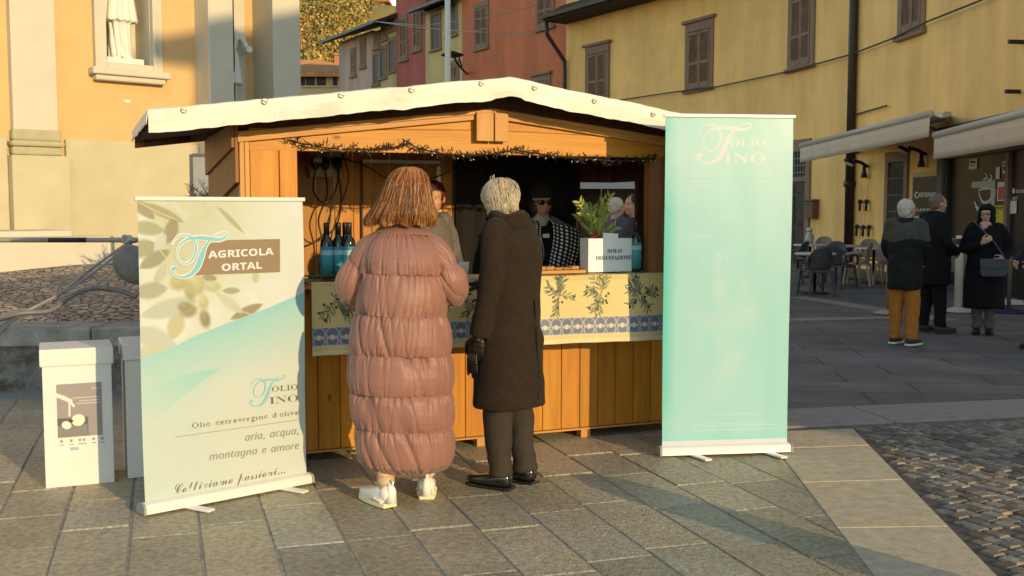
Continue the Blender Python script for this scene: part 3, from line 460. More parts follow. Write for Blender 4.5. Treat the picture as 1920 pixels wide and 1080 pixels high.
# wide paved square beyond the stall: large worn slabs as a brick pattern
def paved_mat(name, c1, c2, mortar, bw, rh, rot, ms=.012, bump=.35):
    m = mat(name, c1, .75, .3, 5, bump=.3, bscale=40); nt = m.node_tree; N = nt.nodes; L = nt.links; b = N['Principled BSDF']
    tc = N['Texture Coordinate']; mp = N.new('ShaderNodeMapping'); mp.inputs['Rotation'].default_value = (0, 0, rot); L.new(tc.outputs['Object'], mp.inputs[0])
    br = N.new('ShaderNodeTexBrick'); br.offset = .4; br.inputs['Color1'].default_value = (*c1, 1); br.inputs['Color2'].default_value = (*c2, 1); br.inputs['Mortar'].default_value = (*mortar, 1)
    br.inputs['Scale'].default_value = 1; br.inputs['Mortar Size'].default_value = ms; br.inputs['Brick Width'].default_value = bw; br.inputs['Row Height'].default_value = rh
    L.new(mp.outputs[0], br.inputs['Vector'])
    mx = N.new('ShaderNodeMix'); mx.data_type = 'RGBA'; mx.blend_type = 'MULTIPLY'; mx.inputs[0].default_value = .8
    nz = N.new('ShaderNodeTexNoise'); nz.inputs['Scale'].default_value = 1.3; nz.inputs['Detail'].default_value = 8; L.new(tc.outputs['Object'], nz.inputs['Vector'])
    rp = N.new('ShaderNodeValToRGB'); rp.color_ramp.elements[0].position = .3; rp.color_ramp.elements[0].color = (.55, .53, .5, 1); rp.color_ramp.elements[1].position = .7; rp.color_ramp.elements[1].color = (1.15, 1.12, 1.1, 1)
    L.new(nz.outputs['Fac'], rp.inputs[0]); L.new(br.outputs[0], mx.inputs[6]); L.new(rp.outputs[0], mx.inputs[7]); L.new(mx.outputs[2], b.inputs['Base Color'])
    return m
m_far = paved_mat('worn paving', (.13, .115, .105), (.175, .15, .14), (.06, .055, .05), 1.3, .55, .1)
PS = [G(1480, 770), G(1920, 748)]
mb = MB(); mb.add([(-30, 7.2, -.012), (30, 7.2, -.012), (60, 120, -.012), (-60, 120, -.012)], [(0, 1, 2, 3)])
tag(mb.build('square_paving', m_far), kind='structure')
# pale stone strips in the square
m_strip = mat('pale granite', (.27, .23, .205), .7, .16, 9, bump=.25, bscale=90)
m_strip2 = mat('grey granite', (.47, .385, .26), .7, .2, 14, bump=.3, bscale=120)
def strip(name, pts, m, z0=-.05, z1=0.0):
    mb = MB(); n = len(pts); mb.prism([(p[0], p[1]) for p in pts], (0, 0, z0), (1, 0, 0), (0, 1, 0), (0, 0, z1 - z0)); return tag(mb.build(name, m, bevel=.004), kind='structure')
mbk = MB()
a0, a1 = Vector((1.2, 7.42, 0)), Vector((9, 9.05, 0)); dd = (a1 - a0).normalized(); nn = Vector((-dd.y, dd.x, 0))
t = 0
while t < 8:
    l = 1.5 + .5 * random.random(); p = a0 + dd * t
    q = [p, p + dd * (l - .012), p + dd * (l - .012) + nn * .63, p + nn * .63]
    mbk.prism([(c.x, c.y) for c in q], (0, 0, -.05), (1, 0, 0), (0, 1, 0), (0, 0, .054)); t += l
tag(mbk.build('cross_kerb_strip', m_strip, bevel=.005), kind='structure')
mbk = MB()
b0, b1 = G(1640, 1080), Vector((1.78, 7.5, 0)); c0, c1 = G(1870, 1080), Vector((2.45, 7.62, 0))
e0 = b0 + (b0 - b1) * .5; f0 = c0 + (c0 - c1) * .5
cuts = [0, .17, .33, .487, .68, .87, .985]
for i in range(6):
    u, v = cuts[i], cuts[i + 1] - .0025
    q = [e0.lerp(b1, u), f0.lerp(c1, u), f0.lerp(c1, v), e0.lerp(b1, v)]
    mbk.prism([(p.x, p.y) for p in q], (0, 0, -.05), (1, 0, 0), (0, 1, 0), (0, 0, .05))
tag(mbk.build('long_kerb_strip', m_strip2, bevel=.004), kind='structure')
far = MB()
for (u0, v0, u1, v1, w) in [(1480, 556, 1760, 600, .35), (1480, 600, 1700, 596, .3)]:
    A, B = G(u0, v0), G(u1, v1); d_ = (B - A).normalized(); n_ = Vector((-d_.y, d_.x, 0)) * w
    far.prism([(p.x, p.y) for p in (A, B, B + n_, A + n_)], (0, 0, -.02), (1, 0, 0), (0, 1, 0), (0, 0, .014))
tag(far.build('terrace_kerb', m_strip), kind='structure')

# slabs in front of the stall: one mesh, each slab cut separately
m_slab = mat('riven slab stone', (.37, .33, .24), .48, .42, 30, bump=.75, bscale=80, attr='col', detail=9, spec=.5, stain=.26)
m_mortar = mat('pale mortar', (.30, .275, .225), .9, .35, 14, bump=.3)
PY = math.radians(18.2); pu = Vector((math.cos(PY), math.sin(PY), 0)); pv = Vector((-math.sin(PY), math.cos(PY), 0)); P0 = G(829, 1074)
V_, F_, Cc = [], [], []
def bandx(y): # left edge of the long kerb at depth y
    tt = (y - e0.y) / (b1.y - e0.y); return e0.x + (b1.x - e0.x) * tt
def clipx(poly):
    out = []
    for i, p in enumerate(poly):
        q = poly[(i + 1) % len(poly)]; dp = bandx(p.y) - .008 - p.x; dq = bandx(q.y) - .008 - q.x
        if dp >= 0: out.append(p)
        if dp * dq < 0: out.append(p.lerp(q, dp / (dp - dq)))
    return out
rw = .325
for r in range(-16, 15):
    v = -3.0 + random.random() * .6
    while v < 7.5:
        L_ = random.choice([.55, .62, .7, .78, .85, .95])
        g1 = .004 + .004 * random.random(); g2 = .006 + .006 * random.random()
        q = [(r * rw + g1, v + g2), ((r + 1) * rw - g1, v + g2), ((r + 1) * rw - g1, v + L_ - g2), (r * rw + g1, v + L_ - g2)]
        v += L_
        pts = [P0 + pu * (a + random.uniform(-.003, .003)) + pv * (b + random.uniform(-.006, .006)) for a, b in q]
        cy = sum(p.y for p in pts) / 4; cx = sum(p.x for p in pts) / 4
        if cy < 1.5 or cy > 9.6 or cx < -7 or (cy > 9.0 and cx < -1): continue
        if cy > 7.6 and cx > 1.2: continue
        pts = clipx(pts)
        if len(pts) < 3: continue
        smooth_side = r < -1
        k = random.uniform(.78, 1.13) * (1.12 if smooth_side else 1); w = random.uniform(-.05, .05)
        col = (k * (1 + w), k, k * (1 - w * 1.3))
        h = random.uniform(-.003, .003); n = len(V_); m_ = len(pts); cen = sum(pts, Vector()) / m_
        for p in pts: V_.append((p.x, p.y, -.05)); Cc.append(col)
        for p in pts: V_.append((p.x, p.y, -.006 + h)); Cc.append(col)
        for p in pts:
            s_ = p + (cen - p).normalized() * .007; V_.append((s_.x, s_.y, h)); Cc.append(col)
        for i in range(m_):
            j = (i + 1) % m_; F_.append((n + i, n + j, n + m_ + j, n + m_ + i)); F_.append((n + m_ + i, n + m_ + j, n + 2 * m_ + j, n + 2 * m_ + i))
        F_.append(tuple(n + 2 * m_ + i for i in range(m_)))
me = bpy.data.meshes.new('stone_paving'); me.from_pydata(V_, [], F_); setcol(me, np.array(Cc)); me.materials.append(m_slab)
tag(link('stone_paving', me), kind='structure')
mb = MB(); mb.add([(-8, 1, -.0055), (1.4, 1, -.0055), (1.85, 7.6, -.0055), (1.2, 9.5, -.0055), (-8, 9.5, -.0055)], [(0, 1, 2, 3, 4)])
tag(mb.build('paving_joints', m_mortar), kind='structure')
# stains of wax or drink on the slabs
# setts at the right
m_sett = mat('sett stone', (.18, .155, .125), .55, .5, 20, bump=.5, bscale=60, attr='col', spec=.55)
V_, F_, Cc = [], [], []
sd = (c1 - f0).normalized(); sa = math.radians(26); sv = Vector((-math.sin(sa), math.cos(sa), 0)); su = Vector((sv.y, -sv.x, 0))
def rx(y): tt = (y - f0.y) / (c1.y - f0.y); return f0.x + (c1.x - f0.x) * tt
O_ = Vector((3.2, 5.5, 0))
for i in range(-44, 54):
    t = -5 + random.random() * .1
    while t < 5:
        l = random.uniform(.07, .125); p = O_ + su * (i * .086) + sv * t; t += l
        lim = a0.y + (p.x - a0.x) * dd.y / dd.x
        if p.x < rx(p.y) + .06 or p.x > 6.3 or p.y < 3.2 or p.y > lim - .09: continue
        k = random.uniform(.45, 1.5); w = random.uniform(-.1, .12); h = random.uniform(-.008, .003); n = len(V_)
        hw, hl = .038, l / 2 - .005
        for (s_, z) in ((1, -.05), (1, h - .01), (.86, h)):
            for a, b in ((-1, -1), (1, -1), (1, 1), (-1, 1)):
                q = p + su * (hw * s_ * a) + sv * (hl * s_ * b); V_.append((q.x, q.y, z)); Cc.append((k * (1 + w), k, k * (1 - w)))
        for L2 in (0, 4):
            for q in range(4): F_.append((n + L2 + q, n + L2 + (q + 1) % 4, n + L2 + 4 + (q + 1) % 4, n + L2 + 4 + q))
        F_.append((n + 8, n + 9, n + 10, n + 11))
me = bpy.data.meshes.new('cobble_paving'); me.from_pydata(V_, [], F_); setcol(me, np.array(Cc)); me.materials.append(m_sett)
tag(link('cobble_paving', me), kind='structure')
m_dirt = mat('joint dirt', (.085, .075, .062), .95, .3, 12, bump=.3)
mb = MB(); mb.add([(2.0, 3, -.013), (8, 3, -.013), (8, 9, -.013), (2.0, 7.6, -.013)], [(0, 1, 2, 3)]); tag(mb.build('cobble_bed', m_dirt), kind='structure')

# ---- raised cobbled terrace at the left
m_ter = mat('terrace cobbles', (.15, .13, .115), .75, .4, 4, bump=.2); nt = m_ter.node_tree
vo = nt.nodes.new('ShaderNodeTexVoronoi'); vo.inputs['Scale'].default_value = 11; vo.feature = 'F1'
vo2 = nt.nodes.new('ShaderNodeTexVoronoi'); vo2.inputs['Scale'].default_value = 11; vo2.feature = 'DISTANCE_TO_EDGE'
for q in (vo, vo2): nt.links.new(nt.nodes['Texture Coordinate'].outputs['Object'], q.inputs['Vector'])
rp = nt.nodes.new('ShaderNodeValToRGB'); rp.color_ramp.elements[0].color = (.03, .027, .024, 1); rp.color_ramp.elements[1].position = .09; rp.color_ramp.elements[1].color = (1, 1, 1, 1)
nt.links.new(vo2.outputs[0], rp.inputs[0])
rp2 = nt.nodes.new('ShaderNodeValToRGB'); rp2.color_ramp.elements[0].color = (.17, .14, .12, 1); rp2.color_ramp.elements[1].color = (.52, .45, .38, 1); nt.links.new(vo.outputs['Color'], rp2.inputs[0])
mx = nt.nodes.new('ShaderNodeMix'); mx.data_type = 'RGBA'; mx.blend_type = 'MULTIPLY'; mx.inputs[0].default_value = 1
nt.links.new(rp.outputs[0], mx.inputs[6]); nt.links.new(rp2.outputs[0], mx.inputs[7]); nt.links.new(mx.outputs[2], nt.nodes['Principled BSDF'].inputs['Base Color'])
bp = nt.nodes.new('ShaderNodeBump'); bp.inputs['Strength'].default_value = 1; bp.inputs['Distance'].default_value = .05; nt.links.new(rp.outputs[0], bp.inputs['Height']); nt.links.new(bp.outputs[0], nt.nodes['Principled BSDF'].inputs['Normal'])
TY = 9.05; TZ = .56
mb = MB(); xs = np.linspace(-16, -1.1, 70); ys = [TY + .5] + list(np.linspace(TY + .6, 23, 50))
for j, y in enumerate(ys):
    for x in xs:
        z = TZ - .03 + (1.02 - TZ) * min(1, (y - TY - .4) / 7.0) + .02 * (mnoise.noise(Vector((x * 1.3, y * 1.3, 0)))) + .012 * mnoise.noise(Vector((x * 9, y * 9, 3)))
        mb.v.append((x, y, z))
n = len(xs)
for j in range(len(ys) - 1):
    for i in range(n - 1): mb.f.append((j * n + i, j * n + i + 1, (j + 1) * n + i + 1, (j + 1) * n + i)); mb.mi.append(0); mb.sm.append(True)
tag(mb.build('cobbled_terrace', m_ter), kind='structure')
mbt = MB().box(-16, TY + .12, -.3, -1.1, 23, .42); tag(mbt.build('terrace_bank', m_base), kind='structure')
m_kerb = mat('weathered kerbstone', (.29, .27, .25), .85, .35, 5, bump=.5, bscale=35)
mb = MB(); x = -16.0
while x < -1.2:
    l = random.uniform(1.1, 1.7); mb.box(x, TY - .03 + random.uniform(-.012, .012), TZ - .17, min(x + l - .012, -1.1), TY + .52, TZ + random.uniform(-.006, .006)); x += l
tag(mb.build('terrace_edge_kerb', m_kerb, bevel=.018), kind='structure')
# rough stone retaining wall
wall = empty('retaining_wall', (-4.5, TY, 0), label='low rough dark stone retaining wall under the cobbled terrace', cat='wall')
m_rub = mat('rubble stone', (.085, .08, .075), .95, .75, 9, bump=1.0, bscale=22, col2=(.27, .25, .23), detail=10)
nx, nz = 360, 16; X, Z = np.meshgrid(np.linspace(-16, -1.1, nx), np.linspace(-.05, TZ - .165, nz))
D = (fbm(X * 9, Z * 9, 3) - .5) * .14 + (vn(X * 30, Z * 30, 5) - .5) * .05
me = npmesh('stone_face', np.stack([X, TY + .03 - D, Z], -1).reshape(-1, 3), gridfaces(nx, nz, False)); me.materials.append(m_rub); link('stone_face', me, wall, world=True)

# ---- church
CD = Vector((math.cos(math.radians(43.1)), math.sin(math.radians(43.1)), 0)); CN = Vector((CD.y, -CD.x, 0))
CP = P(350, 388, 16.6); CP.z = 0
def cs(u, v, out=0): # photo point on church front -> (along, z)
    p = onpl(u, v, CP + CN * out, CN); return (p - CP).dot(CD), p.z
m_och = mat('ochre render', (.62, .405, .185), .85, .06, 2.5, bump=.08, bscale=60)
m_cream = mat('cream render', (.56, .52, .42), .85, .05, 2.5, bump=.08, bscale=60)
m_plinth = mat('plinth render', (.50, .45, .30), .85, .07, 2.0, bump=.08, bscale=60)
m_grey = mat('grey moulding', (.42, .38, .25), .8, .1, 4, bump=.1)
m_white = mat('white stone', (.72, .69, .62), .7, .08, 9, bump=.15)
ch = empty('church', CP, math.radians(43.1), 'ochre and cream church front with statue niches and tall pilasters', 'church')
mb = MB(); ZT = 12
sl_, _ = cs(368, 200); sr0, _ = cs(440, 200, .45); sr1, _ = cs(508, 200); sE, _ = cs(565, 200, .1)
nl, _ = cs(196, 100); nr, _ = cs(282, 100); nzb = cs(240, 121)[1]
# left bay wall with the niche opening
mb.box(-9, 0, 0, nl, 1, ZT); mb.box(nr, 0, 0, sl_, 1, ZT); mb.box(nl, 0, 0, nr, 1, nzb); w1 = mb.build('wall', m_och, ch)
mb = MB(); mb.box(nl, .5, nzb, nr, 1, ZT); mb.box(nl - .001, .003, nzb, nl + .006, .5, ZT - .1); mb.box(nr - .006, .003, nzb, nr + .001, .5, ZT - .1); mb.box(nl + .006, .003, nzb - .001, nr - .006, .5, nzb + .006); mb.build('niche', m_cream, ch)
mb = MB(); mb.box(sl_, .55, 0, sE + .4, 1.4, ZT); mb.build('wall', m_och, ch)
mb = MB(); zp = cs(60, 292)[1]; zq = cs(200, 262)[1]; p0, _ = cs(14, 100); p1, _ = cs(98, 100)
mb.box(p0, -.14, zp, p1, .2, ZT); mb.build('pilaster', m_cream, ch, bevel=.01)
mb = MB(); mb.box(sl_, -.45, 0, sr0, .6, ZT); mb.build('pilaster', m_cream, ch, bevel=.01)
mb = MB(); mb.box(sr1, -.1, 0, sE, .6, ZT); mb.build('pilaster', m_cream, ch, bevel=.01)
mb = MB(); mb.box(p0 - .03, -.17, zp, p1 + .05, .1, zp + .12); mb.box(p0 - .05, -.2, zp + .12, p1 + .07, .1, zp + .2); mb.box(p0 - .02, -.16, zp + .2, p1 + .04, .1, zp + .36); mb.build('pilaster_base', m_grey, ch, bevel=.03)
mb = MB(); mb.box(p0 - .06, -.22, 0, p1 + .12, .1, zp - .003); mb.build('pedestal', m_plinth, ch, bevel=.01)
mb = MB(); mb.box(-9, -.07, 0, p0 - .063, 0.1, zq - .02); mb.box(p1 + .123, -.07, 0, sl_ - .003, .1, zq - .02); mb.build('plinth', m_plinth, ch, bevel=.02)
# niche frame and sill, statue
mb = MB(); f0_, _ = cs(174, 100); f1_, _ = cs(302, 100); zs0 = cs(240, 155)[1]; zs1 = cs(240, 143)[1]
mb.box(f0_, -.1, nzb - .17, nl - .002, .05, ZT - .1); mb.box(nr + .002, -.1, nzb - .17, f1_ - .1, .05, ZT - .1); mb.box(nl - .002, -.1, nzb - .17, nr + .002, .05, nzb + .004); mb.box(f1_ - .1, -.06, nzb - .17, f1_, .05, ZT - .1)
mb.build('niche_frame', m_cream, ch, bevel=.012)
mb = MB(); mb.box(f0_ - .08, -.2, zs1 - .02, f1_ + .06, .05, zs1 + .08); mb.box(f0_ - .02, -.15, zs1 - .1, f1_, .05, zs1 - .02); mb.build('niche_sill', m_cream, ch, bevel=.02)
mb = MB(); mb.box(cs(232, 150)[0], -.015, cs(232, 193)[1], cs(243, 150)[0], .02, cs(238, 187)[1]); mb.build('wall_plate', m_white, ch)
mb = MB(); mb.box(p0 - 2.5, -1.2, 0, p0 + .35, -.23, cs(20, 430)[1]); mb.box(p0 - 2.5, -1.6, 0, p0 + .75, -1.2, cs(20, 440)[1]); mb.build('entrance_step', m_cream, ch, bevel=.02)
# second niche behind the pier
s2a, _ = cs(440, 100, -.5); n2c = (sr0 + sr1) / 2
mb = MB(); mb.box(sr0 + .28, .45, 2.9, sr1 - .2, .548, ZT); mb.build('niche_back', m_cream, ch); 
mb = MB(); mb.box(sr0 + .1, .38, 2.75, sr1 - .1, .549, 2.9); mb.build('niche_sill', m_cream, ch, bevel=.02)

def statue(par, s, zb, depth, H=2.0, lbl=''):
    st = empty('statue', ch.matrix_basis @ Vector((s, depth, zb)), math.radians(43.1), lbl, 'statue', 'church statues')
    mb = MB(); mb.smooth = True
    mb.loft([(0, 0, .1, .17, .13), (.0, 0, .5, .16, .13), (0, 0, .95, .2, .15), (0, 0, 1.2, .17, .13), (0, 0, 1.5, .24, .14), (0, 0, 1.62, .1, .1), (0, 0, 1.75, .08, .08)], 24)
    mb.loft([(0, -.01, .62, .27, .18), (0, 0, .66, .28, .19), (0, 0, 1.15, .2, .16), (0, 0, 1.2, .1, .1)], 24)
    mb.ell((0, -.02, 1.83), (.1, .12, .14))
    mb.tube([(-.24, 0, 1.48), (-.33, -.05, 1.2), (-.18, -.2, 1.08)], [.08, .075, .06], 10); mb.tube([(.24, 0, 1.48), (.36, -.03, 1.22), (.3, -.22, 1.2)], [.08, .075, .06], 10)
    mb.tube([(-.08, -.03, .1), (-.1, -.14, .09)], [.06, .05], 8); mb.tube([(.08, -.03, .1), (.1, -.14, .09)], [.06, .05], 8)
    me = remesh(mb, .018, 3)
    def f(p, n):
        a = np.arctan2(p[:, 1], p[:, 0]); return -.035 * np.abs(np.sin(a * 5 + 2.2 * np.sin(p[:, 2] * 2.3) + p[:, 2] * 1.2)) ** 6 * (p[:, 2] < 1.6) + .02 * (vn(p[:, 0] * 14, p[:, 2] * 6, 4) - .5)
    displace(me, f); me.materials.append(m_white); b = link('figure', me, st); b.scale = (H / 1.97,) * 3
    mb = MB().box(-.28, -.2, 0, .28, .2, .09); mb.build('base', m_white, st, bevel=.01)
    return st
statue(ch, (cs(205, 120)[0] + cs(265, 120)[0]) / 2, nzb, .18, 2.0, 'white robed stone statue in the sunlit church niche with the wide sill')
s2 = statue(ch, sr0 + .26, 2.95, .25, 1.9, 'grey shaded stone statue in the recess between two church pilasters')
mb = MB(); p_ = (sr0 + .28, -.1); mb.tube([(sr0 + .30, .1, 2.4), (sr0 + .30, .1, 7)], .018, 6); mb.build('drain_rod', mat('dark iron', (.03, .028, .026), .6), ch)

# ---- row of houses going away behind the stall
def sampler(pts):
    pts = [Vector((*p, 0)) for p in pts]; S = []
    for i in range(len(pts) - 1):
        p0, p1, p2, p3 = pts[max(i - 1, 0)], pts[i], pts[i + 1], pts[min(i + 2, len(pts) - 1)]
        for j in range(12):
            t = j / 12; S.append(.5 * ((2 * p1) + (p2 - p0) * t + (2 * p0 - 5 * p1 + 4 * p2 - p3) * t * t + (3 * p1 - p0 - 3 * p2 + p3) * t ** 3))
    S.append(pts[-1]); return S
CW = sampler([(2.2, 44.1), (3.36, 42.1), (6.39, 36.7), (8.29, 31), (9.26, 25), (9.07, 20.6), (8.95, 18.6), (8.6, 14)])
def wallhit(u, line=CW):
    """point and left-to-right tangent where the ray column u meets the wall line"""
    k = (u - 960) / F
    # column x = k*zc ; zc ~ Y*cosT at eye level
    for a, b in zip(line[:-1], line[1:]):
        fa = a.x - k * a.y * 1.0; fb = b.x - k * b.y
        if fa * fb <= 0 and fa != fb:
            t = fa / (fa - fb); return a.lerp(b, t), (b - a).normalized()
    return line[-1], (line[-1] - line[-2]).normalized()
def zat(u, v, Y): return P(u, v, Y).z
m_cafe = mat('yellow render', (.92, .56, .20), .85, .08, .9, bump=.1, bscale=50, stain=.16)
m_frame = mat('brown grey stone trim', (.25, .16, .105), .8, .15, 6, bump=.2)
m_shut = mat('weathered brown shutter', (.22, .128, .082), .65, .3, 8, bump=.2, stretch=(1, 1, .3))
m_dark = mat('dark opening', (.012, .011, .012), .5, .2, 3)
m_iron = mat('black iron', (.018, .016, .015), .5, .2, 8)
m_brown = mat('dark brown pipe', (.035, .022, .017), .45, .2, 5)
m_tile = mat('terracotta tile', (.34, .14, .06), .85, .35, 3, bump=.4, bscale=12)
m_eave = mat('dark eave timber', (.03, .022, .018), .8, .3, 4)
m_pipe = m_brown
cafe = empty('cafe_building', CW[30], 0, 'curved yellow building with brown shuttered windows above the bar front', 'building')
ZC = 14.5
mb = MB()
mb.smooth = True
n = len(CW); nz_ = 2
for z in (0, ZC):
    for p in CW: mb.v.append((p.x, p.y, z))
for i in range(n - 1): mb.f.append((i, i + 1, n + i + 1, n + i)); mb.mi.append(0); mb.sm.append(True)
# back of the block so that it is a closed volume
bk = [(12, 14, 0), (22, 30, 0), (8, 52, 0)]
mb.add([tuple(CW[-1])[:2] + (0,), (30, 14, 0), (30, 50, 0), (4, 50, 0), tuple(CW[0])[:2] + (0,), tuple(CW[-1])[:2] + (ZC,), (30, 14, ZC), (30, 50, ZC), (4, 50, ZC), tuple(CW[0])[:2] + (ZC,)], [(0, 1, 6, 5), (1, 2, 7, 6), (2, 3, 8, 7), (3, 4, 9, 8)])
mb.build('wall', m_cafe, cafe, world=True)

def shutters(bld, M, w, h, open_=False, lintel=True, sill=True, slats=13, grp=None, frame_w=.14, hw=.12):
    """window with trim; local frame M: along, out, up; origin bottom centre"""
    mb = MB(M); t = frame_w
    mb.box(-w / 2 - t, -.05, 0, -w / 2, .05, h); mb.box(w / 2, -.05, 0, w / 2 + t, .05, h); mb.box(-w / 2 - t, -.05, h, w / 2 + t, .05, h + t * 1.5)
    win = mb.build('window', m_frame, bld, world=True, bevel=.008)
    if lintel: MB(M).box(-w / 2 - t - hw, -.05, h + t * 1.5, w / 2 + t + hw, .13, h + t * 1.5 + .11).build('lintel', m_frame, win, world=True, bevel=.02)
    if sill: MB(M).box(-w / 2 - t - .06, -.05, -.12, w / 2 + t + .06, .12, -.002).build('sill', m_frame, win, world=True, bevel=.015)
    MB(M).box(-w / 2, .001, 0, w / 2, .008, h).build('pane', m_dark, win, world=True)
    for s in (-1, 1):
        Ms = M @ Matrix.Translation((s * w / 2, .03, 0)) @ Matrix.Rotation(s * (1.9 if open_ else .04), 4, 'Z') @ Matrix.Scale(-s, 4, (1, 0, 0))
        mb = MB(Ms); W = w / 2 - .01; r = .07
        mb.box(0, 0, .02, r, .035, h - .02); mb.box(W - r, 0, .02, W, .035, h - .02)
        for z in (.02, h * .42, h - .1 - .02): mb.box(r, 0, z, W - r, .033, z + (.2 if z < .1 else .1))
        k = slats
        for q in range(k * 2):
            z0, z1 = (.24, h * .42) if q < k else (h * .42 + .1, h - .12)
            z = z0 + (z1 - z0) * ((q % k) + .5) / k; hh = (z1 - z0) / k
            mb.box(r, .006, -hh * .1, W - r, .010, hh * .8, R=Matrix.Translation((0, 0, z - hh * .45)) @ Matrix.Rotation(-.5, 4, 'X'))
        mb.build('shutter', m_shut, win, world=True)
    return win
wins = [(1119, 87, None), (1308, 43, 166), (1496, None, 126), (1700, None, 54)]
WH = 2.26 - .36
zsill = zat(1308, 166, wallhit(1308)[0].y)
hooks = []
for (u, vt, vb) in wins:
    p, t_ = wallhit(u); nrm = Vector((t_.y, -t_.x, 0))
    if nrm.y > 0 or nrm.x > 0: nrm = -nrm
    p = Vector((p.x, p.y, zsill)) + nrm * .02
    nW = {1119: 1.22, 1308: 1.25, 1496: 1.12, 1700: 1.0}[u]
    shutters(cafe, frame(p, t_, nrm), nW, 1.95, frame_w=.2)
# more windows of that row above the frame are not shown
# eave over the far end
mb = MB(); sl = []
for i, p in enumerate(CW[:34]):
    t_ = (CW[i + 1] - CW[i]).normalized(); nrm = Vector((t_.y, -t_.x, 0)); nrm = -nrm if nrm.x > 0 else nrm
    sl.append((p, nrm))
ze = zat(1060, 47, 44.1)
def strip3(mb, sl, offs):
    k = len(offs); n0 = len(mb.v)
    for p, nrm in sl:
        for o_, z in offs: q = p + nrm * o_; mb.v.append((q.x, q.y, z))
    for i in range(len(sl) - 1):
        for j in range(k): mb.f.append((n0 + i * k + j, n0 + (i + 1) * k + j, n0 + (i + 1) * k + (j + 1) % k, n0 + i * k + (j + 1) % k)); mb.mi.append(0); mb.sm.append(False)
    mb.f.append(tuple(n0 + j for j in range(k))); mb.f.append(tuple(n0 + (len(sl) - 1) * k + j for j in range(k - 1, -1, -1))); mb.mi += [0, 0]; mb.sm += [False, False]
zt_ = ze + .02
strip3(mb, sl, [(-.3, zt_), (1.1, zt_ + .02), (1.15, zt_ + .2), (.2, zt_ + .75), (-.3, zt_ + .75)])
roofc = mb.build('eave', m_eave, cafe, world=True)
mb = MB(); strip3(mb, sl, [(1.12, zt_ + .1), (1.26, zt_ + .1), (1.28, zt_ + .24), (1.12, zt_ + .24)]); mb.build('gutter', m_pipe, cafe, world=True)
def downpipe(bld, u, z0, z1, r=.075, off=.12, line=CW):
    p, t_ = wallhit(u, line); nrm = Vector((t_.y, -t_.x, 0)); nrm = -nrm if nrm.x > 0 else nrm
    q = p + nrm * off; mb = MB(); mb.smooth = True; mb.tube([(q.x, q.y, z0), (q.x, q.y, z1)], r, 10)
    mb.tube([(q.x, q.y, 2.1), (q.x, q.y, 2.25)], r * 1.35, 10)
    return mb.build('downpipe', m_pipe, bld, world=True)
downpipe(cafe, 1598, 0, 12, .11)
p, t_ = wallhit(1063); nrm = Vector((t_.y, -t_.x, 0)); nrm = -nrm if nrm.x > 0 else nrm
mb = MB(); mb.smooth = True; q = p + nrm * .14; mb.tube([q + nrm * .9 + Vector((0, 0, zt_ + .1)), q + nrm * .85 + Vector((0, 0, zt_ - .5)), q + Vector((0, 0, zt_ - 1.5)), q + Vector((0, 0, zt_ - 2.0)), q], .085, 10); mb.build('downpipe', m_pipe, cafe, world=True)
# cable along the facade
mb = MB(); mb.smooth = True; pts = []
for (u, v) in [(1150, 190), (1270, 172), (1345, 163), (1430, 145), (1467, 137), (1525, 122), (1597, 102), (1672, 73), (1740, 40), (1835, 2), (1860, -10)]:
    p, t_ = wallhit(u); nrm = Vector((t_.y, -t_.x, 0)); nrm = -nrm if nrm.x > 0 else nrm
    q = p + nrm * .15; pts.append((q.x, q.y, zat(u, v, q.y)))
mb.tube(pts, .022, 6); mb.build('facade_cable', m_brown, cafe, world=True)
mb = MB(); pts = []
for u, v in [(1600, 216), (1662, 198)]:
    p, t_ = wallhit(u); q = p + Vector((-.08, 0, 0)); pts.append((q.x, q.y, zat(u, v, q.y)))
mb.tube(pts, .02, 6); mb.build('conduit', m_brown, cafe, world=True)
for (u, v) in [(1905, 79), (1902, 172)]:
    p, t_ = wallhit(u); q = Vector((p.x, p.y, zat(u, v, p.y))); mb = MB(); mb.bar(q, q + Vector((-.28, -.05, 0)), .06, .07); mb.bar(q + Vector((-.2, -.05, .05)), q + Vector((-.2, -.05, .13)), .03, .03); mb.bar(q + Vector((-.1, -.03, .05)), q + Vector((-.1, -.03, .11)), .03, .03); mb.build('iron_bracket', m_iron, cafe, world=True)

def facade_M(u, v, off=.0):
    p, t_ = wallhit(u); nrm = Vector((t_.y, -t_.x, 0)); nrm = -nrm if nrm.x > 0 else nrm
    q = p + nrm * off; q.z = zat(u, v, q.y); return frame(q, t_, nrm), q, t_, nrm
def width_at(u0, u1):
    return (wallhit(u1)[0] - wallhit(u0)[0]).length
# far door with transom grille
M, q, t_, nrm = facade_M(1492, 445)
wd = width_at(1470, 1506); zt = zat(1492, 285, q.y); zm = zat(1492, 337, q.y)
M = frame((q.x, q.y, 0), t_, nrm)
m_door = mat('dark panelled timber', (.03, .02, .017), .5, .3, 5)
mb = MB(M); mb.box(-wd / 2 - .25, -.05, 0, -wd / 2, .08, zt); mb.box(wd / 2, -.05, 0, wd / 2 + .25, .08, zt); mb.box(-wd / 2 - .25, -.05, zt, wd / 2 + .25, .08, zt + .35); mb.box(-wd / 2, -.05, zm - .06, wd / 2, .06, zm + .08)
dr = mb.build('door', m_frame, cafe, world=True, bevel=.01)
mb = MB(M); mb.box(-wd / 2, .0, 0, wd / 2, .02, zm - .06)
for sx in (-1, 1):
    for z0, z1 in ((.25, .9), (1.05, 1.9), (2.0, zm - .2)): mb.box(sx * wd / 4 - wd * .18, .02, z0, sx * wd / 4 + wd * .18, .04, z1)
mb.build('leaf', m_door, dr, world=True, bevel=.012)
mb = MB(M); mb.box(-wd / 2, .0, zm + .08, wd / 2, .01, zt); mb.build('pane', m_dark, dr, world=True)
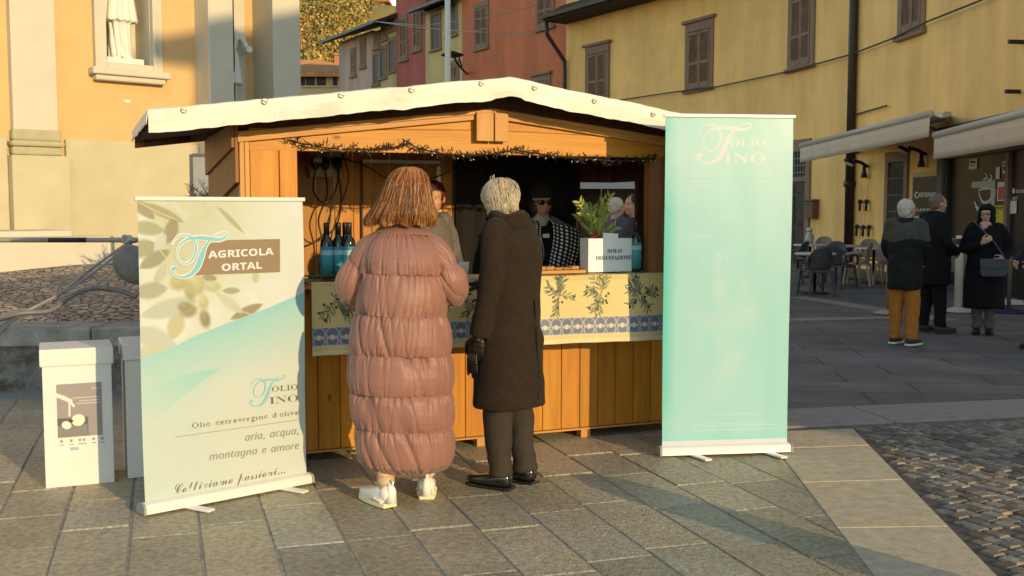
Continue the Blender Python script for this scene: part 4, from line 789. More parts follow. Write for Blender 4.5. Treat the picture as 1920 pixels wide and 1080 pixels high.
mb = MB(M)
for i in range(1, 7): x = -wd / 2 + wd * i / 7; mb.box(x - .012, .02, zm + .08, x + .012, .045, zt)
for i in range(1, 4): z = zm + (zt - zm) * i / 4; mb.box(-wd / 2, .045, z - .012, wd / 2, .06, z + .012)
mb.build('grille', mat('grey iron', (.22, .2, .18), .5), dr, world=True)
# tall barred window
M, q, t_, nrm = facade_M(1680, 445); M = frame((q.x, q.y, .3), t_, nrm); wd = width_at(1663, 1692); zt = zat(1680, 304, q.y) - .3
mb = MB(M); mb.box(-wd / 2 - .18, -.05, 0, -wd / 2, .07, zt); mb.box(wd / 2, -.05, 0, wd / 2 + .18, .07, zt); mb.box(-wd / 2 - .18, -.05, zt, wd / 2 + .18, .07, zt + .25)
dw = mb.build('window', m_frame, cafe, world=True, bevel=.01)
MB(M).box(-wd / 2, 0, 0, wd / 2, .012, zt).build('pane', m_dark, dw, world=True)
mb = MB(M)
for i in range(1, 9): x = -wd / 2 + wd * i / 9; mb.box(x - .012, .03, 0, x + .012, .05, zt - .12)
for i in range(1, 6): z = zt * i / 6; mb.box(-wd / 2, .05, z - .012, wd / 2, .065, z + .012)
mb.build('bars', mat('dull bar', (.09, .088, .085), .45), dw, world=True)
# bar front: grey pilaster and glazed front
M0, q0, t0, n0 = facade_M(1785, 445); m_gp = mat('grey shopfront stone', (.13, .115, .105), .75, .12, 5)
pa, pb = wallhit(1779)[0], wallhit(1990)[0]; tt_ = (pb - pa).normalized(); nr_ = Vector((tt_.y, -tt_.x, 0)); nr_ = -nr_ if nr_.x > 0 else nr_
pa = pa + nr_ * (max((wallhit(u)[0] - pa).dot(nr_) for u in range(1780, 1991, 10)) + .12)
M = frame((pa.x, pa.y, 0), tt_, nr_); LW = (pb - pa).length
zl = zat(1855, 278, (wallhit(1855)[0]).y); wA = width_at(1779, 1792)
mb = MB(M); mb.box(0, -.1, 0, .35, .16, zl + .02); mb.box(0, -.1, zl + .02, LW, .16, zl + .55); sf = mb.build('shopfront', m_gp, cafe, world=True, bevel=.01)
sD = lambda u: (onpl(u, 388, pa, nr_) - pa).dot(tt_)
m_fr = mat('anodised frame', (.03, .03, .033), .35, .1, 5, metal=.3); m_fr2 = mat('timber frame', (.17, .11, .085), .5, .15, 5)
mb = MB(M); mb.box(.352, -.1, 0, .352 + .12, .1, zl + .018); mb.box(.472, -.1, zl - .12, LW, .1, zl + .018); mb.build('frame', m_fr, sf, world=True, bevel=.006)
xg = sD(1893); mb = MB(M); mb.box(xg - .05, -.06, .4, xg + .09, .085, zl - .122); mb.box(.474, -.06, .25, xg - .05, .06, .95); mb.build('door_post', m_fr2, sf, world=True, bevel=.006)
m_gl = mat('shop glass', (.012, .012, .013), .3, .3, 1.2, spec=.25)
MB(M).box(.474, 0, .0, LW, .012, zl - .12).build('glazing', m_gl, sf, world=True)
m_st = mat('frosted sticker', (.38, .40, .36), .6, .05, 4); m_w = mat('white paper', (.62, .60, .55), .7, .05, 6); m_red = mat('red print', (.5, .07, .06), .6, .3, 9); m_yel = mat('yellow poster', (.55, .42, .02), .6, .2, 5); m_ink = mat('dark ink', (.02, .02, .022), .6)
decal = empty('decal_holder', (pa.x, pa.y, 0), math.atan2(tt_.y, tt_.x)); decal.name = 'glass_sticker'
decal.parent = cafe; decal.matrix_parent_inverse = wmat(cafe).inverted()
def sx(u): return sD(u)
def sz(u, v): return onpl(u, v, pa, nr_).z
# steaming cup emblem: band, column, cup, steam
L = []
def S2(pts): return [(sx(u), sz(u, v)) for u, v in pts]
mb = MB(); Y_ = -.016
def flat(pts, m=0, y=None):
    q = S2(pts); mb.prism(q, (0, Y_ if y is None else y, 0), (1, 0, 0), (0, 0, 1), (0, -.0015, 0), m)
flat([(1822, 341), (1866, 338), (1866, 350), (1822, 353)]); flat([(1858, 338), (1866, 337), (1866, 424), (1858, 425)], y=-.0135)
mb.build('emblem', m_st, decal)
L = [(S2([(1829, 378), (1834, 390), (1845, 396), (1858, 392), (1866, 378)]), [.05, .08, .1, .08, .05]),
     (S2([(1836, 357), (1838, 366), (1843, 377), (1850, 380), (1857, 376), (1861, 366), (1862, 354)]), [.03, .05, .06, .06, .06, .05, .03]),
     (S2([(1836, 357), (1848, 353), (1862, 354)]), [.03, .06, .03]), (S2([(1862, 356), (1868, 358), (1867, 366), (1860, 370)]), [.03, .035, .035, .02]),
     (S2([(1843, 337), (1850, 334), (1851, 330), (1846, 325)]), [.02, .06, .05, .01]), (S2([(1852, 338), (1859, 335), (1860, 331), (1856, 327)]), [.02, .06, .05, .01])]
strokes('cup_emblem', L, mat('sticker cream', (.5, .5, .44), .6), decal, -.02)
for (u0, v0, u1, v1) in [(1817, 298, 1832, 318), (1868, 313, 1875, 336), (1880, 302, 1889, 326), (1872, 341, 1889, 377), (1894, 376, 1909, 401)]:
    mb = MB(); flat([(u0, v0 + 1), (u1, v0), (u1, v1 - 1), (u0, v1)], y=-.026); mb.build('notice', m_w, decal)
mb = MB(); flat([(1874, 351), (1887, 350), (1887, 374), (1874, 375)], y=-.030); mb.build('notice_print', m_red, decal)
mb = MB(); flat([(1865, 386), (1887, 384), (1887, 423), (1865, 424)], y=-.026); mb.build('poster', m_yel, decal)
mb = MB()
for (u0, v0, u1, v1) in [(1819, 302, 1829, 306), (1819, 309, 1827, 310.5), (1882, 306, 1887, 309), (1882, 312, 1887, 320), (1867, 388, 1885, 389.5), (1867, 391, 1882, 392.5)]: flat([(u0, v0), (u1, v0), (u1, v1), (u0, v1)], y=-.031)
mb.build('notice_lettering', m_ink, decal)
m_let = mat('white letters', (.62, .62, .6), .6)
hS = sz(1896, 361) - sz(1896, 373)
text('lettering', 'GELATERIA', 'h', sx(1905), sz(1905, 362), hS * .8 * 1.3, m_let, decal, -.014)
text('lettering', 'CAFFE', 'h', sx(1898.5), sz(1898, 375), hS * .8 * 1.3, m_let, decal, -.014)
MB().lathe([(.0, 0), (.05, 0), (.05, .004), (0, .004)], (sx(1901), -.014, sz(1901, 358)), 14, axis=(0, -1, 0)).build('dot', m_let, decal)

# wall board with the roaster's name
M, q, t_, nrm = facade_M(1737, 361, .03); wd = width_at(1713.5, 1762); zt, zb = zat(1737, 331, q.y), zat(1737, 405, q.y)
sg = empty('wall_board', (q.x, q.y, zb), math.atan2(t_.y, t_.x), 'square black wall board with white lettering in a pale frame', 'sign')
H_ = zt - zb
MB().box(-wd / 2 - .09, -.02, -.1, wd / 2 + .09, .03, H_ + .1).build('frame', mat('pale board surround', (.5, .40, .24), .8), sg, bevel=.01)
MB().box(-wd / 2, -.035, 0, wd / 2, -.018, H_).build('panel', mat('black board', (.012, .011, .011), .35), sg)
zl_ = H_ * .48
text('lettering', 'C', 'h', -wd * .43, zl_ - .02, H_ * .34, m_let, sg, -.037, width=wd * .17); text('lettering', 'ARTAPANI', 'h', -wd * .27, zl_, H_ * .25, m_let, sg, -.037, width=wd * .70)
text('lettering', 'CAFFE', 'h', -wd * .36, H_ * .13, H_ * .12, m_let, sg, -.037, width=wd * .7)
# wall lamps
for (u, v) in [(1625, 326), (1733, 305)]:
    M, q, t_, nrm = facade_M(u, v, 0.0)
    lb = {1625: 'black wall spotlight on the plain yellow wall right of the drainpipe', 1733: 'black wall spotlight above the black name board'}[u]
    l = empty('wall_lamp', q, math.atan2(t_.y, t_.x), lb, 'wall lamp', 'spotlights on the bar wall')
    mb = MB(); mb.smooth = True; mb.lathe([(.0, 0), (.08, 0), (.085, .03), (.05, .16), (.04, .3), (0, .31)], (0, -.12, -.1), 14); mb.build('body', m_iron, l)
    mb = MB(); mb.smooth = True; mb.tube([(0, -.02, .18), (0, -.2, .28), (0, -.42, .34)], [.04, .045, .04], 8); mb.build('arm', m_iron, l)
    mb = MB(); mb.smooth = True; mb.lathe([(0, 0), (.15, 0), (.16, .04), (.12, .055), (0, .06)], (0, -.5, .32), 16, axis=(0, -.45, -.9)); hd = mb.build('head', m_iron, l)
    mb = MB(); mb.lathe([(0, 0), (.13, 0), (.13, .005), (0, .006)], (0, -.5 - .036, .32 - .072), 14, axis=(0, -.45, -.9)); mb.build('lens', mat('lamp lens', (.6, .6, .58), .2), l)
# letter box, plate, gas cocks
M, q, t_, nrm = facade_M(1527, 391, .01)
lbx = empty('letter_box', q, math.atan2(t_.y, t_.x), 'small brown wall letter box right of the far dark door', 'letter box')
m_lb = mat('bronze paint', (.13, .075, .035), .4, .1, 6)
MB().box(-.22, -.2, -.28, .22, 0, .2).build('box', m_lb, lbx, bevel=.02); MB().box(-.25, -.24, .2, .25, 0, .26).build('lid', m_lb, lbx, bevel=.015); MB().box(-.14, -.204, .1, .14, -.199, .13).build('slot', m_dark, lbx)
for i, (u, v) in enumerate([(1616, 384), (1628, 384), (1611, 431), (1623, 432), (1634, 432)]):
    M, q, t_, nrm = facade_M(u, v, .01)
    if i == 0:
        g = empty('gas_tap', q, math.atan2(t_.y, t_.x), 'left black gas tap of the upper pair on the yellow wall', 'gas tap', 'gas taps on the yellow wall')
        mb = MB(); mb.smooth = True; mb.tube([(0, -.05, -.2), (0, -.05, .5)], .012, 6); mb.build('pipe', m_cafe, g)
        mb = MB(); mb.smooth = True; mb.ell((0, -.07, .08), (.07, .06, .06)); mb.tube([(0, -.07, .1), (.02, -.09, -.15)], [.035, .03], 8); mb.build('valve', m_iron, g)
        gt = g
    else:
        g = copy_tree(gt); g.location = q; g.rotation_euler = (0, 0, math.atan2(t_.y, t_.x))
        g['label'] = ['', 'right black gas tap of the upper pair on the yellow wall', 'leftmost of the three lower black gas taps on the yellow wall', 'middle of the three lower black gas taps on the yellow wall', 'rightmost of the three lower black gas taps on the yellow wall'][i]

# awnings
m_aw = mat('grey beige awning cloth', (.60, .47, .36), .85, .06, 2, bump=.06, bscale=80); m_awb = mat('awning bar', (.45, .39, .33), .4, .05, 4)
def awning(uw0, uw1, pf0, pf1, lbl, vtop0, vtop1):
    """pf: front bar pixel ends with depth"""
    A = P(*pf0); B = P(*pf1); wa, wb = wallhit(uw0)[0], wallhit(uw1)[0]
    Wa = Vector((wa.x, wa.y, A.z + .34)); Wb = Vector((wb.x, wb.y, B.z + .34))
    o = empty('awning', (A + B) / 2, 0, lbl, 'awning', 'awnings over the bar terrace')
    n = 40; V = []
    for i in range(n + 1):
        t = i / n
        a = Wa.lerp(Wb, t); b = A.lerp(B, t)
        for j in range(9):
            s = j / 8; q = a.lerp(b, s); q.z -= .05 * math.sin(math.pi * s); V.append(tuple(q))
    me = npmesh('canopy', np.array(V), gridfaces(9, n + 1, False)); me.materials.append(m_aw); c = link('canopy', me, o, world=True); sdm = c.modifiers.new('s', 'SOLIDIFY'); sdm.thickness = .006
    V = []
    for i in range(n * 2 + 1):
        t = i / (n * 2); b = A.lerp(B, t)
        for j in range(4): V.append((b.x - .02 - .015 * math.sin(t * 40) * j / 3, b.y + .01 * math.cos(t * 31) * j / 3, b.z - .05 - .34 * j / 3))
    me = npmesh('valance', np.array(V), gridfaces(4, n * 2 + 1, False)); me.materials.append(m_aw); c = link('valance', me, o, world=True); sdm = c.modifiers.new('s', 'SOLIDIFY'); sdm.thickness = .005
    mb = MB(); mb.smooth = True; mb.tube([A, B], .06, 10); mb.build('front_bar', m_awb, o, world=True)
    mb = MB()
    for t in (.06, .94):
        a = Wa.lerp(Wb, t); b = A.lerp(B, t); k = a.lerp(b, .5) + (B - A).normalized() * (.5 if t < .5 else -.5); k.z = b.z + .1
        mb.bar(a - Vector((0, 0, .35)), k, .05, .06); mb.bar(k, b, .05, .06)
    mb.build('folding_arm', mat('arm metal', (.2, .19, .18), .4, metal=.5), o, world=True)
    mb = MB(); mb.tube([Wa + Vector((-.08, 0, 0)), Wb + Vector((-.08, 0, 0))], .1, 10); mb.build('roller', m_awb, o, world=True)
    return o
awning(1592, 1775, (1502, 273, 24.6), (1746, 213, 18.2), 'grey beige awning on the left over the cafe tables', 0, 0)
awning(1790, 2010, (1754, 254, 17.4), (2010, 190, 12.0), 'grey beige awning on the right over the glazed bar entrance', 0, 0)

# houses further along the row
A0 = Vector((2.2, 44.1, 0)); RD = Vector((-math.sin(math.radians(29.9)), math.cos(math.radians(29.9)), 0)); RN = Vector((-RD.y, RD.x, 0)); RN = RN if RN.x < 0 else -RN
RLINE = [A0 + RD * 40, A0 - RD * .01]
def rk(u): return (wallhit(u, RLINE)[0] - A0).dot(RD)
def house(name, u0, u1, col, zeave, lbl, wins, eave=.9, depth=9, cat='house', extra=0, roofh=2.2):
    k0, k1 = rk(u0), rk(u1); p0_ = A0 + RD * k0 + RN * extra
    h = empty(name, p0_, 0, lbl, cat, 'houses in the row behind the stall')
    M = frame(p0_, -RD, RN)      # along runs to the right in the picture
    L_ = k0 - k1
    m_ = mat(name + ' render', col, .85, .08, .8, bump=.08, bscale=50, stain=.2)
    MB(M).box(0, -depth, 0, L_ - .01, 0, zeave).build('wall', m_, h, world=True)
    mb = MB(M); sl_ = .38
    q = [(eave, zeave - .12), (eave, zeave + .06), (-depth / 2, zeave + .06 + (eave + depth / 2) * sl_), (-depth - .5, zeave), (-depth / 2, zeave - .1 + (eave + depth / 2) * sl_ * .9)]
    mb.prism(q, (-.25, 0, 0), (0, 1, 0), (0, 0, 1), (L_ + .4, 0, 0)); mb.build('roof', m_tile if cat == 'far' else m_eave, h, world=True)
    mb = MB(M); mb.box(-.25, eave, zeave - .1, L_ + .15, eave + .12, zeave + .05); mb.build('gutter', m_pipe, h, world=True)
    for (u, v0, v1, w, op, li) in wins:
        k = rk(u); pt = A0 + RD * k; pt2 = pt + RN * (extra + .01)
        zb, zt = zat(u, v1, pt.y), zat(u, v0, pt.y)
        pt2.z = zb; shutters(h, frame(pt2, -RD, RN), w, zt - zb, open_=op, lintel=li, slats=9, frame_w=.16)
    return h
for t_ in []: pass
house('orange_house', 868, 1061, (.60, .18, .08), 15, 'large orange red house with grey trimmed windows behind the stall', [(904, 14, 90, 1.1, False, False), (1022, -20, 52, 1.15, False, False), (1016, 152, 200, 1.1, False, True)], eave=.6)
house('cream_house', 800, 868, (.60, .47, .22), zat(800, 18, 55), 'narrow cream house with open dark shutters between two red houses', [(820, 28, 92, .9, True, False), (850, 8, 66, .9, True, False), (853, 122, 170, .8, False, False)], eave=.8)
house('dark_red_house', 746, 800, (.42, .11, .09), zat(746, 0, 59) + 1.5, 'narrow dark red house with tall plain windows behind the stall', [(760, 38, 112, .8, False, False), (785, 20, 94, .8, False, False)], eave=.8)
house('shuttered_house', 701, 746, (.52, .42, .22), zat(701, 62, 62), 'narrow pale house with three open shuttered windows under a deep dark eave', [(709, 104, 158, .7, True, False), (722, 92, 146, .7, True, False), (738, 78, 134, .7, True, False), (711, 68, 90, .6, False, False), (725, 50, 74, .6, False, False), (740, 34, 56, .6, False, False)], eave=1.3)
house('pink_house', 640, 701, (.50, .36, .31), zat(640, 78, 66), 'plain pinkish grey house with two slim windows at the end of the row', [(667, 98, 142, .55, False, False), (685, 80, 126, .6, False, False)], eave=1.0)
# far house with an orange roof in front of the hill
FY = 74; fh = empty('tile_roofed_house', P(604, 180, FY) * 1, 0, 'low pale house with orange tiled roof in the gap beside the church', 'house')
fh.location.z = 0
x0, x1 = P(530, 150, FY).x, P(690, 150, FY).x; z0, z1 = 0, zat(600, 137, FY); zr = zat(600, 117, FY + 5)
m_fw = mat('pale yellow render', (.62, .47, .24), .85, .06, 1)
MB().box(x0, FY, z0, x1, FY + 10, z1 - .2).build('wall', m_fw, fh, world=True)
mb = MB(); m_ft = mat('orange tile', (.50, .23, .09), .85, .25, 2)
for i in range(26):
    xa = x0 + (x1 - x0) * i / 26; xb = xa + (x1 - x0) / 26
    mb.prism([(0, 0), (.5, .13), (1, 0)], (xa, FY - .7, z1 - .1), ((xb - xa), 0, 0), (0, 0, 1), (0, 5.7, zr - z1 + .2))
mb.add([(x0, FY - .7, z1 - .1), (x1, FY - .7, z1 - .1), (x1, FY + 5, zr + .1), (x0, FY + 5, zr + .1)], [(0, 1, 2, 3)]); mb.box(x0, FY - .75, z1 - .32, x1, FY - .6, z1 - .12)
mb.build('roof', m_ft, fh, world=True)
for (u0, u1) in [(563, 572), (574, 590), (594, 611), (624, 632)]:
    MB().box(P(u0, 150, FY).x, FY - .05, zat(600, 160, FY), P(u1, 150, FY).x, FY + .02, zat(600, 140, FY)).build('window', m_dark, fh, world=True)
mb = MB(); mb.box(x0, FY - .12, zat(600, 164, FY), x1, FY, zat(600, 161, FY)); mb.build('string_course', m_fw, fh, world=True)
mb = MB(); mb.box(P(611, 110, FY).x, FY + 3.6, zr - .5, P(621, 110, FY).x, FY + 4.4, zat(616, 103, FY + 4)); mb.box(P(610, 110, FY).x, FY + 3.5, zat(616, 105, FY + 4), P(622, 110, FY).x, FY + 4.5, zat(616, 103, FY + 4) + .06); mb.build('chimney', mat('brick', (.45, .2, .1), .9, .2, 6), fh, world=True)

# hill with autumn wood
m_hill = mat('autumn hillside', (.24, .17, .05), .95, .5, .12, bump=1, bscale=.5, col2=(.30, .21, .05))
X, Y = np.meshgrid(np.linspace(-140, 60, 100), np.linspace(95, 260, 60))
ztop = zat(600, 14, 190)
Z = np.clip((Y - 95) / 95, 0, 1) ** .9 * ztop + fbm(X / 14, Y / 14, 9) * 5 - 3 - np.clip(Y - 190, 0, 200) * .02
me = npmesh('hillside', np.stack([X, Y, Z], -1).reshape(-1, 3), gridfaces(100, 60, False)); me.materials.append(m_hill); tag(link('hillside', me), kind='structure')
mb = MB(); rng = random.Random(3)
for i in range(1500):
    x = rng.uniform(-62, -24); y = rng.uniform(110, 192); z = max(0, min(1, (y - 95) / 95)) ** .9 * ztop
    s = rng.uniform(1.2, 2.6); m_ = rng.choice([0, 0, 1, 1, 2, 3])
    if rng.random() < .75 and y > 183: continue
    for k in range(90):
        d = Vector((rng.gauss(0, 1), rng.gauss(0, 1), rng.gauss(0, 1))).normalized(); c = Vector((x, y, z + s)) + Vector((d.x * s, d.y * s, d.z * s * 1.2)) * rng.uniform(.5, 1)
        a = Vector((rng.gauss(0, 1), rng.gauss(0, 1), rng.gauss(0, 1))).normalized() * .24; b = d.cross(a).normalized() * .22
        mb.add([c - a, c + b, c + a, c - b], [(0, 1, 2, 3)], m_)
wd_ = mb.build('hillside_wood', [mat('ochre leaves', (.42, .29, .07), .8, .4, 2), mat('olive leaves', (.27, .21, .05), .8, .4, 2), mat('rust leaves', (.34, .19, .05), .8, .4, 2), mat('dark leaves', (.11, .105, .04), .8, .4, 2)])
tag(wd_, 'autumn coloured wood covering the hillside above the far roofs', 'wood', kind='stuff')
# villa on the skyline
vl = empty('hilltop_villa', P(690, 12, 192), 0, 'small pale villa with flat roof on the hilltop', 'house')
xa, xb = P(636, 10, 192).x, P(720, 10, 192).x
MB().box(xa, 192, ztop - 6, xb, 200, zat(680, 5, 192)).build('wall', m_fw, vl, world=True); MB().box(xa - 1, 191, zat(680, 5, 192), xb + 1, 201, zat(680, 0, 192)).build('roof', m_tile, vl, world=True)
mb = MB()
for u in (648, 660, 676): mb.box(P(u, 10, 192).x, 191.9, zat(680, 14, 192), P(u + 6, 10, 192).x, 192.02, zat(680, 7, 192))
mb.build('window', m_dark, vl, world=True)

# white pole and hooded lamp behind the stall
pl_ = P(840, 150, 30); po = empty('white_pole', (pl_.x, 30, 0), 0, 'tall slim white pole rising behind the stall roof', 'pole')
mb = MB(); mb.smooth = True; mb.tube([(0, 0, 0), (0, 0, 3), (0, 0, 9.5)], [.1, .085, .075], 14); mb.build('shaft', mat('white paint', (.72, .66, .55), .45, .05, 2), po)
mb = MB(); mb.smooth = True; mb.lathe([(.2, 0), (.2, .03), (.11, .12), (.1, .5), (.1, .52)], n=14); mb.build('foot', m_iron, po)
lq = P(848, 103, 50); lt = empty('hooded_street_lamp', lq, 0, 'dark round disc of a street lamp on a wall bracket', 'street lamp')
mb = MB(); mb.smooth = True; mb.lathe([(0, -.1), (.2, -.12), (.52, -.03), (.53, .02), (.3, .1), (.08, .18), (0, .2)], n=22); mb.build('hood', m_iron, lt)
mb = MB(); mb.smooth = True; mb.tube([(0, 0, .1), (.2, 0, -.35), (.45, .5, -.6), (.6, 1.9, -.65)], .05, 8); mb.tube([(.3, .2, -.05), (.42, .4, -.5)], .035, 8); mb.build('bracket', m_iron, lt)
# overhead wires
for i, (pts) in enumerate([[(690, 38, 50), (770, 50, 46), (880, 60, 42), (1005, 62, 40)], [(700, 40, 52), (790, 48, 48), (910, 34, 44), (1010, 8, 41)]]):
    mb = MB(); mb.smooth = True; mb.tube([P(u, v, y) for u, v, y in pts], .018, 5)
    tag(mb.build('overhead_wire', mat('wire', (.3, .27, .24), .5)), ['thin overhead wire sagging across the orange house', 'thin overhead wire rising towards the upper right window of the orange house'][i], 'wire', 'overhead wires')

# the town house at the near side of the square (behind the camera): its corner throws the shade
EH = Vector((math.cos(SUN_AZ), math.sin(SUN_AZ), 0))
def qt(q, t): return EH * q + SH * t
bh = empty('town_house', qt(12, 16), 0, 'plain town house closing the near side of the square opposite the church', 'building')
qe = EH.dot(G(1490, 798)); hb = 3.85 + 29.9 * math.tan(SUN_EL); Mh = frame(qt(qe, 14), EH, SH)
MB(Mh).box(0, 0, 0, 22, 10, hb).build('wall', m_fw, bh, world=True)
mb = MB(Mh); mb.prism([(-.75, hb), (-.75, hb + .23), (12, hb + 4.0), (22, hb + 4.0), (22, hb)], (0, -.3, 0), (1, 0, 0), (0, 0, 1), (0, .5, 0)); mb.prism([(.05, hb + .02), (.05, hb + .4), (12, hb + 3.9), (22, hb + 3.9), (22, hb + .02)], (0, .21, 0), (1, 0, 0), (0, 0, 1), (0, 9.7, 0)); mb.build('roof', m_tile, bh, world=True)
bo = empty('added_shadow_post', G(2500, 1300) * 1, 0, 'squat stone bollard standing at the edge of the paving', 'bollard')  # added out of view, shaped to throw the shadow band over the slabs
bo.location = qt(4.10, 0) + SH * (-(Vector((2.4, 3.3, 0)).dot(-SH)) * 1.0); bo.location.z = 0
mb = MB(); mb.smooth = True; mb.lathe([(.19, 0), (.19, .06), (.165, .1), (.15, .68), (.13, .76), (.05, .81), (0, .815)], n=20); mb.build('shaft', m_kerb, bo)

# ================================================================== STALL
O = G(905, 838); YAW = math.radians(22.1)
ST = Matrix.Translation(O) @ Matrix.Rotation(YAW, 4, 'Z'); STI = ST.inverted()
sD_, sN_ = Vector((math.cos(YAW), math.sin(YAW), 0)), Vector((-math.sin(YAW), math.cos(YAW), 0))
def LS(u, v, off=0.0):
    return STI @ onpl(u, v, O + sN_ * off, sN_)
m_w1 = wood('honey pine', (.40, .15, .006), (.57, .25, .017), .5, attr='col')
m_w2 = wood('pale pine trim', (.43, .20, .045), (.53, .27, .08), .5)
m_w3 = wood('brown stained pine', (.19, .075, .025), (.30, .12, .04), .6)
m_w1h = wood('honey pine beam', (.42, .165, .01), (.56, .255, .026), .5, sc=(.7, 9, 9))
m_w2h = wood('pale pine rail', (.43, .20, .045), (.53, .27, .08), .5, sc=(.7, 9, 9))
m_wd = wood('dark stained and shade boards', (.07, .03, .015), (.12, .05, .022), .65)
m_tarp = mat('white pvc tarpaulin', (.68, .655, .60), .45, .08, 3, bump=.4, bscale=9, spec=.4, stain=.12)
m_met = mat('brushed aluminium', (.78, .76, .72), .35, .04, 5, metal=.15)
stall = empty('market_stall', O, YAW, 'wooden market stall with white tarpaulin roof and olive oil counter', 'market stall')
D_ = 1.2; XL, XR, XM = -1.56, 1.57, 0.0; GY = -.16
def planks(name, m, x0, x1, z0, z1, y, w=.138, th=.022, axis='x', par=stall, ztop=None):
    mb = MB(); rng = random.Random(name + str(x0)); x = x0; cols = []
    while x < x1 - .01:
        e = min(x + w, x1); dy = rng.uniform(-.002, .002); g = .004
        za = z1
        if axis == 'x': mb.box(x + g / 2, y + dy, z0, e - g / 2, y + th + dy, za)
        else: mb.box(y + dy, x + g / 2, z0, y + th + dy, e - g / 2, za)
        k_ = rng.uniform(.72, 1.12); cols += [(k_, k_ * rng.uniform(.9, 1.04), k_ * rng.uniform(.8, 1.05))] * 8
        x = e
    o = mb.build(name, m, par, bevel=.003, seg=1); setcol(o.data, np.array(cols)); return o
rz = lambda s: 2.282 - (.128 if s < XM else .147) * abs(s - XM)       # underside of the roof
planks('front_panel', m_w1, XL + .06, XR, .075, 1.075, 0.0)
mb = MB(); mb.box(XL, -.012, .06, XR, .04, .072); mb.build('bottom_rail', m_w2h, stall)
for i, s in enumerate((XL + .04, -.72, .0, .76, XR - .06)):
    MB().box(s - .035, .01, 0, s + .035, .08, .058).build('leg', m_w2, stall)
for s in (XL + .04, .0, XR - .06): MB().box(s - .035, D_ - .1, 0, s + .035, D_ - .03, .07).build('leg', m_w2, stall)
mb = MB(); mb.box(XL + .03, .045, .075, XR - .02, D_ - .03, .10); mb.build('floor', m_w3, stall)
mb = MB(); mb.box(-1.18, -.33, 1.095, 1.22, .30, 1.125); mb.build('counter', m_w2h, stall, bevel=.004)
planks('front_panel', m_w1, XL + .06, -1.222, 1.077, 1.93, GY, w=.17)
mb = MB(); mb.box(XL, GY - .02, .075, XL + .028, GY + .03, 2.0); mb.box(XL + .031, GY - .012, .075, XL + .058, GY + .03, 1.995); mb.build('corner_post', m_w2, stall, bevel=.003)
mb = MB(); mb.box(1.135, GY - .02, 1.13, 1.23, GY + .06, 1.91); mb.box(1.233, GY, 1.08, XR, GY + .025, 1.93); mb.build('corner_post', m_w3, stall, bevel=.004)
# gable over the opening
tz0 = lambda s: 2.19 - .118 * abs(s - XM)
mb = MB(); mb.prism([(XL + .06, 1.91), (XR, 1.91), (XR, 2.03), (XM, 2.06), (XL + .06, 2.03)], (0, GY, 0), (1, 0, 0), (0, 0, 1), (0, .03, 0)); mb.prism([(XL + .06, 2.034), (XM, 2.064), (XR, 2.034), (XR, tz0(XR)), (XM, tz0(XM)), (XL + .06, tz0(XL))], (0, GY + .003, 0), (1, 0, 0), (0, 0, 1), (0, .027, 0))
mb.build('gable_board', m_w1h, stall, bevel=.002, seg=1)
mb = MB(); mb.prism([(XL + .06, tz0(XL) + .002), (XM, tz0(XM) + .002), (XR, tz0(XR) + .002), (XR, rz(XR) + .02), (XM, rz(XM) + .02), (XL + .06, rz(XL) + .02)], (0, GY + .006, 0), (1, 0, 0), (0, 0, 1), (0, .024, 0)); mb.build('shade_strip', m_wd, stall)  # dark strip carries the shade under the roof edge in its colour
tz = lambda s: 2.198 - .118 * abs(s - XM)
for s0, s1 in ((XL - .01, XM - .001), (XM + .001, XR)):
    mb = MB(); mb.prism([(s0, tz(s0) - .062), (s1, tz(s1) - .062), (s1, tz(s1)), (s0, tz(s0))], (0, GY - .03, 0), (1, 0, 0), (0, 0, 1), (0, .028, 0)); mb.prism([(s0, tz(s0) - .03), (s1, tz(s1) - .03), (s1, tz(s1) - .003), (s0, tz(s0) - .003)], (0, GY - .042, 0), (1, 0, 0), (0, 0, 1), (0, .011, 0)); mb.build('gable_trim', m_w2h, stall, bevel=.003)
for s0, s1 in ((XM - .118, XM - .004), (XM + .004, XM + .095)):
    MB().box(s0, GY - .062, 1.99, s1, GY - .043, 2.168).build('centre_plate', m_w2, stall, bevel=.003)
# walls
planks('side_wall', m_w3, GY + .035, D_, .08, 1.98, XL, axis='y')
mb = MB(); mb.prism([(GY - .02, 2.05), (D_, 2.05), (D_, 1.55), (GY - .02, 1.72)], (XL - .025, 0, 0), (0, 1, 0), (0, 0, 1), (.02, 0, 0)); mb.prism([(GY - .02, 2.05), (D_, 2.05), (D_, 1.80), (GY - .02, 1.92)], (XL - .045, 0, 0), (0, 1, 0), (0, 0, 1), (.018, 0, 0)); mb.build('weather_board', m_w3, stall, bevel=.003)
planks('back_wall', m_w1, XL + .03, .2, .10, 2.16, D_ - .02)
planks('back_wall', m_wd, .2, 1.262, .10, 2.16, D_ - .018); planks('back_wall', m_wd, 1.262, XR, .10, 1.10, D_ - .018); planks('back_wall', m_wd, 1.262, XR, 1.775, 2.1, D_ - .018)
# right wall with a hatch
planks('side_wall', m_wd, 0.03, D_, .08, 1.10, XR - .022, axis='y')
mb = MB(); mb.box(XR - .02, .03, 1.103, XR, .70, 2.02); mb.box(XR - .02, .70, 1.775, XR, D_, 2.02); mb.box(XR - .07, .66, 1.103, XR - .021, .7, 1.775); mb.build('hatch_frame', m_wd, stall, bevel=.003)
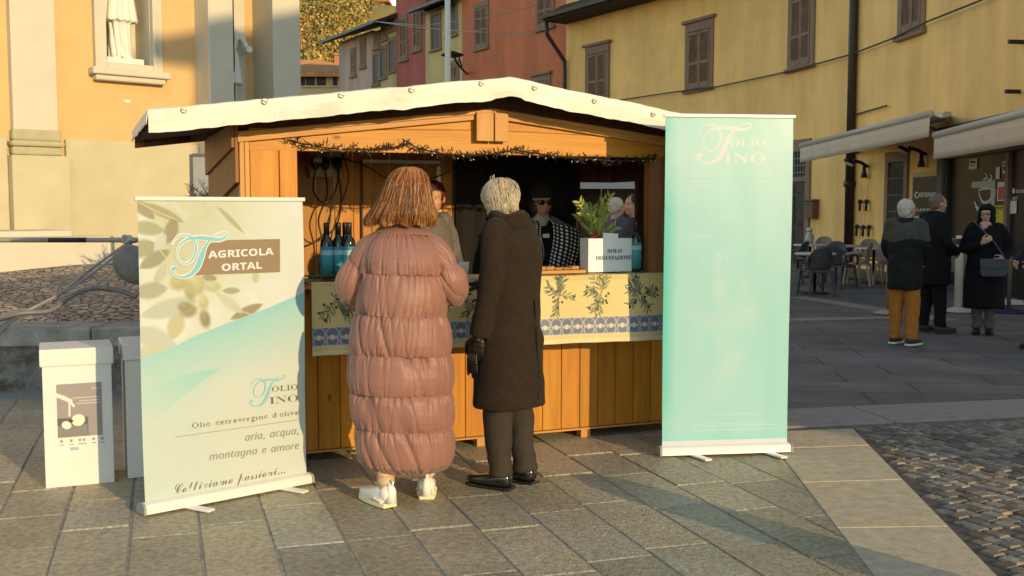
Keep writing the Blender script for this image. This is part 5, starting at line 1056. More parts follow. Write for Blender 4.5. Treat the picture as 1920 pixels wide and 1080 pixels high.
# black sheet standing in for the deep shade on the inside
m_shade = mat('black interior shade', (.010, .008, .008), .95, .3, 8)
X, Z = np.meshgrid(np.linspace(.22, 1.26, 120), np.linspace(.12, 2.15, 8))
me = npmesh('inner_sheet', np.stack([X, D_ - .05 + .012 * np.sin(X * 40), Z], -1).reshape(-1, 3), gridfaces(120, 8, False)); me.materials.append(m_shade); link('inner_sheet', me, stall)
mb = MB(); mb.prism([(XL + .03, 2.0), (XR - .03, 2.0), (XM, rz(XM) - .01)], (0, GY + .05, 0), (1, 0, 0), (0, 0, 1), (0, .01, 0)); mb.build('inner_gable', m_wd, stall)
# roof boards
for s0, s1 in ((-2.05, XM), (XM, 2.05)):
    mb = MB(); mb.prism([(s0, rz(s0) + .005), (s1, rz(s1) + .005), (s1, rz(s1) + .06), (s0, rz(s0) + .06)], (0, -.43, 0), (1, 0, 0), (0, 0, 1), (0, D_ + .45, 0)); mb.build('roof_boards', m_wd, stall)
for s0, s1 in ((-2.06, XM), (XM, 2.06)):
    mb = MB(); mb.prism([(s0, rz(s0) - .04), (s1, rz(s1) - .04), (s1, rz(s1) + .05), (s0, rz(s0) + .05)], (0, D_ + .022, 0), (1, 0, 0), (0, 0, 1), (0, .025, 0)); mb.build('barge_board', m_w3, stall); mb = MB(); mb.prism([(s0, rz(s0) - .02), (s1, rz(s1) - .02), (s1, rz(s1) + .003), (s0, rz(s0) + .003)], (0, -.425, 0), (1, 0, 0), (0, 0, 1), (0, .03, 0)); mb.build('barge_board', m_w3, stall)
# tarpaulin: top sheet and front flap, and the flap on the eaves
mb = MB(); V = []
nS, nY = 150, 14
prof = [(D_ + .06, .078), (D_ - .1, .08), (1.2, .08), (.6, .082), (0, .08), (-.35, .082), (-.455, .082), (-.466, .076), (-.467, .03), (-.466, -.0), (-.462, -.035)]
tt = 0
for i in range(nS + 1):
    s = -2.07 + 4.14 * i / nS
    wv = .013 * mnoise.noise(Vector((s * 4, 0, 0))) + .007 * mnoise.noise(Vector((s * 13, 5, 0)))
    for k, (y, dz) in enumerate(prof):
        f = max(0, (k - 6)) / 4
        V.append((s, y - .012 * f * mnoise.noise(Vector((s * 5, 3, k * .3))), rz(s) + dz + wv * (f if k > 6 else .6) - .012 * (k == 10) * (1 if abs(s) > .1 else 0)))
me = npmesh('tarpaulin', np.array(V), gridfaces(len(prof), nS + 1, False), smooth=False); me.materials.append(m_tarp); tp = link('tarpaulin', me, stall); q = tp.modifiers.new('s', 'SOLIDIFY'); q.thickness = .004
for s0 in (-2.07, 2.07):
    V = []; n = 50
    for i in range(n + 1):
        y = -.466 + (D_ + .52) * i / n
        for j in range(5): V.append((s0 + (.006 * mnoise.noise(Vector((y * 6, j, 0))) - .008 * j / 4) * (1 if s0 < 0 else -1), y, rz(s0) + .08 - .075 * j / 4 + .012 * mnoise.noise(Vector((y * 5, 2, 0))) * j / 4))
    me = npmesh('side_flap', np.array(V), gridfaces(5, n + 1, False)); me.materials.append(m_tarp); q = link('side_flap', me, tp); q = q.modifiers.new('s', 'SOLIDIFY'); q.thickness = .004
m_eye = mat('eyelet metal', (.55, .50, .42), .45, .1, 5, metal=.3)
for (u, v) in [(345, 206), (496, 190), (640, 178), (772, 168), (903, 156), (1003, 164), (1115, 189), (1225, 214)]:
    p = LS(u, v, -.474); mb = MB(); mb.smooth = True
    mb.lathe([(.008, 0), (.016, 0), (.017, .003), (.013, .005), (.008, .004)], (p.x, -.474, p.z), 14, axis=(0, -1, 0)); mb.tube([(p.x - .012, -.478, p.z + .004), (p.x, -.483, p.z), (p.x + .012, -.478, p.z - .005)], .004, 6); mb.build('eyelet', m_eye, tp)
# rolled eave end at the left
mb = MB(); mb.smooth = True; mb.tube([(-2.0, D_ + .0, rz(-2.0) - .01), (-1.7, D_ + .0, rz(-1.7) - .01)], .03, 8); mb.build('eave_roll', m_wd, stall)
# white panel rail on the back wall
a, b = LS(680, 302, D_ - .05), LS(825, 308, D_ - .05); c = LS(825, 420, D_ - .05)
mb = MB(); mb.box(a.x, D_ - .06, a.z - .012, b.x, D_ - .045, a.z + .012); mb.box(b.x - .03, D_ - .063, c.z, b.x, D_ - .042, b.z - .014); mb.build('white_rail', mat('white rail', (.86, .85, .83), .5), stall)
mb = MB(); mb.box(a.x - .012, D_ - .05, 1.0, a.x, D_ - .036, a.z); mb.build('dark_batten', m_wd, stall)

# ---- tablecloth (printed olive sprigs and blue border)
def Dp(r, g, b, k=.66):
    c = srgb(r, g, b); return tuple(min(.92, x / y * k) for x, y in zip(c, (1.04, .92, .59)))
CWD, CHT = 2.50, .80
cv = Canvas(CWD, CHT, 1000, 330, (.60, .47, .205))
cv.mix(.15 * (fbm(cv.X * 4, cv.Z * 4, 2) - .3), (.64, .54, .30))
bz0, bz1 = .055, .165
cv.mix(((cv.Z > bz0) & (cv.Z < bz1)).astype(float), (.13, .15, .235))
cv.mix(((cv.Z < .028)).astype(float) * .5, (.62, .6, .45))
for z_ in (bz0, bz1): cv.mix((np.abs(cv.Z - z_) < .004).astype(float) * .8, (.55, .5, .38))
for k in range(32):
    cx = .04 + k * .0795
    for zc, r in ((.128, .036), (.083, .034)):
        d = np.hypot(cv.X - cx, (cv.Z - zc) * 1.05); cv.mix(np.clip(1 - np.abs(d - r) / .0055, 0, 1) * ((cv.Z > bz0 + .003) & (cv.Z < bz1 - .003)) * .75, (.55, .53, .46))
    d = np.abs(cv.X - cx) + np.abs(cv.Z - .106) * .85; cv.mix(np.clip((.016 - d) / .004, 0, 1), (.66, .6, .42)); cv.mix(np.clip((.006 - d) / .003, 0, 1), (.1, .12, .2))
    cv.line([(cx - .034, .106), (cx + .034, .106)], .003, (.55, .53, .46), .7)
rng = random.Random(5)
GR = [(.10, .13, .07), (.16, .19, .10), (.07, .09, .055), (.20, .22, .12)]
def sprig(cx, cz):
    for b in range(9):
        a = rng.uniform(0, 6.28); px, pz = cx + rng.uniform(-.012, .012), cz + rng.uniform(-.012, .012); pts = [(px, pz)]
        for q in range(4):
            a += rng.uniform(-.3, .3); px += .024 * math.cos(a); pz += .027 * math.sin(a); pts.append((px, pz))
            for s in (-1, 1):
                la = a + s * rng.uniform(.35, .9); L_ = rng.uniform(.016, .03); cv.ell(px + L_ * math.cos(la), pz + L_ * math.sin(la), L_, .0052, la, rng.choice(GR), lens=True, soft=.4)
        cv.line(pts, .0018, (.12, .11, .06))
        if b % 2 == 0: cv.ell(px + rng.uniform(-.02, .02), pz + rng.uniform(-.02, .02), .0105, .0085, rng.uniform(0, 3), (.035, .035, .025))
        cv.ell(cx + rng.uniform(-.06, .06), cz + rng.uniform(-.06, .04), .010, .008, rng.uniform(0, 3), (.04, .045, .03))
for k in range(9): sprig(.13 + .29 * k, .305); 
for k in range(9): sprig(.0 + .29 * k, .62)
XC0 = -1.19; ZH = .712
def clothfn(X, Z):
    h = np.clip((.435 - Z) / .435, 0, 1)
    fold = (.012 * np.sin(X * 7.3 + 1) + .008 * np.sin(X * 17 + 2.2 * np.sin(X * 3))) * h
    hang = Z < .435
    y = np.where(hang, -.36 + fold - .01 * h, -.36 + np.maximum(0, Z - .445))
    y = y - .004 * np.sin(np.clip((Z - .40) / .06, 0, 1) * math.pi)
    z = np.where(hang, ZH + Z + .008 * np.sin(X * 2.1) * h, 1.138 + .0 * Z)
    z = z + np.where(~hang, .0035 * (fbm(X * 6, Z * 9, 8) - .3), 0)
    return X + XC0, y, z
m_cloth = attr_mat('printed cotton', .45, .4, .05, bump=.1)
me = cv.mesh('tablecloth', clothfn); me.materials.append(m_cloth)
tc_ = link('tablecloth', me); tc_.matrix_basis = ST.copy()
tag(tc_, 'yellow tablecloth with olive sprigs and a blue border hanging over the counter', 'tablecloth')
q = tc_.modifiers.new('s', 'SOLIDIFY'); q.thickness = .003; q.offset = -1

def on_stall(name, p, lbl, cat, group=None, rz=0):
    return empty(name, ST @ Vector(p), YAW + rz, lbl, cat, group)
CT = 1.143
# ---- bottles
m_bot = mat('dark green glass', (.012, .014, .010), .08, .3, 3, spec=.7); m_lab = mat('teal label', (.05, .27, .33), .55, .06, 8); m_cap = mat('black capsule', (.015, .014, .016), .35, .2, 6)
def bottle(p, lbl, src=None):
    if src is None:
        b = on_stall('oil_bottle', p, lbl, 'bottle', 'bottles of olive oil on the counter')
        mb = MB(); mb.smooth = True; mb.lathe([(.0, .002), (.034, .0), (.037, .006), (.037, .205), (.034, .222), (.018, .245), (.0145, .26), (.0145, .285), (0, .287)], n=24); mb.build('glass', m_bot, b)
        mb = MB(); mb.smooth = True; mb.lathe([(.0374, .02), (.0377, .02), (.0377, .188), (.0374, .188)], n=24); l = mb.build('label', m_lab, b)
        MB().lathe([(.0378, .14), (.0380, .14), (.0380, .168), (.0378, .168)], n=24).build('label_print', mat('pale print', (.30, .52, .52), .6, .3, 30), l)
        mb = MB(); mb.smooth = True; mb.lathe([(.0152, .255), (.0165, .256), (.017, .318), (.015, .326), (0, .327)], n=18); mb.build('capsule', m_cap, b)
        b.scale = (1.05, 1.05, 1.05)
        return b
    b = copy_tree(src); b.location = ST @ Vector(p); b['label'] = lbl; return b
def atc(u, off): p = LS(u, 500, off); return (p.x, off, CT)
b0_ = bottle(atc(613, -.10), 'teal labelled oil bottle at the left end of the counter')
bottle(atc(635, -.08), 'teal labelled oil bottle second from the left on the counter', b0_)
bottle(atc(648, -.02), 'oil bottle half hidden behind the second bottle beside the woman in pink', b0_)
bottle(atc(655, -.12), 'oil bottle closest to the shoulder of the woman in the pink coat', b0_)
bottle(atc(1192, -.12), 'teal labelled oil bottle standing alone at the right of the white box sign', b0_)
# olive twigs lying by the bottles
m_ol = mat('olive leaf', (.085, .105, .05), .6, .4, 30); m_twig = mat('twig', (.06, .04, .025), .8, .3, 20)
def twigs(p, lbl, n=7, L=.16, seed=1, up=.05):
    o = on_stall('olive_branch', p, lbl, 'branch', 'cut olive branches on the counter'); mb = MB(); rng = random.Random(seed)
    for k in range(n):
        a = rng.uniform(0, 6.28); d = Vector((math.cos(a), math.sin(a) * .6, up * 3 * rng.random())).normalized(); p0 = Vector((rng.uniform(-.08, .08), rng.uniform(-.04, .04), .01))
        mb.tube([p0, p0 + d * L * .6, p0 + d * L], [.003, .002, .001], 5, 1)
        for t in np.linspace(.1, 1, 8):
            for s in (-1, 1): mb.leaf(p0 + d * L * t, d + Vector((-d.y * s, d.x * s, rng.uniform(-.2, .6))) * .8, (rng.uniform(-1, 1), rng.uniform(-1, 1), 1), .042, .011, 0)
    mb.build('foliage', [m_ol, m_twig], o); return o
twigs(atc(597, -.22), 'loose olive branch lying below the first oil bottle', 9, .15, 3)
twigs(atc(640, -.24), 'loose olive branch lying in front of the second oil bottle', 7, .13, 4)
# ---- sign box
p = LS(1103, 512, -.13); q = LS(1187, 512, -.13); wS = q.x - p.x; hS_ = LS(1103, 447, -.13).z - CT
sb_ = on_stall('sign_box', (p.x, -.13, CT + .002), 'white cardboard box on the counter reading SOLO DEGUSTAZIONE', 'box')
m_card = mat('white card', (.80, .80, .80), .6, .03, 4)
mb = MB(); mb.box(0, 0, 0, wS, .13, hS_ - .004); mb.build('carton', m_card, sb_, bevel=.003)
mb = MB(); mb.prism([(0.11, hS_ - .004), (wS * .66, hS_ - .004), (wS * .66, hS_ + .028), (.11, hS_ + .034)], (0, .002, 0), (1, 0, 0), (0, 0, 1), (0, .003, 0)); mb.build('flap', m_card, sb_)
m_nav = mat('navy ink', (.012, .02, .09), .6)
text('lettering', 'SOLO', 'b', wS * .58, hS_ * .56, .056, m_nav, sb_, -.002, 'C', width=wS * .34)
text('lettering', 'DEGUSTAZIONE', 'b', wS * .56, hS_ * .36, .056, m_nav, sb_, -.002, 'C', width=wS * .80)
# ---- potted olive with red bow
pp = LS(1116, 470, .10); pt = on_stall('potted_olive', (pp.x, .10, CT), 'small potted olive tree with a red bow behind the white box sign', 'plant')
mb = MB(); mb.smooth = True; mb.lathe([(0, 0), (.06, 0), (.085, .17), (.092, .18), (.092, .2), (.08, .2), (.07, .17), (0, .165)], n=20); mb.build('pot', mat('paper wrapped pot', (.55, .36, .2), .7, .2, 12, bump=.3), pt)
m_ol2 = mat('young olive leaf', (.36, .40, .09), .55, .35, 30)
mb = MB(); rng = random.Random(8)
mb.tube([(0, 0, .16), (.01, 0, .28), (0, 0, .36)], [.01, .008, .005], 6, 1)
for k in range(20):
    a = rng.uniform(0, 6.28); p0 = Vector((0, 0, rng.uniform(.2, .34))); d = Vector((math.cos(a) * rng.uniform(.35, 1.0), math.sin(a) * .5, rng.uniform(.55, 1))).normalized(); L_ = rng.uniform(.10, .20)
    mb.tube([p0, p0 + d * L_], [.003, .0015], 4, 1)
    for t in np.linspace(.2, 1, 6):
        for s in (-1, 1): mb.leaf(p0 + d * L_ * t, d * .8 + Vector((-d.z * s * .8, rng.uniform(-.5, .5), d.x * s * .8 + .2)), (rng.uniform(-.4, .4), -1, rng.uniform(-.3, .6)), .056, .019, 0)
mb.build('foliage', [m_ol2, m_twig], pt)
mb = MB(); mb.smooth = True
for s in (-1, 1):
    mb.tube([(0, -.1, .2), (s * .05, -.12, .25), (s * .09, -.11, .22), (s * .05, -.11, .18), (0, -.1, .2)], [.012, .018, .02, .016, .01], 8); mb.tube([(0, -.1, .2), (s * .03, -.11, .14), (s * .06, -.1, .08)], [.012, .014, .01], 6)
mb.ell((0, -.105, .2), .022); mb.build('red_bow', mat('red ribbon', (.55, .015, .02), .35, .1, 9), pt)
# ---- wooden tray with wrapping paper, cup
p = LS(1010, 503, -.15); q = LS(1098, 503, -.15); tr = on_stall('tasting_board', (p.x, -.16, CT), 'yellow paper covered tasting board on the counter before the seller', 'tray')
MB().box(0, 0, .0, q.x - p.x, .24, .022).build('board', m_w2h, tr, bevel=.004)
mb = MB(); rng = random.Random(2)
for k in range(5): x = .05 + k * (q.x - p.x - .1) / 4; mb.box(x - .03, .06, .022, x + .03, .15, .036 + .01 * rng.random(), R=Matrix.Translation((0, 0, 0)))
mb.build('bread', mat('bread crust', (.45, .24, .07), .8, .3, 20, bump=.4), tr, bevel=.008)
cp = on_stall('paper_cup', atc(869, -.15), 'small white paper cup on the counter between the two visitors', 'cup'); mb = MB(); mb.smooth = True; mb.lathe([(0, 0), (.026, 0), (.036, .085), (.038, .088), (.034, .086), (.025, .01), (0, .01)], n=18); mb.build('cup', m_card, cp)
# ---- electric box with plugs and cables
a = LS(575, 284, D_ - .04); b = LS(635, 334, D_ - .04); eb = on_stall('electric_box', ((a.x + b.x) / 2, D_ - .055, b.z), 'grey plastic socket box with black plugs on the stall back wall', 'electric box')
w_, h_ = (b.x - a.x) / 2, a.z - b.z
MB().box(-w_, -.08, 0, w_, .03, h_).build('case', mat('grey plastic', (.36, .35, .31), .5, .05, 5), eb, bevel=.012)
MB().box(-w_ + .02, -.086, .03, w_ - .02, -.081, h_ - .03).build('cover', mat('pale grey plastic', (.44, .43, .38), .45, .05, 5), eb, bevel=.004)
for x in (-.09, -.02, .07):
    mb = MB(); mb.smooth = True; mb.tube([(x, -.085, h_ * .62), (x, -.15, h_ * .6), (x, -.155, h_ * .42), (x, -.15, h_ * .25)], [.035, .034, .03, .014], 10); mb.build('plug', m_cap, eb)
MB().box(-.11, -.192, h_ * .55, -.05, -.186, h_ * .72).build('tag', m_w, eb)
rng = random.Random(6); mb = MB(); mb.smooth = True
def cabl(pts, r=.006): 
    S, _ = ribbon([(0, 0)] * 2, [0, 0]); V = [Vector(p) for p in pts]; out = []
    for i in range(len(V) - 1):
        p0, p1, p2, p3 = V[max(i - 1, 0)], V[i], V[i + 1], V[min(i + 2, len(V) - 1)]
        for j in range(8):
            t = j / 8; out.append(.5 * ((2 * p1) + (p2 - p0) * t + (2 * p0 - 5 * p1 + 4 * p2 - p3) * t * t + (3 * p1 - p0 - 3 * p2 + p3) * t ** 3))
    out.append(V[-1]); mb.tube(out, r, 6)
h0 = h_ * .25
cabl([(-.09, -.15, h0), (-.10, -.14, -.1), (-.02, -.1, -.18), (.06, -.1, -.1), (.09, -.12, .05), (.07, -.15, h0)])
cabl([(-.02, -.15, h0), (.0, -.12, -.12), (-.06, -.1, -.3), (-.03, -.1, -.5), (-.09, -.1, -.75)])
cabl([(.07, -.15, h0), (.1, -.12, -.15), (.06, -.1, -.35), (-.1, -.1, -.46), (-.2, -.1, -.40), (-.26, -.1, -.3)])
cabl([(.12, -.08, h_ - .02), (.16, -.1, -.0), (.1, -.1, -.2), (.03, -.1, -.42), (-.02, -.1, -.7), (-.12, -.1, -.9)], .005)
cabl([(w_, -.02, h_ * .8), (.3, -.06, h_ - .1), (.5, -.06, h_ - .2), (.8, -.06, h_ - .18), (.95, -.06, h_ - .12)], .005)
mb.build('cable', m_cap, eb)
# ---- garland along the header
gl = on_stall('garland', (0, 0, 0), 'dark leafy garland with tiny lights pinned along the stall header', 'garland')
gpts = [(538, 262), (560, 268), (600, 276), (640, 280), (690, 280), (740, 276), (765, 268), (785, 279), (830, 288), (880, 292), (930, 288), (960, 280), (1000, 287), (1040, 293), (1100, 298), (1150, 302), (1215, 300), (1232, 290)]
mb = MB(); mbl = MB(); rng = random.Random(12); PT = [LS(u, v, GY - .04) for u, v in gpts]; 
for i in range(len(PT) - 1):
    a, b = PT[i], PT[i + 1]; n = max(2, int((b - a).length / .0045))
    for k in range(n):
        c = a.lerp(b, k / n) + Vector((0, rng.uniform(-.02, .012), rng.gauss(0, .007))); d = Vector((rng.gauss(.3, 1), rng.gauss(0, .6), rng.gauss(.15, 1)))
        mb.leaf(c, d, (rng.gauss(0, 1), rng.gauss(0, 1), rng.gauss(0, 1)), rng.uniform(.02, .055), rng.uniform(.005, .011), 0)
    for k in range(3): c = a.lerp(b, rng.random()) + Vector((0, -.012, rng.uniform(-.035, .012))); mbl.ell(c, .0042, 6, 4)
mb.tube(PT, .005, 5, 0); mb.build('twigs', mat('dark garland', (.035, .018, .012), .8, .4, 30), gl)
mbl.build('light_bulb', mat('clear bulb', (.75, .7, .6), .15, .05, 4), gl)

# ================================================================== ROLL-UP BANNERS
def rollup(name, BL, BR, top, lbl, cv_fn, nx, nz, cat='banner', lean=0.0):
    d = (BR - BL); w = d.length; a = math.atan2(d.y, d.x); o = empty(name, BL, a, lbl, cat, 'roll-up banners in front of the stall')
    z0 = .065; pw = w - .05; H_ = top - .02 - z0
    cv = Canvas(pw, H_, nx, nz, (.8, .8, .72)); nrm = Vector((d.y, -d.x, 0)).normalized(); dx = d.normalized()
    def B(u, v):
        p = onpl(u, v, BL, nrm); return (p - BL).dot(dx) - .025, p.z - z0
    cv_fn(cv, B)
    def bend(X, Z):
        t = np.clip(Z / H_, 0, 1); e = np.abs(X / pw - .5) * 2
        return .010 * np.sin(t * math.pi) * (e ** 2) * np.cos(X * 2) + .006 * np.sin(t * 2 * math.pi) + .004 * (fbm(X * 3, Z * 2.0, 4) - .5)
    o_conf = lambda x, z: bend(np.asarray(x, float) - .025, np.asarray(z, float) - z0)
    me = cv.mesh('printed_panel', bend); me.materials.append(attr_mat(name + ' print', .38, .4, .015)); pn = link('printed_panel', me, o); pn.location = (.025, 0, z0)
    q = pn.modifiers.new('s', 'SOLIDIFY'); q.thickness = .0012; q.offset = 0
    mb = MB(); mb.smooth = False
    prof = [(-.05, .012), (.05, .012), (.055, .02), (.055, .045), (.03, .062), (.01, .068), (-.01, .068), (-.035, .06), (-.046, .045), (-.048, .02)]
    mb.prism(prof, (.012, 0, 0), (0, 1, 0), (0, 0, 1), (w - .024, 0, 0)); mb.build('cassette', m_met, o, bevel=.006)
    for x0, x1 in ((0, .0105), (w - .0105, w)):
        MB().prism([(y * 1.06, z * 1.03 - .0015) for y, z in prof], (x0, 0, 0), (0, 1, 0), (0, 0, 1), (x1 - x0, 0, 0)).build('end_cap', mat('grey end cap', (.30, .28, .25), .4), o, bevel=.003)
    mb = MB(); mb.box(.012, -.012, top - .022, w - .012, .012, top); mb.build('top_rail', m_met, o, bevel=.005)
    mb = MB(); mb.smooth = True; mb.tube([(w / 2, .03, .07), (w / 2, .03, top - .02)], .008, 8); mb.build('pole', m_met, o)
    for fx in (.24, .80):
        mb = MB(); R = Matrix.Translation((w * fx, 0, 0)) @ Matrix.Rotation(.35, 4, 'Z')
        mb.box(-.026, -.19, .003, .026, .19, .0165, R=R); mb.build('foot', m_met, o, bevel=.005)
    return o, B, w, z0, o_conf
def paintL(cv, B):
    w, h = cv.w, cv.h; X, Z = cv.X, cv.Z
    n1 = fbm(X * 3.2, Z * 3.2, 21); n2 = fbm(X * 6 + 3, Z * 6, 31)
    cv.mix(np.ones_like(X), Dp(238, 233, 186))
    cv.mix(np.clip(1.25 - X / w * 1.5, 0, 1) * np.clip((n1 - .25) * 1.8, 0, 1) * .85, Dp(186, 182, 112))
    cv.mix(np.clip((n2 - .5) * 3.5, 0, 1) * .5 * np.clip(1.15 - X / w, 0, 1), Dp(214, 208, 136))
    cv.mix(np.clip((fbm(X * 4 + 9, Z * 3, 41) - .5) * 4, 0, 1) * .7, Dp(250, 240, 205))
    k = 1 / 354.
    def lf(u, v, a, b, ang, col, soft=.25, op=.9, lens=True): x, z = B(u, v); cv.ell(x, z, a * k, b * k, math.radians(ang), Dp(*[q_ * .7 + w_ * .3 for q_, w_ in zip(col, (206, 214, 160))]), soft * 1.9, op, lens)
    for a in [(268, 392, 30, 10, -40, (150, 130, 78)), (304, 398, 46, 9, -24, (170, 150, 92)), (275, 428, 34, 13, -8, (172, 160, 96)), (266, 466, 32, 17, 8, (164, 146, 92)), (290, 486, 34, 13, 28, (150, 134, 80)), (321, 432, 27, 13, 72, (152, 124, 80)),
              (300, 515, 26, 9, 60, (210, 196, 150)), (282, 545, 34, 15, 5, (176, 166, 120)), (330, 610, 30, 16, 70, (214, 190, 120)), (318, 578, 58, 17, 12, (204, 200, 160)), (292, 636, 48, 20, -28, (212, 206, 166)), (275, 660, 40, 10, 10, (222, 210, 150)),
              (432, 412, 40, 5, -44, (186, 172, 96)), (462, 584, 38, 10, 20, (150, 118, 76)), (433, 545, 20, 6.5, -2, (168, 154, 106)), (430, 568, 36, 10, -38, (222, 212, 170)), (478, 520, 12, 8, 90, (216, 200, 136)), (392, 521, 16, 7, -8, (156, 132, 84)), (355, 385, 40, 14, -30, (226, 214, 150)), (420, 380, 30, 9, -50, (232, 220, 170)), (300, 455, 20, 8, 50, (222, 214, 180))]: lf(*a)
    for p in [[(300, 470), (330, 505), (372, 520), (400, 545), (440, 578), (470, 590)], [(310, 500), (350, 520), (385, 560), (380, 600)], [(258, 378), (300, 400), (332, 412)]]: cv.line([B(*q) for q in p], .0035, Dp(226, 206, 140))
    for (u, v, a, b, g, c) in [(334, 531, 16, 13, 0, (190, 174, 96)), (356, 546, 11, 18, 10, (176, 158, 88)), (371, 537, 13, 17, -20, (200, 184, 110)), (398, 537, 17, 10, -8, (206, 192, 122)), (354, 583, 16, 12, 10, (160, 138, 82)), (384, 598, 10, 17, 12, (148, 122, 76)), (381, 568, 10, 14, 0, (206, 190, 116)), (345, 575, 12, 9, 0, (150, 132, 80))]:
        lf(u, v, a, b, g, c, .35, 1, False); lf(u - a * .25, v - b * .35, a * .45, b * .4, g, tuple(min(255, x + 34) for x in c), 1.0, .7, False)
    # swoosh
    us = [245, 262, 300, 330, 370, 430, 500, 573, 590]; vs_ = [674, 670, 660, 648, 628, 604, 578, 546, 540]
    xs, zs = zip(*[B(u, v) for u, v in zip(us, vs_)]); edge = np.interp(X, xs, zs)
    dep = edge - Z; ins = np.clip(dep / .006 + .5, 0, 1)
    teal = np.array(Dp(164, 218, 184)); crm = np.array(Dp(226, 226, 184))
    f = np.clip(dep / .36, 0, 1); f = f ** .8; colr = teal * (1 - f[..., None]) + crm * f[..., None]
    lw = np.clip((.55 - X / w) * 1.2, 0, 1)[..., None]; colr = colr * (1 - lw * .55) + np.array(Dp(206, 222, 180)) * lw * .55
    cv.c = cv.c * (1 - ins[..., None]) + colr * ins[..., None]
    # lower wedge
    xs, zs = zip(*[B(u, v) for u, v in [(262, 738), (300, 716), (340, 700), (380, 692), (416, 690)]]); up = np.interp(X, xs, zs)
    xs, zs = zip(*[B(u, v) for u, v in [(262, 822), (300, 786), (340, 748), (380, 716), (416, 690)]]); lo = np.interp(X, xs, zs)
    xt = B(416, 690)[0]
    a = np.clip((up - Z) / .012, 0, 1) * np.clip((Z - lo) / .008 + .5, 0, 1) * (X < xt) * np.clip(.25 + X / xt * .75, 0, 1)
    cv.mix(a * .85, Dp(164, 220, 178))
    low = np.clip((B(400, 700)[1] - Z) / .3, 0, 1); cv.mix(low * .5, Dp(228, 222, 176))
    cv.mix(np.clip((lo - Z) / .03, 0, 1) * np.clip((xt * 1.3 - X) / .3, 0, 1) * .35 * (X < xt), Dp(205, 222, 180))
bl, br = G(264, 968), G(582, 906)
ban, B, bw, bz, CF = rollup('roll_up_banner', bl, br, 1.633, 'shorter roll-up banner with olive photo and green swoosh left of the stall', paintL, 360, 600)
m_brn = mat('brown print', tuple(x * .9 for x in Dp(176, 146, 98)), .45, .03, 6); m_cr = mat('cream print', Dp(252, 240, 205), .45, .02, 6); m_tl = mat('aqua print', Dp(150, 214, 190), .45, .03, 6); m_ol3 = mat('olive brown print', Dp(128, 108, 60), .45, .05, 6); m_gr3 = mat('grey print', Dp(166, 160, 122), .45, .05, 6)
bx = lambda u, v: B(u, v)[0] + .025
bzf = lambda u, v: B(u, v)[1] + bz
pq_ = [(bx(u, v), bzf(u, v)) for u, v in [(354, 516), (524, 510), (523, 448), (424, 450), (412, 455), (388, 456), (378, 470), (370, 495)]]
mb = MB(); top_ = [(u, np.interp(u, [354, 370, 378, 388, 412, 424, 523], [515.5, 495, 470, 456, 455, 450, 448])) for u in np.linspace(354, 523.5, 30)]
for (u, vt) in top_:
    for j in range(8):
        v = vt + (516 - (u - 354) / 170 * 6 - vt) * j / 7; x, z = bx(u, v), bzf(u, v); mb.v.append((x, CF(x, z) - .0034, z))
for i in range(29):
    for j in range(7): mb.f.append((i * 8 + j, i * 8 + j + 1, i * 8 + j + 9, i * 8 + j + 8)); mb.mi.append(0); mb.sm.append(True)
mb.build('name_plate', m_brn, ban)
sc_ = lambda u0, u1, v: bx(u1, v) - bx(u0, v)
text('lettering', 'AGRICOLA', 'h', bx(389, 482), bzf(389, 484), .077, m_cr, ban, -.0052, width=sc_(389, 511, 475), slope=.02, off=.0008, conf=CF)
text('lettering', 'ORTAL', 'h', bx(413, 508), bzf(413, 508), .077, m_cr, ban, -.0052, width=sc_(413, 490, 500), slope=.02, off=.0008, conf=CF)
FLO = [([(.02, .80), (.14, 1.0), (.30, 1.02), (.42, .88), (.44, .66), (.36, .45), (.22, .38), (.12, .52), (.14, .74), (.28, .92), (.5, .96), (.70, .93), (.86, .91), (.99, .98), (.98, 1.06), (.84, 1.04), (.74, .96)], [.008, .016, .022, .03, .036, .028, .014, .014, .018, .03, .055, .06, .045, .025, .014, .012, .01]),
         ([(.70, .92), (.60, .74), (.53, .52), (.45, .28), (.32, .12), (.16, .08), (.05, .16), (.03, .26), (.08, .29)], [.02, .05, .085, .08, .05, .026, .02, .05, .06])]
def flourish(par, fx, fz, y, mt, k=1.0, halo=None, conf=None):
    """large calligraphic initial; fx,fz map unit square"""
    L = FLO
    L = [([(fx(x), fz(z)) for x, z in p], [w_ * k for w_ in ws]) for p, ws in L]
    if halo: strokes('emblem_halo', [(p, [w_ + .012 for w_ in ws]) for p, ws in L], halo, par, y + .0012, conf=conf)
    return strokes('emblem', L, mt, par, y, conf=conf)
x0, x1 = bx(318, 480), bx(424, 450); z0_, z1_ = bzf(340, 526), bzf(340, 443)
flourish(ban, lambda x: x0 + (x1 - x0) * x, lambda z: z0_ + (z1_ - z0_) * z + (x1 - x0) * .0, -.0068, m_tl, .34, m_cr, CF)
x2, x3 = bx(468, 740), bx(534, 715); z2, z3 = bzf(480, 766), bzf(490, 711)
flourish(ban, lambda x: x2 + (x3 - x2) * x, lambda z: z2 + (z3 - z2) * z, -.0048, m_tl, .2, None, CF)
sl_ = .0
SLP = (bzf(560, 720) - bzf(500, 720)) / max(1e-6, (bx(560, 720) - bx(500, 720)))
def tx(s, st, u0, u1, vb, hpx, mt, slope_px=0, off=0, space=1.0, y=-.0042):
    a, b = (bx(u0, vb), bzf(u0, vb)), (bx(u1, vb + slope_px), bzf(u1, vb + slope_px))
    text('lettering', s, st, a[0], a[1], (bzf(u0, vb - hpx) - a[1]) / .7, mt, ban, y, width=b[0] - a[0], slope=(b[1] - a[1]) / (b[0] - a[0]), off=off, space=space, conf=CF)
tx('OLIO', 'b', 509, 560, 735, 16, m_ol3, -5, off=-.002)
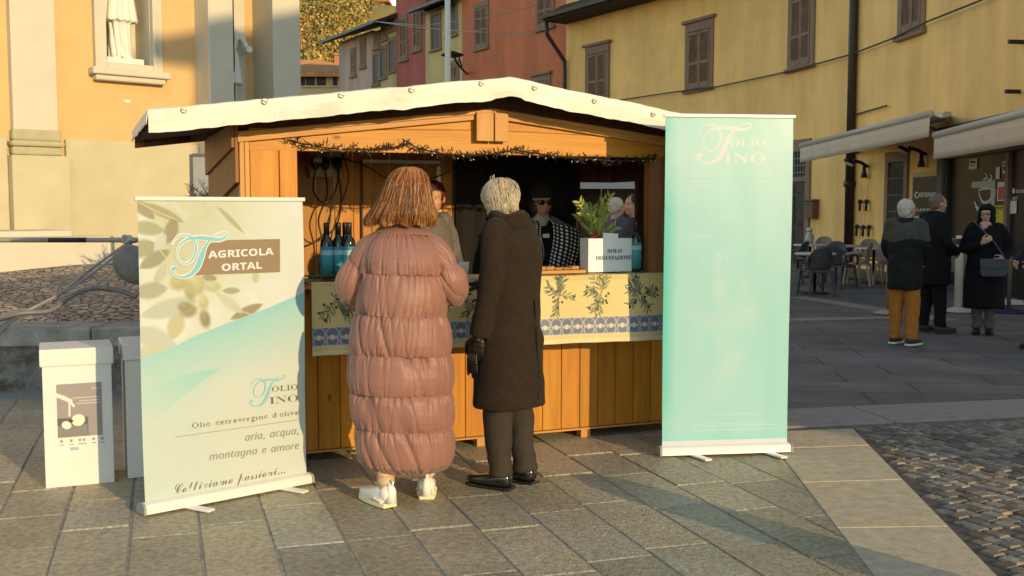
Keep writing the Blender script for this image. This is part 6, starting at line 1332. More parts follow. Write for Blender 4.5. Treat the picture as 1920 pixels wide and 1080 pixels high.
tx('INO', 'b', 505, 561, 758, 20, m_ol3, -6, off=-.002)
tx("Olio extravergine d'oliva", 'b', 359, 560, 803, 14, m_ol3, -26, off=-.0022)
strokes('rule', [([(bx(328, 820), bzf(328, 820)), (bx(440, 804), bzf(440, 804)), (bx(560, 787), bzf(560, 787))], [.003] * 3)], m_gr3, ban, -.0042, conf=CF)
tx('aria, acqua,', 'i', 459, 561, 827, 19, m_gr3, -14)
tx('montagna e amore', 'i', 392, 561, 863, 19, m_gr3, -22)
tx('Coltiviamo passioni...', 's', 325, 536, 927, 30, m_ol3, -40, off=-.001)

def paintR(cv, B):
    w, h = cv.w, cv.h; X, Z = cv.X, cv.Z; t = X / w
    cv.mix(np.ones_like(X), Dp(182, 224, 188))
    cv.mix(np.clip((t - .55) / .45, 0, 1) * np.clip((Z / h - .45) / .4, 0, 1) * .8, Dp(208, 228, 196))
    cv.mix(np.clip((.12 - t) / .1, 0, 1) ** 1.2 * (.55 + .45 * np.sin(np.clip(Z / h, 0, 1) * 3.1)) * .9, Dp(96, 206, 164))
    cv.mix(np.clip((t - .93) / .07, 0, 1) * np.clip(.75 - Z / h, 0, 1) * .8, Dp(160, 224, 182))
    cv.mix(np.clip((fbm(X * 7, Z * 1.4, 51) - .45) * 3, 0, 1) * .55, Dp(164, 218, 178))
    cv.mix(np.clip((fbm(X * 3 + 5, Z * 2.2, 61) - .5) * 4, 0, 1) * .4, Dp(220, 230, 196))
    cv.mix(np.clip((.10 - Z) / .08, 0, 1) * .7, Dp(150, 222, 180)); cv.mix((Z < .03).astype(float), Dp(232, 224, 200))
    k = 1 / 286.
    for (u, v, a, b, g) in [(1345, 520, 7, 34, 4), (1352, 545, 10, 22, 0), (1397, 535, 4, 14, 8), (1395, 590, 32, 26, 20), (1330, 600, 28, 12, -20), (1376, 672, 16, 22, -30), (1362, 690, 8, 14, 0), (1400, 585, 22, 4, 25), (1350, 640, 14, 8, -40)]:
        x, z = B(u, v); cv.ell(x, z, a * k, b * k, math.radians(g), Dp(214, 226, 190), 1.4, .35)
    for v, u0, u1 in [(778, 1330, 1420), (796, 1300, 1440), (800, 1285, 1460), (808, 1295, 1455), (335, 1290, 1450)]:
        x0, z = B(u0, v); x1, _ = B(u1, v)
        for i in range(46):
            a = x0 + (x1 - x0) * i / 46; cv.line([(a, z), (a + (x1 - x0) / 70, z)], .004, Dp(214, 230, 200) if v > 400 else Dp(182, 208, 176), .5)
    pk, pg = Dp(232, 224, 194), Dp(206, 230, 200)
    for t_, u0, u1, v0, hp in (('OLIO', 1366, 1437, 275, 20), ('INO', 1357, 1437, 306, 28)):
        x0, z0 = B(u0, v0); x1, z1 = B(u1, v0 - hp); cv.fillglyphs(t_, 'b', x0, z0, x1 - x0, z1 - z0, pk, .85)
    for t_, u0, u1, v0, hp in (('Ad', 1342, 1372, 414, 18), ('Mont', 1272, 1336, 448, 20), ('Ap', 1336, 1376, 486, 20)):
        x0, z0 = B(u0, v0); x1, z1 = B(u1, v0 - hp); cv.fillglyphs(t_, 'b', x0, z0, x1 - x0, z1 - z0, pg, .55)
    xa, za = B(1306, 312); xb, zb = B(1408, 236)
    for p, ws in FLO:
        S, Wd = ribbon([(xa + (xb - xa) * q[0], za + (zb - za) * q[1]) for q in p], [w_ * .36 for w_ in ws], 6)
        for i in range(len(S) - 1): cv.line([(S[i].x, S[i].y), (S[i + 1].x, S[i + 1].y)], Wd[i] / 2 + .0012, pk, .8)
bl2, br2 = G(1234, 856), G(1482, 848)
ban2, B2, bw2, bz2, CF2 = rollup('roll_up_banner', bl2, br2, 2.158, 'tall pale mint green roll-up banner right of the stall', paintR, 320, 720)
# ================================================================== WHITE BOXES
def carton(pBL, pBR, dep, top, lbl, pic):
    d = pBR - pBL; w = d.length; a = math.atan2(d.y, d.x); o = empty('cardboard_box', pBL, a, lbl, 'box', 'tall white cardboard boxes')
    MB().box(.008, .0, .0, w - .008, dep, top - .05).build('carton', m_card2, o, bevel=.004)
    lid = MB().box(-.004, -.013, top - .10, w + .004, dep + .012, top - .002); lid = lid.build('lid', m_card2, o, bevel=.006)
    if pic:
        k = w / 135; cv = Canvas(84 * k, 108 * k, 150, 190, (.20, .19, .20)); cv.mix(np.ones_like(cv.X), (.27, .25, .26)); W_, H_ = cv.w, cv.h
        cv.mix((cv.Z < H_ * .36) * (cv.X < W_ * .68) * 1.0, (.11, .10, .11)); cv.mix((cv.Z < H_ * .22) * (cv.X < W_ * .66) * 1.0, (.20, .19, .19))
        cv.line([(0, H_ * .80), (W_ * .16, H_ * .74), (W_ * .3, H_ * .68)], W_ * .05, (.72, .68, .62)); cv.line([(W_ * .3, H_ * .66), (W_ * .37, H_ * .58)], W_ * .03, (.72, .68, .62)); cv.line([(W_ * .28, H_ * .66), (W_ * .27, H_ * .4)], W_ * .022, (.7, .67, .62))
        cv.ell(W_ * .46, H_ * .31, W_ * .15, W_ * .14, .3, (.72, .68, .6), .1); cv.ell(W_ * .2, H_ * .23, W_ * .11, W_ * .09, -.5, (.74, .7, .62), .1); cv.ell(W_ * .3, H_ * .3, W_ * .05, W_ * .04, 0, (.04, .04, .04), .2)
        for z, x0, x1 in ((.89, .78, .95), (.73, .35, .95), (.62, .45, .95), (.67, .5, .95)): cv.line([(W_ * x0, H_ * z), (W_ * x1, H_ * z)], W_ * .014, (.6, .57, .53), .6)
        me = cv.mesh('picture'); me.materials.append(attr_mat('box print', .5, .3)); p = link('picture', me, o); p.location = (28 * k, -.0015, top - 72 * k - cv.h)
        mb = MB()
        for i, x in enumerate((32, 50, 66, 74, 92, 108)): mb.box(x * k, -.002, top - 190 * k, (x + 5) * k, -.0005, top - 184.5 * k); mb.box((x - 1) * k, -.002, top - 196 * k, (x + 7) * k, -.0005, top - 194 * k)
        mb.build('icons', mat('grey print small', (.3, .29, .32), .6), o); MB().box(50 * k, -.002, top - 207 * k, 66 * k, -.0005, top - 201 * k).build('logo', mat('blue print', (.25, .42, .5), .6), o)
    else:
        MB().box(w * .28, -.002, top - .52, w * .8, -.0005, top - .3).build('picture', mat('orange print', (.45, .22, .04), .5, .4, 20), o)
    return o
m_card2 = mat('white corrugated card', (.66, .645, .63), .6, .03, 3)
pA, pB = G(83, 917), G(218, 904)
tA = onpl(78, 655, pA, Vector((pB.y - pA.y, pA.x - pB.x, 0))).z
carton(pA, pB, .34, tA, 'left tall white cardboard box printed with a grey picture', True)
pC = pB + (pB - pA).normalized() * .035 + Vector((0, .06, 0)); carton(pC, pC + (pB - pA), .34, tA + .005, 'right tall white cardboard box half hidden behind the olive banner', False)

# ================================================================== TERRACE BITS
ym = 10.2; za_ = zat(100, 450, ym)
br_ = empty('barrier_bar', P(100, 450, ym), 0, 'long grey metal bar with a black band above the cobbled terrace', 'barrier')
mb = MB(); mb.smooth = True; xa, xm0, xm1, xb = P(-60, 450, ym).x, P(92, 450, ym).x, P(163, 450, ym).x, P(243, 450, ym).x
mb.tube([(xa, ym, za_), (xm0, ym, za_)], .024, 10); mb.tube([(xm1, ym, za_), (xb + .3, ym, za_)], .024, 10); mb.build('bar', mat('grey paint', (.30, .27, .23), .5), br_, world=True)
mb = MB(); mb.smooth = True; mb.tube([(xm0, ym, za_), (xm1, ym, za_)], .0245, 10); mb.build('band', m_iron, br_, world=True)
mb = MB(); mb.smooth = True; mb.ell((xb, ym - .02, za_), (.05, .05, .05), 10, 8); mb.ell((xb - .03, ym - .05, za_ + .02), (.03, .03, .035), 8, 6); mb.box(xb - .06, ym - .045, za_ - .03, xb + .05, ym + .04, za_ + .005); mb.build('clamp', mat('cast clamp', (.42, .38, .3), .5, .3, 20), br_, world=True)
mb = MB(); mb.smooth = True; mb.tube([(xb + .25, ym, TZ - .06), (xb + .25, ym, za_ + .05)], .03, 10); mb.build('post', m_iron, br_, world=True)
mb = MB(); mb.smooth = True; mb.tube([(xa, ym, TZ - .06), (xa, ym, za_ + .05)], .03, 10); mb.build('post', m_iron, br_, world=True)
# grey canvas cover slung behind the banner
sk = empty('grey_canvas_sack', P(243, 500, 9.7), 0, 'rounded grey canvas sack hanging behind the olive banner', 'sack')
mb = MB(); mb.smooth = True; c = P(250, 496, 9.75); mb.ell((c.x, c.y, c.z), (.2, .1, .17), 20, 14, R=Matrix.Rotation(.7, 3, 'Y')); mb.tube([(c.x - .1, 9.75, c.z + .1), (xb + .02, ym, za_)], .015, 6)
mb.build('canvas', mat('grey canvas', (.19, .175, .165), .85, .2, 9, bump=.3), sk, world=True)
def cable_obj(pts, r, m, lbl, grp):
    V = [Vector(p) for p in pts]; out = []
    for i in range(len(V) - 1):
        p0, p1, p2, p3 = V[max(i - 1, 0)], V[i], V[i + 1], V[min(i + 2, len(V) - 1)]
        for j in range(8):
            t = j / 8; out.append(.5 * ((2 * p1) + (p2 - p0) * t + (2 * p0 - 5 * p1 + 4 * p2 - p3) * t * t + (3 * p1 - p0 - 3 * p2 + p3) * t ** 3))
    out.append(V[-1]); mb = MB(); mb.smooth = True; mb.tube(out, r, 7); return tag(mb.build('cable', m), lbl, 'cable', grp)
m_cab = mat('grey cable', (.28, .25, .24), .5, .1, 9)
T = lambda u, v, y=9.0: P(u, v, y)
cable_obj([T(240, 455, 10.15), T(170, 505, 9.8), T(110, 552, 9.4), T(40, 588, 9.05), T(-20, 622, 8.98)], .013, m_cab, 'straight pale cable running down from the bar clamp over the kerb', 'cables on the terrace')
cable_obj([T(240, 460, 10.15), T(175, 512, 9.75), T(100, 560, 9.35), T(36, 592, 9.02), T(-20, 640, 8.98)], .011, m_cab, 'second thinner cable just under the straight pale cable', 'cables on the terrace')
cable_obj([T(256, 557, 9.6), T(222, 545, 9.6), T(180, 540, 9.55), T(140, 552, 9.45), T(95, 582, 9.15), T(36, 588, 9.0), T(-20, 605, 8.99)], .022, mat('dark grey hose', (.17, .155, .155), .5), 'thick dark hose looping over the cobbles to the kerb', 'cables on the terrace')
# olive shrub in a grey planter left behind the stall
pz = 11.2; pq = P(395, 340, pz); zt0 = TZ + .12
pl2 = empty('potted_shrub', (pq.x, pz, zt0), 0, 'dark olive shrub in front of a tall grey panel left behind the stall', 'plant')
mb = MB(); mb.smooth = True; mb.lathe([(0, 0), (.16, 0), (.24, .42), (.25, .45), (.21, .45), (.19, .4), (0, .4)], n=20); mb.build('pot', mat('grey pot', (.2, .2, .2), .7), pl2)
mb = MB(); rng = random.Random(4)
for k in range(60):
    a = rng.uniform(0, 6.28); p0 = Vector((0, 0, rng.uniform(.4, 1.0))); d = Vector((math.cos(a), math.sin(a), rng.uniform(.1, 1.2))).normalized(); L_ = rng.uniform(.2, .55)
    mb.tube([p0, p0 + d * L_], [.006, .002], 4, 1)
    for t in np.linspace(.2, 1, 9):
        for s in (-1, 1): mb.leaf(p0 + d * L_ * t, d * .7 + Vector((-d.y * s, d.x * s, rng.uniform(-.3, .5))) * .8, (rng.uniform(-1, 1), rng.uniform(-1, 1), 1), .07, .018, 0)
mb.tube([(0, 0, .38), (0, 0, 1.1)], [.02, .01], 6, 1); mb.build('foliage', [mat('grey olive leaf', (.10, .115, .075), .6, .4, 30), m_twig], pl2)
gp = empty('folding_screen', (P(380, 340, 11.9).x, 11.9, TZ), .1, 'tall grey screen standing upright behind the olive shrub', 'screen')
xw = P(362, 300, 11.9).x - P(380, 300, 11.9).x; zt1 = zat(380, 293, 11.9) - TZ
MB().box(xw, 0, .0, .45, .05, zt1).build('panel', mat('grey laminate', (.30, .30, .32), .6, .05, 4), gp, bevel=.004); mb = MB(); mb.box(xw - .03, -.02, 0, xw - .001, .07, zt1 + .02); mb.box(xw, -.02, zt1 + .001, .45, .07, zt1 + .03); mb.build('frame', mat('dark edge', (.1, .1, .1), .6), gp)

# ================================================================== CAFE TERRACE
m_pd = mat('dark grey plastic', (.055, .055, .062), .4, .1, 5); m_pb = mat('beige plastic', (.36, .27, .20), .45, .1, 5); m_tw = mat('white table top', (.60, .57, .53), .35, .05, 4)
def chair(loc, rz, m, lbl, grp, src=None):
    if src is not None:
        c = copy_tree(src); c.location = loc; c.rotation_euler = (0, 0, rz); c['label'] = lbl; return c
    c = empty('plastic_chair', loc, rz, lbl, 'chair', grp)      # faces local +y
    mb = MB(); mb.smooth = True; V = []
    for j in range(9):
        for i in range(11):
            x = (i / 10 - .5) * .46; y = .24 - .46 * j / 8; V.append((x, y, .44 - .02 * math.cos(x * 6) + .02 * (j == 0) * -1 - .015 * j / 8))
    me = npmesh('seat', np.array(V), gridfaces(11, 9, False)); me.materials.append(m); o = link('seat', me, c); q = o.modifiers.new('s', 'SOLIDIFY'); q.thickness = .02
    # curved back: solid lower centre, rounded top
    V = []; nB = 25
    for j in range(13):
        for i in range(nB):
            a = (i / (nB - 1) - .5) * 2.3; t = j / 12; top = .87 - .30 * abs(a / 1.15) ** 2.6
            z = .46 + (top - .46) * t; V.append((.27 * math.sin(a) * (1 + .04 * t), .06 - .27 * math.cos(a) - .07 * t, z))
    fs = gridfaces(nB, 13, False)
    ok = []
    for f in fs:
        c_ = np.mean([V[k] for k in f], 0); i = int(f[0]) % nB; j = int(f[0]) // nB; a = abs((i + .5) / (nB - 1) - .5) * 2.3
        if a > .78 and a < 1.02 and 1 < j < 9: continue
        ok.append(f)
    me = npmesh('backrest', np.array(V), np.array(ok)); me.materials.append(m); o = link('backrest', me, c); q = o.modifiers.new('s', 'SOLIDIFY'); q.thickness = .016
    for s in (-1, 1):
        mb = MB(); mb.smooth = True; mb.tube([(s * .255, -.08, .64), (s * .275, .04, .655), (s * .27, .17, .645), (s * .26, .23, .60), (s * .25, .24, .46)], [.022, .026, .026, .024, .022], 8); mb.build('armrest', m, c)
        mb = MB(); mb.bar((s * .21, .2, .44), (s * .245, .25, 0), .045, .04, (1, 0, 0)); mb.build('leg', m, c, bevel=.006)
        mb = MB(); mb.bar((s * .2, -.2, .44), (s * .235, -.28, 0), .045, .04, (1, 0, 0)); mb.build('leg', m, c, bevel=.006)
    return c
gd, gb = 'dark plastic terrace chairs', 'beige plastic terrace chairs'
def gp_(u, v): return G(u, v)
cd = chair(gp_(1530, 553), 0.15, m_pd, 'dark grey plastic chair with its back to us at the nearest cafe table', gd)
chair(gp_(1572, 540), -.9, m_pd, 'dark grey plastic chair right behind the nearest cafe table', gd, cd)
chair(gp_(1490, 530), .9, m_pd, 'dark grey plastic chair at the left beside the mint banner', gd, cd)
chair(gp_(1562, 532), 2.6, m_pd, 'dark grey plastic chair facing us between the two rows of tables', gd, cd)
cb = chair(gp_(1608, 535), 1.1, m_pb, 'light plastic chair turned sideways right of the nearest table', gb)
chair(gp_(1630, 522), 2.9, m_pb, 'light plastic chair facing us behind the right cafe table', gb, cb)
chair(gp_(1668, 534), -.7, m_pb, 'light plastic chair beside the white haired man', gb, cb)
chair(gp_(1545, 512), 2.9, m_pb, 'light plastic chair by the wall behind the far table', gb, cb)
def table(u, v, lbl, src=None, sc=1.0, top=None):
    p = G(u, v)
    if src is not None:
        t = copy_tree(src); t.location = p; t['label'] = lbl; return t
    t = empty('cafe_table', p, 0, lbl, 'table', 'round cafe tables')
    mb = MB(); mb.smooth = False; mb.lathe([(0, .70), (.36, .70), (.375, .71), (.375, .73), (.365, .738), (0, .74)], n=36); mb.build('top', m_tw, t)
    mb = MB(); mb.smooth = True; mb.lathe([(.03, .03), (.03, .68), (.1, .69), (.1, .698)], n=12); mb.build('column', m_iron, t)
    mb = MB(); mb.lathe([(0, 0), (.25, 0), (.25, .012), (.06, .04), (0, .04)], n=24); mb.build('base', m_iron, t)
    return t
t0_ = table(1527, 549, 'white round cafe table nearest to the mint banner')
table(1637, 530, 'white round cafe table beside the white haired man', t0_)
table(1518, 519, 'white round cafe table by the far door with cups on it', t0_)
table(1582, 522, 'white round cafe table in the middle at the back', t0_)
p = G(1514, 519); cd_ = empty('sugar_jar', p + Vector((0, -.1, .741)), 0, 'glass jar with white lid on the far cafe table', 'jar')
mb = MB(); mb.smooth = True; mb.lathe([(0, 0), (.08, 0), (.1, .1), (.09, .2), (.05, .26), (.05, .3), (0, .3)], n=16); mb.build('jar', mat('clear jar', (.4, .38, .36), .15, .2, 9, spec=.6), cd_)
mb = MB(); mb.smooth = True; mb.lathe([(0, .3), (.07, .3), (.075, .36), (0, .38)], n=14); mb.build('lid', m_w, cd_)
p = G(1637, 530)
for i, (dx, dy, l) in enumerate([(-.12, -.1, 'left brown coffee cup on the cafe table beside the white haired man'), (.12, -.05, 'right brown coffee cup on the cafe table beside the white haired man')]):
    c = empty('coffee_cup', p + Vector((dx, dy, .741)), 0, l, 'cup', 'cups on the cafe tables'); mb = MB(); mb.smooth = True; mb.lathe([(0, 0), (.07, .0), (.075, .012), (.03, .012), (.035, .06), (.042, .075), (.036, .075), (.02, .02), (0, .02)], n=16); mb.build('cup', mat('brown ceramic', (.13, .08, .05), .3), c)
# stanchions with belts
def stanchion(u, v, mpost, mbase, lbl, h=1.0, r=.05, rb=.24):
    o = empty('barrier_post', G(u, v), 0, lbl, 'barrier post', 'queue barrier posts'); mb = MB(); mb.smooth = True; mb.lathe([(r, .03), (r, h - .02), (r * .9, h), (0, h)], n=16); mb.build('post', mpost, o)
    mb = MB(); mb.lathe([(0, 0), (rb, 0), (rb, .015), (rb * .5, .04), (r + .01, .06), (0, .06)], n=28); mb.build('base', mbase, o)
    mb = MB(); mb.lathe([(r * 1.1, h - .14), (r * 1.1, h - .05), (0, h - .05)], n=16); mb.build('belt_head', m_iron, o); return o
m_wp = mat('white lacquer', (.52, .47, .44), .4, .05, 3)
stanchion(1796, 583, m_wp, m_wp, 'white barrier post with round white base between the visitors', 1.15, .06, .27)
stanchion(1891, 585, mat('steel post', (.24, .2, .18), .35, metal=.6), mat('blue base', (.03, .025, .12), .5), 'steel barrier post with a blue base at the right', 1.05, .03, .25)
stanchion(1664, 588, mat('wooden base', (.36, .2, .1), .6), mat('beige base', (.42, .30, .22), .6), 'low post with beige base behind the man in ochre trousers', .9, .03, .2)
a, b = G(1796, 583) + Vector((0, 0, 1.05)), G(1720, 560) + Vector((0, 0, 1.0))
tag(MB().bar(a, b, .006, .06).build('queue_belt', mat('blue belt', (.02, .025, .09), .6)), 'dark blue queue belt stretched behind the standing men', 'belt')
p = G(1893, 572); mb = MB(); mb.box(p.x - .3, p.y, 0, p.x + .5, p.y + .5, .04); mb.box(p.x - .1, p.y + .1, .04, p.x + .25, p.y + .4, .07); tag(mb.build('floor_mat', m_tw, bevel=.006), 'flat pale boards lying at the bar entrance', 'board')

# ================================================================== PEOPLE
m_skin = mat('skin', (.50, .27, .18), .5, .10, 9, bump=.08, bscale=60); m_skin2 = mat('weathered skin', (.46, .23, .15), .55, .15, 12, bump=.1, bscale=60)
m_lip = mat('lips', (.30, .09, .08), .45); m_eyew = mat('eye white', (.6, .57, .54), .25); m_iris = mat('iris', (.02, .015, .012), .15)
m_blkc = mat('black cloth', (.0065, .0065, .008), .9, .3, 20, bump=.15, spec=.2); m_navy = mat('navy cloth', (.010, .011, .018), .85, .3, 20, bump=.15)
m_leath = mat('black leather', (.013, .011, .010), .3, .3, 30, bump=.3, bscale=60)
V3 = Vector
def crv(pts, n=6):
    V = [V3(p) for p in pts]; out = []
    for i in range(len(V) - 1):
        p0, p1, p2, p3 = V[max(i - 1, 0)], V[i], V[i + 1], V[min(i + 2, len(V) - 1)]
        for j in range(n):
            t = j / n; out.append(.5 * ((2 * p1) + (p2 - p0) * t + (2 * p0 - 5 * p1 + 4 * p2 - p3) * t * t + (3 * p1 - p0 - 3 * p2 + p3) * t ** 3))
    out.append(V[-1]); return out
def hand(mb, wr, d, pn, side, k=1.0, curl=.6):
    """wr wrist, d direction, pn palm normal, side +1 when the thumb is on +x of (d,pn)"""
    d = V3(d).normalized(); pn = V3(pn); pn = (pn - d * pn.dot(d)).normalized(); x = d.cross(pn) * side
    R = Matrix((x, pn, d)).transposed()
    c = V3(wr) + d * .05 * k; mb.ell(c, (.042 * k, .017 * k, .055 * k), 14, 10, R)
    mb.tube([V3(wr) - d * .02, V3(wr) + d * .03 * k], [.026 * k, .03 * k], 10)
    for i, (o_, L) in enumerate(((.032, .072), (.011, .082), (-.011, .077), (-.031, .06))):
        p = V3(wr) + d * .092 * k + x * o_ * k; pts = [p - d * .03 * k, p]; a = .15
        for s in (.42, .33, .25):
            a += curl * (.9 if s < .42 else .7); dd = d * math.cos(a) + pn * math.sin(a); pts.append(pts[-1] + dd * L * s * k)
        mb.tube(pts, [.010 * k, .0098 * k, .009 * k, .0082 * k, .006 * k], 8)
    p = V3(wr) + d * .03 * k + x * .03 * k
    mb.tube([p, p + (x * .7 + d * .6 + pn * .25) * .035 * k, p + (x * .75 + d * 1.3 + pn * .7) * .05 * k, p + (x * .55 + d * 1.9 + pn * 1.0) * .05 * k], [.015 * k, .0125 * k, .011 * k, .0075 * k], 8)
def headshape(mb, M):
    """head around local origin at its centre, facing +y"""
    def E(c, r, R=None): mb.ell(M @ V3(c), r, 18, 14, M.to_3x3() @ R if R is not None else M.to_3x3())
    E((0, -.012, .022), (.076, .096, .098)); E((0, .018, -.035), (.060, .072, .085)); E((0, .052, -.088), (.030, .03, .026)); E((0, .05, .03), (.060, .04, .04))
    E((0, .066, -.03), (.05, .022, .03)); mb.tube([M @ V3((0, .086, .012)), M @ V3((0, .101, -.016)), M @ V3((0, .108, -.032))], [.009, .012, .015], 8); E((.012, .097, -.034), (.009, .011, .008)); E((-.012, .097, -.034), (.009, .011, .008))
    E((0, .085, -.062), (.022, .012, .007)); E((0, .083, -.071), (.019, .012, .007))
    for s in (-1, 1): E((s * .078, -.012, -.01), (.011, .02, .032)); E((s * .03, .078, .022), (.022, .014, .007)); E((s * .042, .058, -.03), (.02, .02, .02))
def person(lbl, loc, rz, H, coat, legs_m, shoe_m, hair, arms, head=(0, 0, 0, .02), stance=.09, hem=None, vox=.012, skin=m_skin, sole=None, group='visitors on the square', trouser_w=1.0, gloves=None, feet=None, coat_m=None, sleeve=1.0, fold=1.0, name='person', eyes=True):
    """coat: rings (z,rx,ry,cy) bottom to top; arms: ((elbow),(wrist),handdir,palm) left then right; head: pitch, yaw, roll, forward"""
    k = H / 1.72; o = empty(name, loc, rz, lbl, 'person', group); o.scale = (k, k, k)
    mb = MB(); pit, yw, rl, fw = head
    HM = Matrix.Translation((0, fw + .01, 1.60)) @ Matrix.Rotation(yw, 4, 'Z') @ Matrix.Rotation(pit, 4, 'X') @ Matrix.Rotation(rl, 4, 'Y')
    headshape(mb, HM)
    mb.tube([(0, -.02, 1.38), (0, .0 + fw * .4, 1.48), HM @ V3((0, -.02, -.04))], [.075, .056, .055], 14)
    mb.loft([(0, 0, .84, .14, .1), (0, 0, 1.0, .13, .09), (0, 0, 1.2, .15, .1), (0, -.01, 1.36, .15, .09), (0, -.01, 1.43, .09, .06)], 20)
    S = [V3((-.185, -.01, 1.405)), V3((.185, -.01, 1.405))]
    for s, (el, wr, hd, pn) in zip((-1, 1), arms):
        sh = S[0 if s < 0 else 1]; mb.tube(crv([sh, el, wr], 4), .03, 10)
        if gloves is None: hand(mb, wr, hd, pn, s if True else 1, 1.0)
    fts = feet or [((-stance, 0, 0), (-.12, 1, 0)), ((stance, 0, 0), (.12, 1, 0))]
    for s, (fp, fd) in zip((-1, 1), fts):
        fp = V3(fp); fd = V3(fd).normalized(); mb.tube(crv([(s * .085, 0, .86), (s * .09 * .5 + fp.x * .5, fp.y * .5 + .02, .47), (fp.x, fp.y - .0, .09)], 5), [.06] + [.05] * 5 + [.045] * 4 + [.036], 10); mb.tube([fp + V3((0, 0, .05)), fp + fd * .12 + V3((0, 0, .03))], [.035, .025], 8)
    me = remesh(mb, min(vox, .010), 2); me.materials.append(skin); body = link('body', me, o)
    # eyes and mouth colour
    if eyes:
        mbe = MB(); mbe.smooth = True
        for s in (-1, 1): mbe.ell(HM @ V3((s * .029, .083, .008)), (.011, .006, .006), 10, 8, HM.to_3x3(), 0); mbe.ell(HM @ V3((s * .029, .0875, .008)), (.005, .003, .005), 8, 6, HM.to_3x3(), 1)
        mbe.build('eye', [m_eyew, m_iris], body)
        mbe = MB(); mbe.smooth = True; mbe.ell(HM @ V3((0, .096, -.0655)), (.019, .004, .0055), 10, 6, HM.to_3x3()); mbe.build('mouth', m_lip, body)
    # coat
    if coat:
        mb = MB(); zs = [c[0] for c in coat]; rr = []
        for i in range(len(coat) - 1):
            a, b = coat[i], coat[i + 1]; n = max(2, int((b[0] - a[0]) / .03))
            for j in range(n):
                t = j / n; q = [a[x] + (b[x] - a[x]) * t for x in range(4)]; rr.append((0, q[3], q[0], q[1], q[2]))
        c = coat[-1]; rr.append((0, c[3], c[0], c[1], c[2])); mb.loft(rr, 36)
        for s, (el, wr, hd, pn) in zip((-1, 1), arms):
            sh = S[0 if s < 0 else 1] * 1.0; pts = crv([sh + V3((-s * .06, 0, .01)), sh, el, V3(wr) + (V3(wr) - V3(el)).normalized() * .005], 6); n = len(pts)
            mb.tube(pts, [(.078 - .024 * i / (n - 1)) * sleeve for i in range(n)], 14)
        me = remesh(mb, vox, 10)
        sd = random.randint(0, 200)
        def f(p, n_):
            a = np.arctan2(p[:, 1], p[:, 0]); r = np.hypot(p[:, 0], p[:, 1])
            return fold * 1.35 * (.010 * (vn(a * 2.6 + 20, p[:, 2] * 2.0, sd) - .5) * np.clip((1.2 - p[:, 2]) / .4, .3, 1) + .014 * (vn(p[:, 0] * 9 + 30, p[:, 2] * 12 + p[:, 1] * 6 + 40, sd + 1) - .5))
        displace(me, f); me.materials.append(coat_m or m_blkc); ct = link('coat', me, o)
    else: ct = None
    # trousers
    mb = MB(); top = min(.98, (coat[0][0] + .25) if coat else .98); w = trouser_w
    mb.loft([(0, 0, .80, .13, .105), (0, 0, .9, .16, .12), (0, 0, .99, .15, .11)], 24)
    for s, (fp, fd) in zip((-1, 1), fts):
        fp = V3(fp); pts = crv([(s * .082, 0, .84), (s * .085 * .5 + fp.x * .5, fp.y * .5 + .015, .47), (fp.x, fp.y - .005, .07)], 8); n = len(pts)
        mb.tube(pts, [(.092 - .030 * (i / (n - 1)) + .004 * (i > n - 3)) * w for i in range(n)], 16)
    me = remesh(mb, vox * .9, 3); sd2 = random.randint(0, 200)
    displace(me, lambda p, n_: .020 * (vn(p[:, 0] * 9 + 30, p[:, 2] * 13 + p[:, 1] * 9 + 20, sd2) - .5) + .012 * np.clip((.35 - p[:, 2]) / .3, 0, 1) * (vn(p[:, 0] * 6 + p[:, 1] * 8 + 50, p[:, 2] * 26, sd2 + 3) - .5))
    me.materials.append(legs_m); tr_ = link('trousers', me, o)
    for (fp, fd) in fts: shoe(o, V3(fp), V3(fd), shoe_m, sole)
    return o, HM, body, ct
def shoe(o, fp, fd, m, sole=None, L=.285, h=.085, name='shoe'):
    fd = fd.normalized(); x = fd.cross(V3((0, 0, 1))); R = Matrix((x, fd, V3((0, 0, 1)))).transposed().to_4x4(); R.translation = fp - fd * .075
    n, k = 20, 14; V = []
    for j in range(k):
        t = j / (k - 1); y = L * t; w = .036 + .014 * math.sin(min(1, t * 1.15) * math.pi) ** .8 - .012 * max(0, t - .8) / .2; w *= (1 if t < .93 else .72); hh = h * (1.0 - .55 * max(0, (t - .22)) / .78 * (1.2 - .2 * t)); hh = max(.047, hh); e = 1 if 0 < j < k - 1 else .55
        for i in range(n):
            a = 2 * math.pi * i / n; cx, cz = math.cos(a), math.sin(a); V.append(((abs(cx) ** .7) * math.copysign(1, cx) * w * e, y, .012 + hh * .5 + (abs(cz) ** .7) * math.copysign(1, cz) * hh * .5 * e))
    mb = MB(R); mb.smooth = True; fs = [tuple(f) for f in gridfaces(n, k, True)] + [tuple(range(n - 1, -1, -1)), tuple((k - 1) * n + i for i in range(n))]
    mb.add(V, fs); s = mb.build(name, m, o)
    mb = MB(R); q = []
    for j in range(15): t = j / 14; q.append((.040 + .014 * math.sin(min(1, t * 1.1) * math.pi) ** .8 - .022 * max(0, t - .85) / .15, -.006 + (L + .012) * t))
    poly = [(a, b) for a, b in q] + [(-a, b) for a, b in reversed(q)]
    mb.prism(poly, (0, 0, .001), (1, 0, 0), (0, 1, 0), (0, 0, .026 if sole else .016)); mb.build('sole', sole or m, s, bevel=.005)
    return s
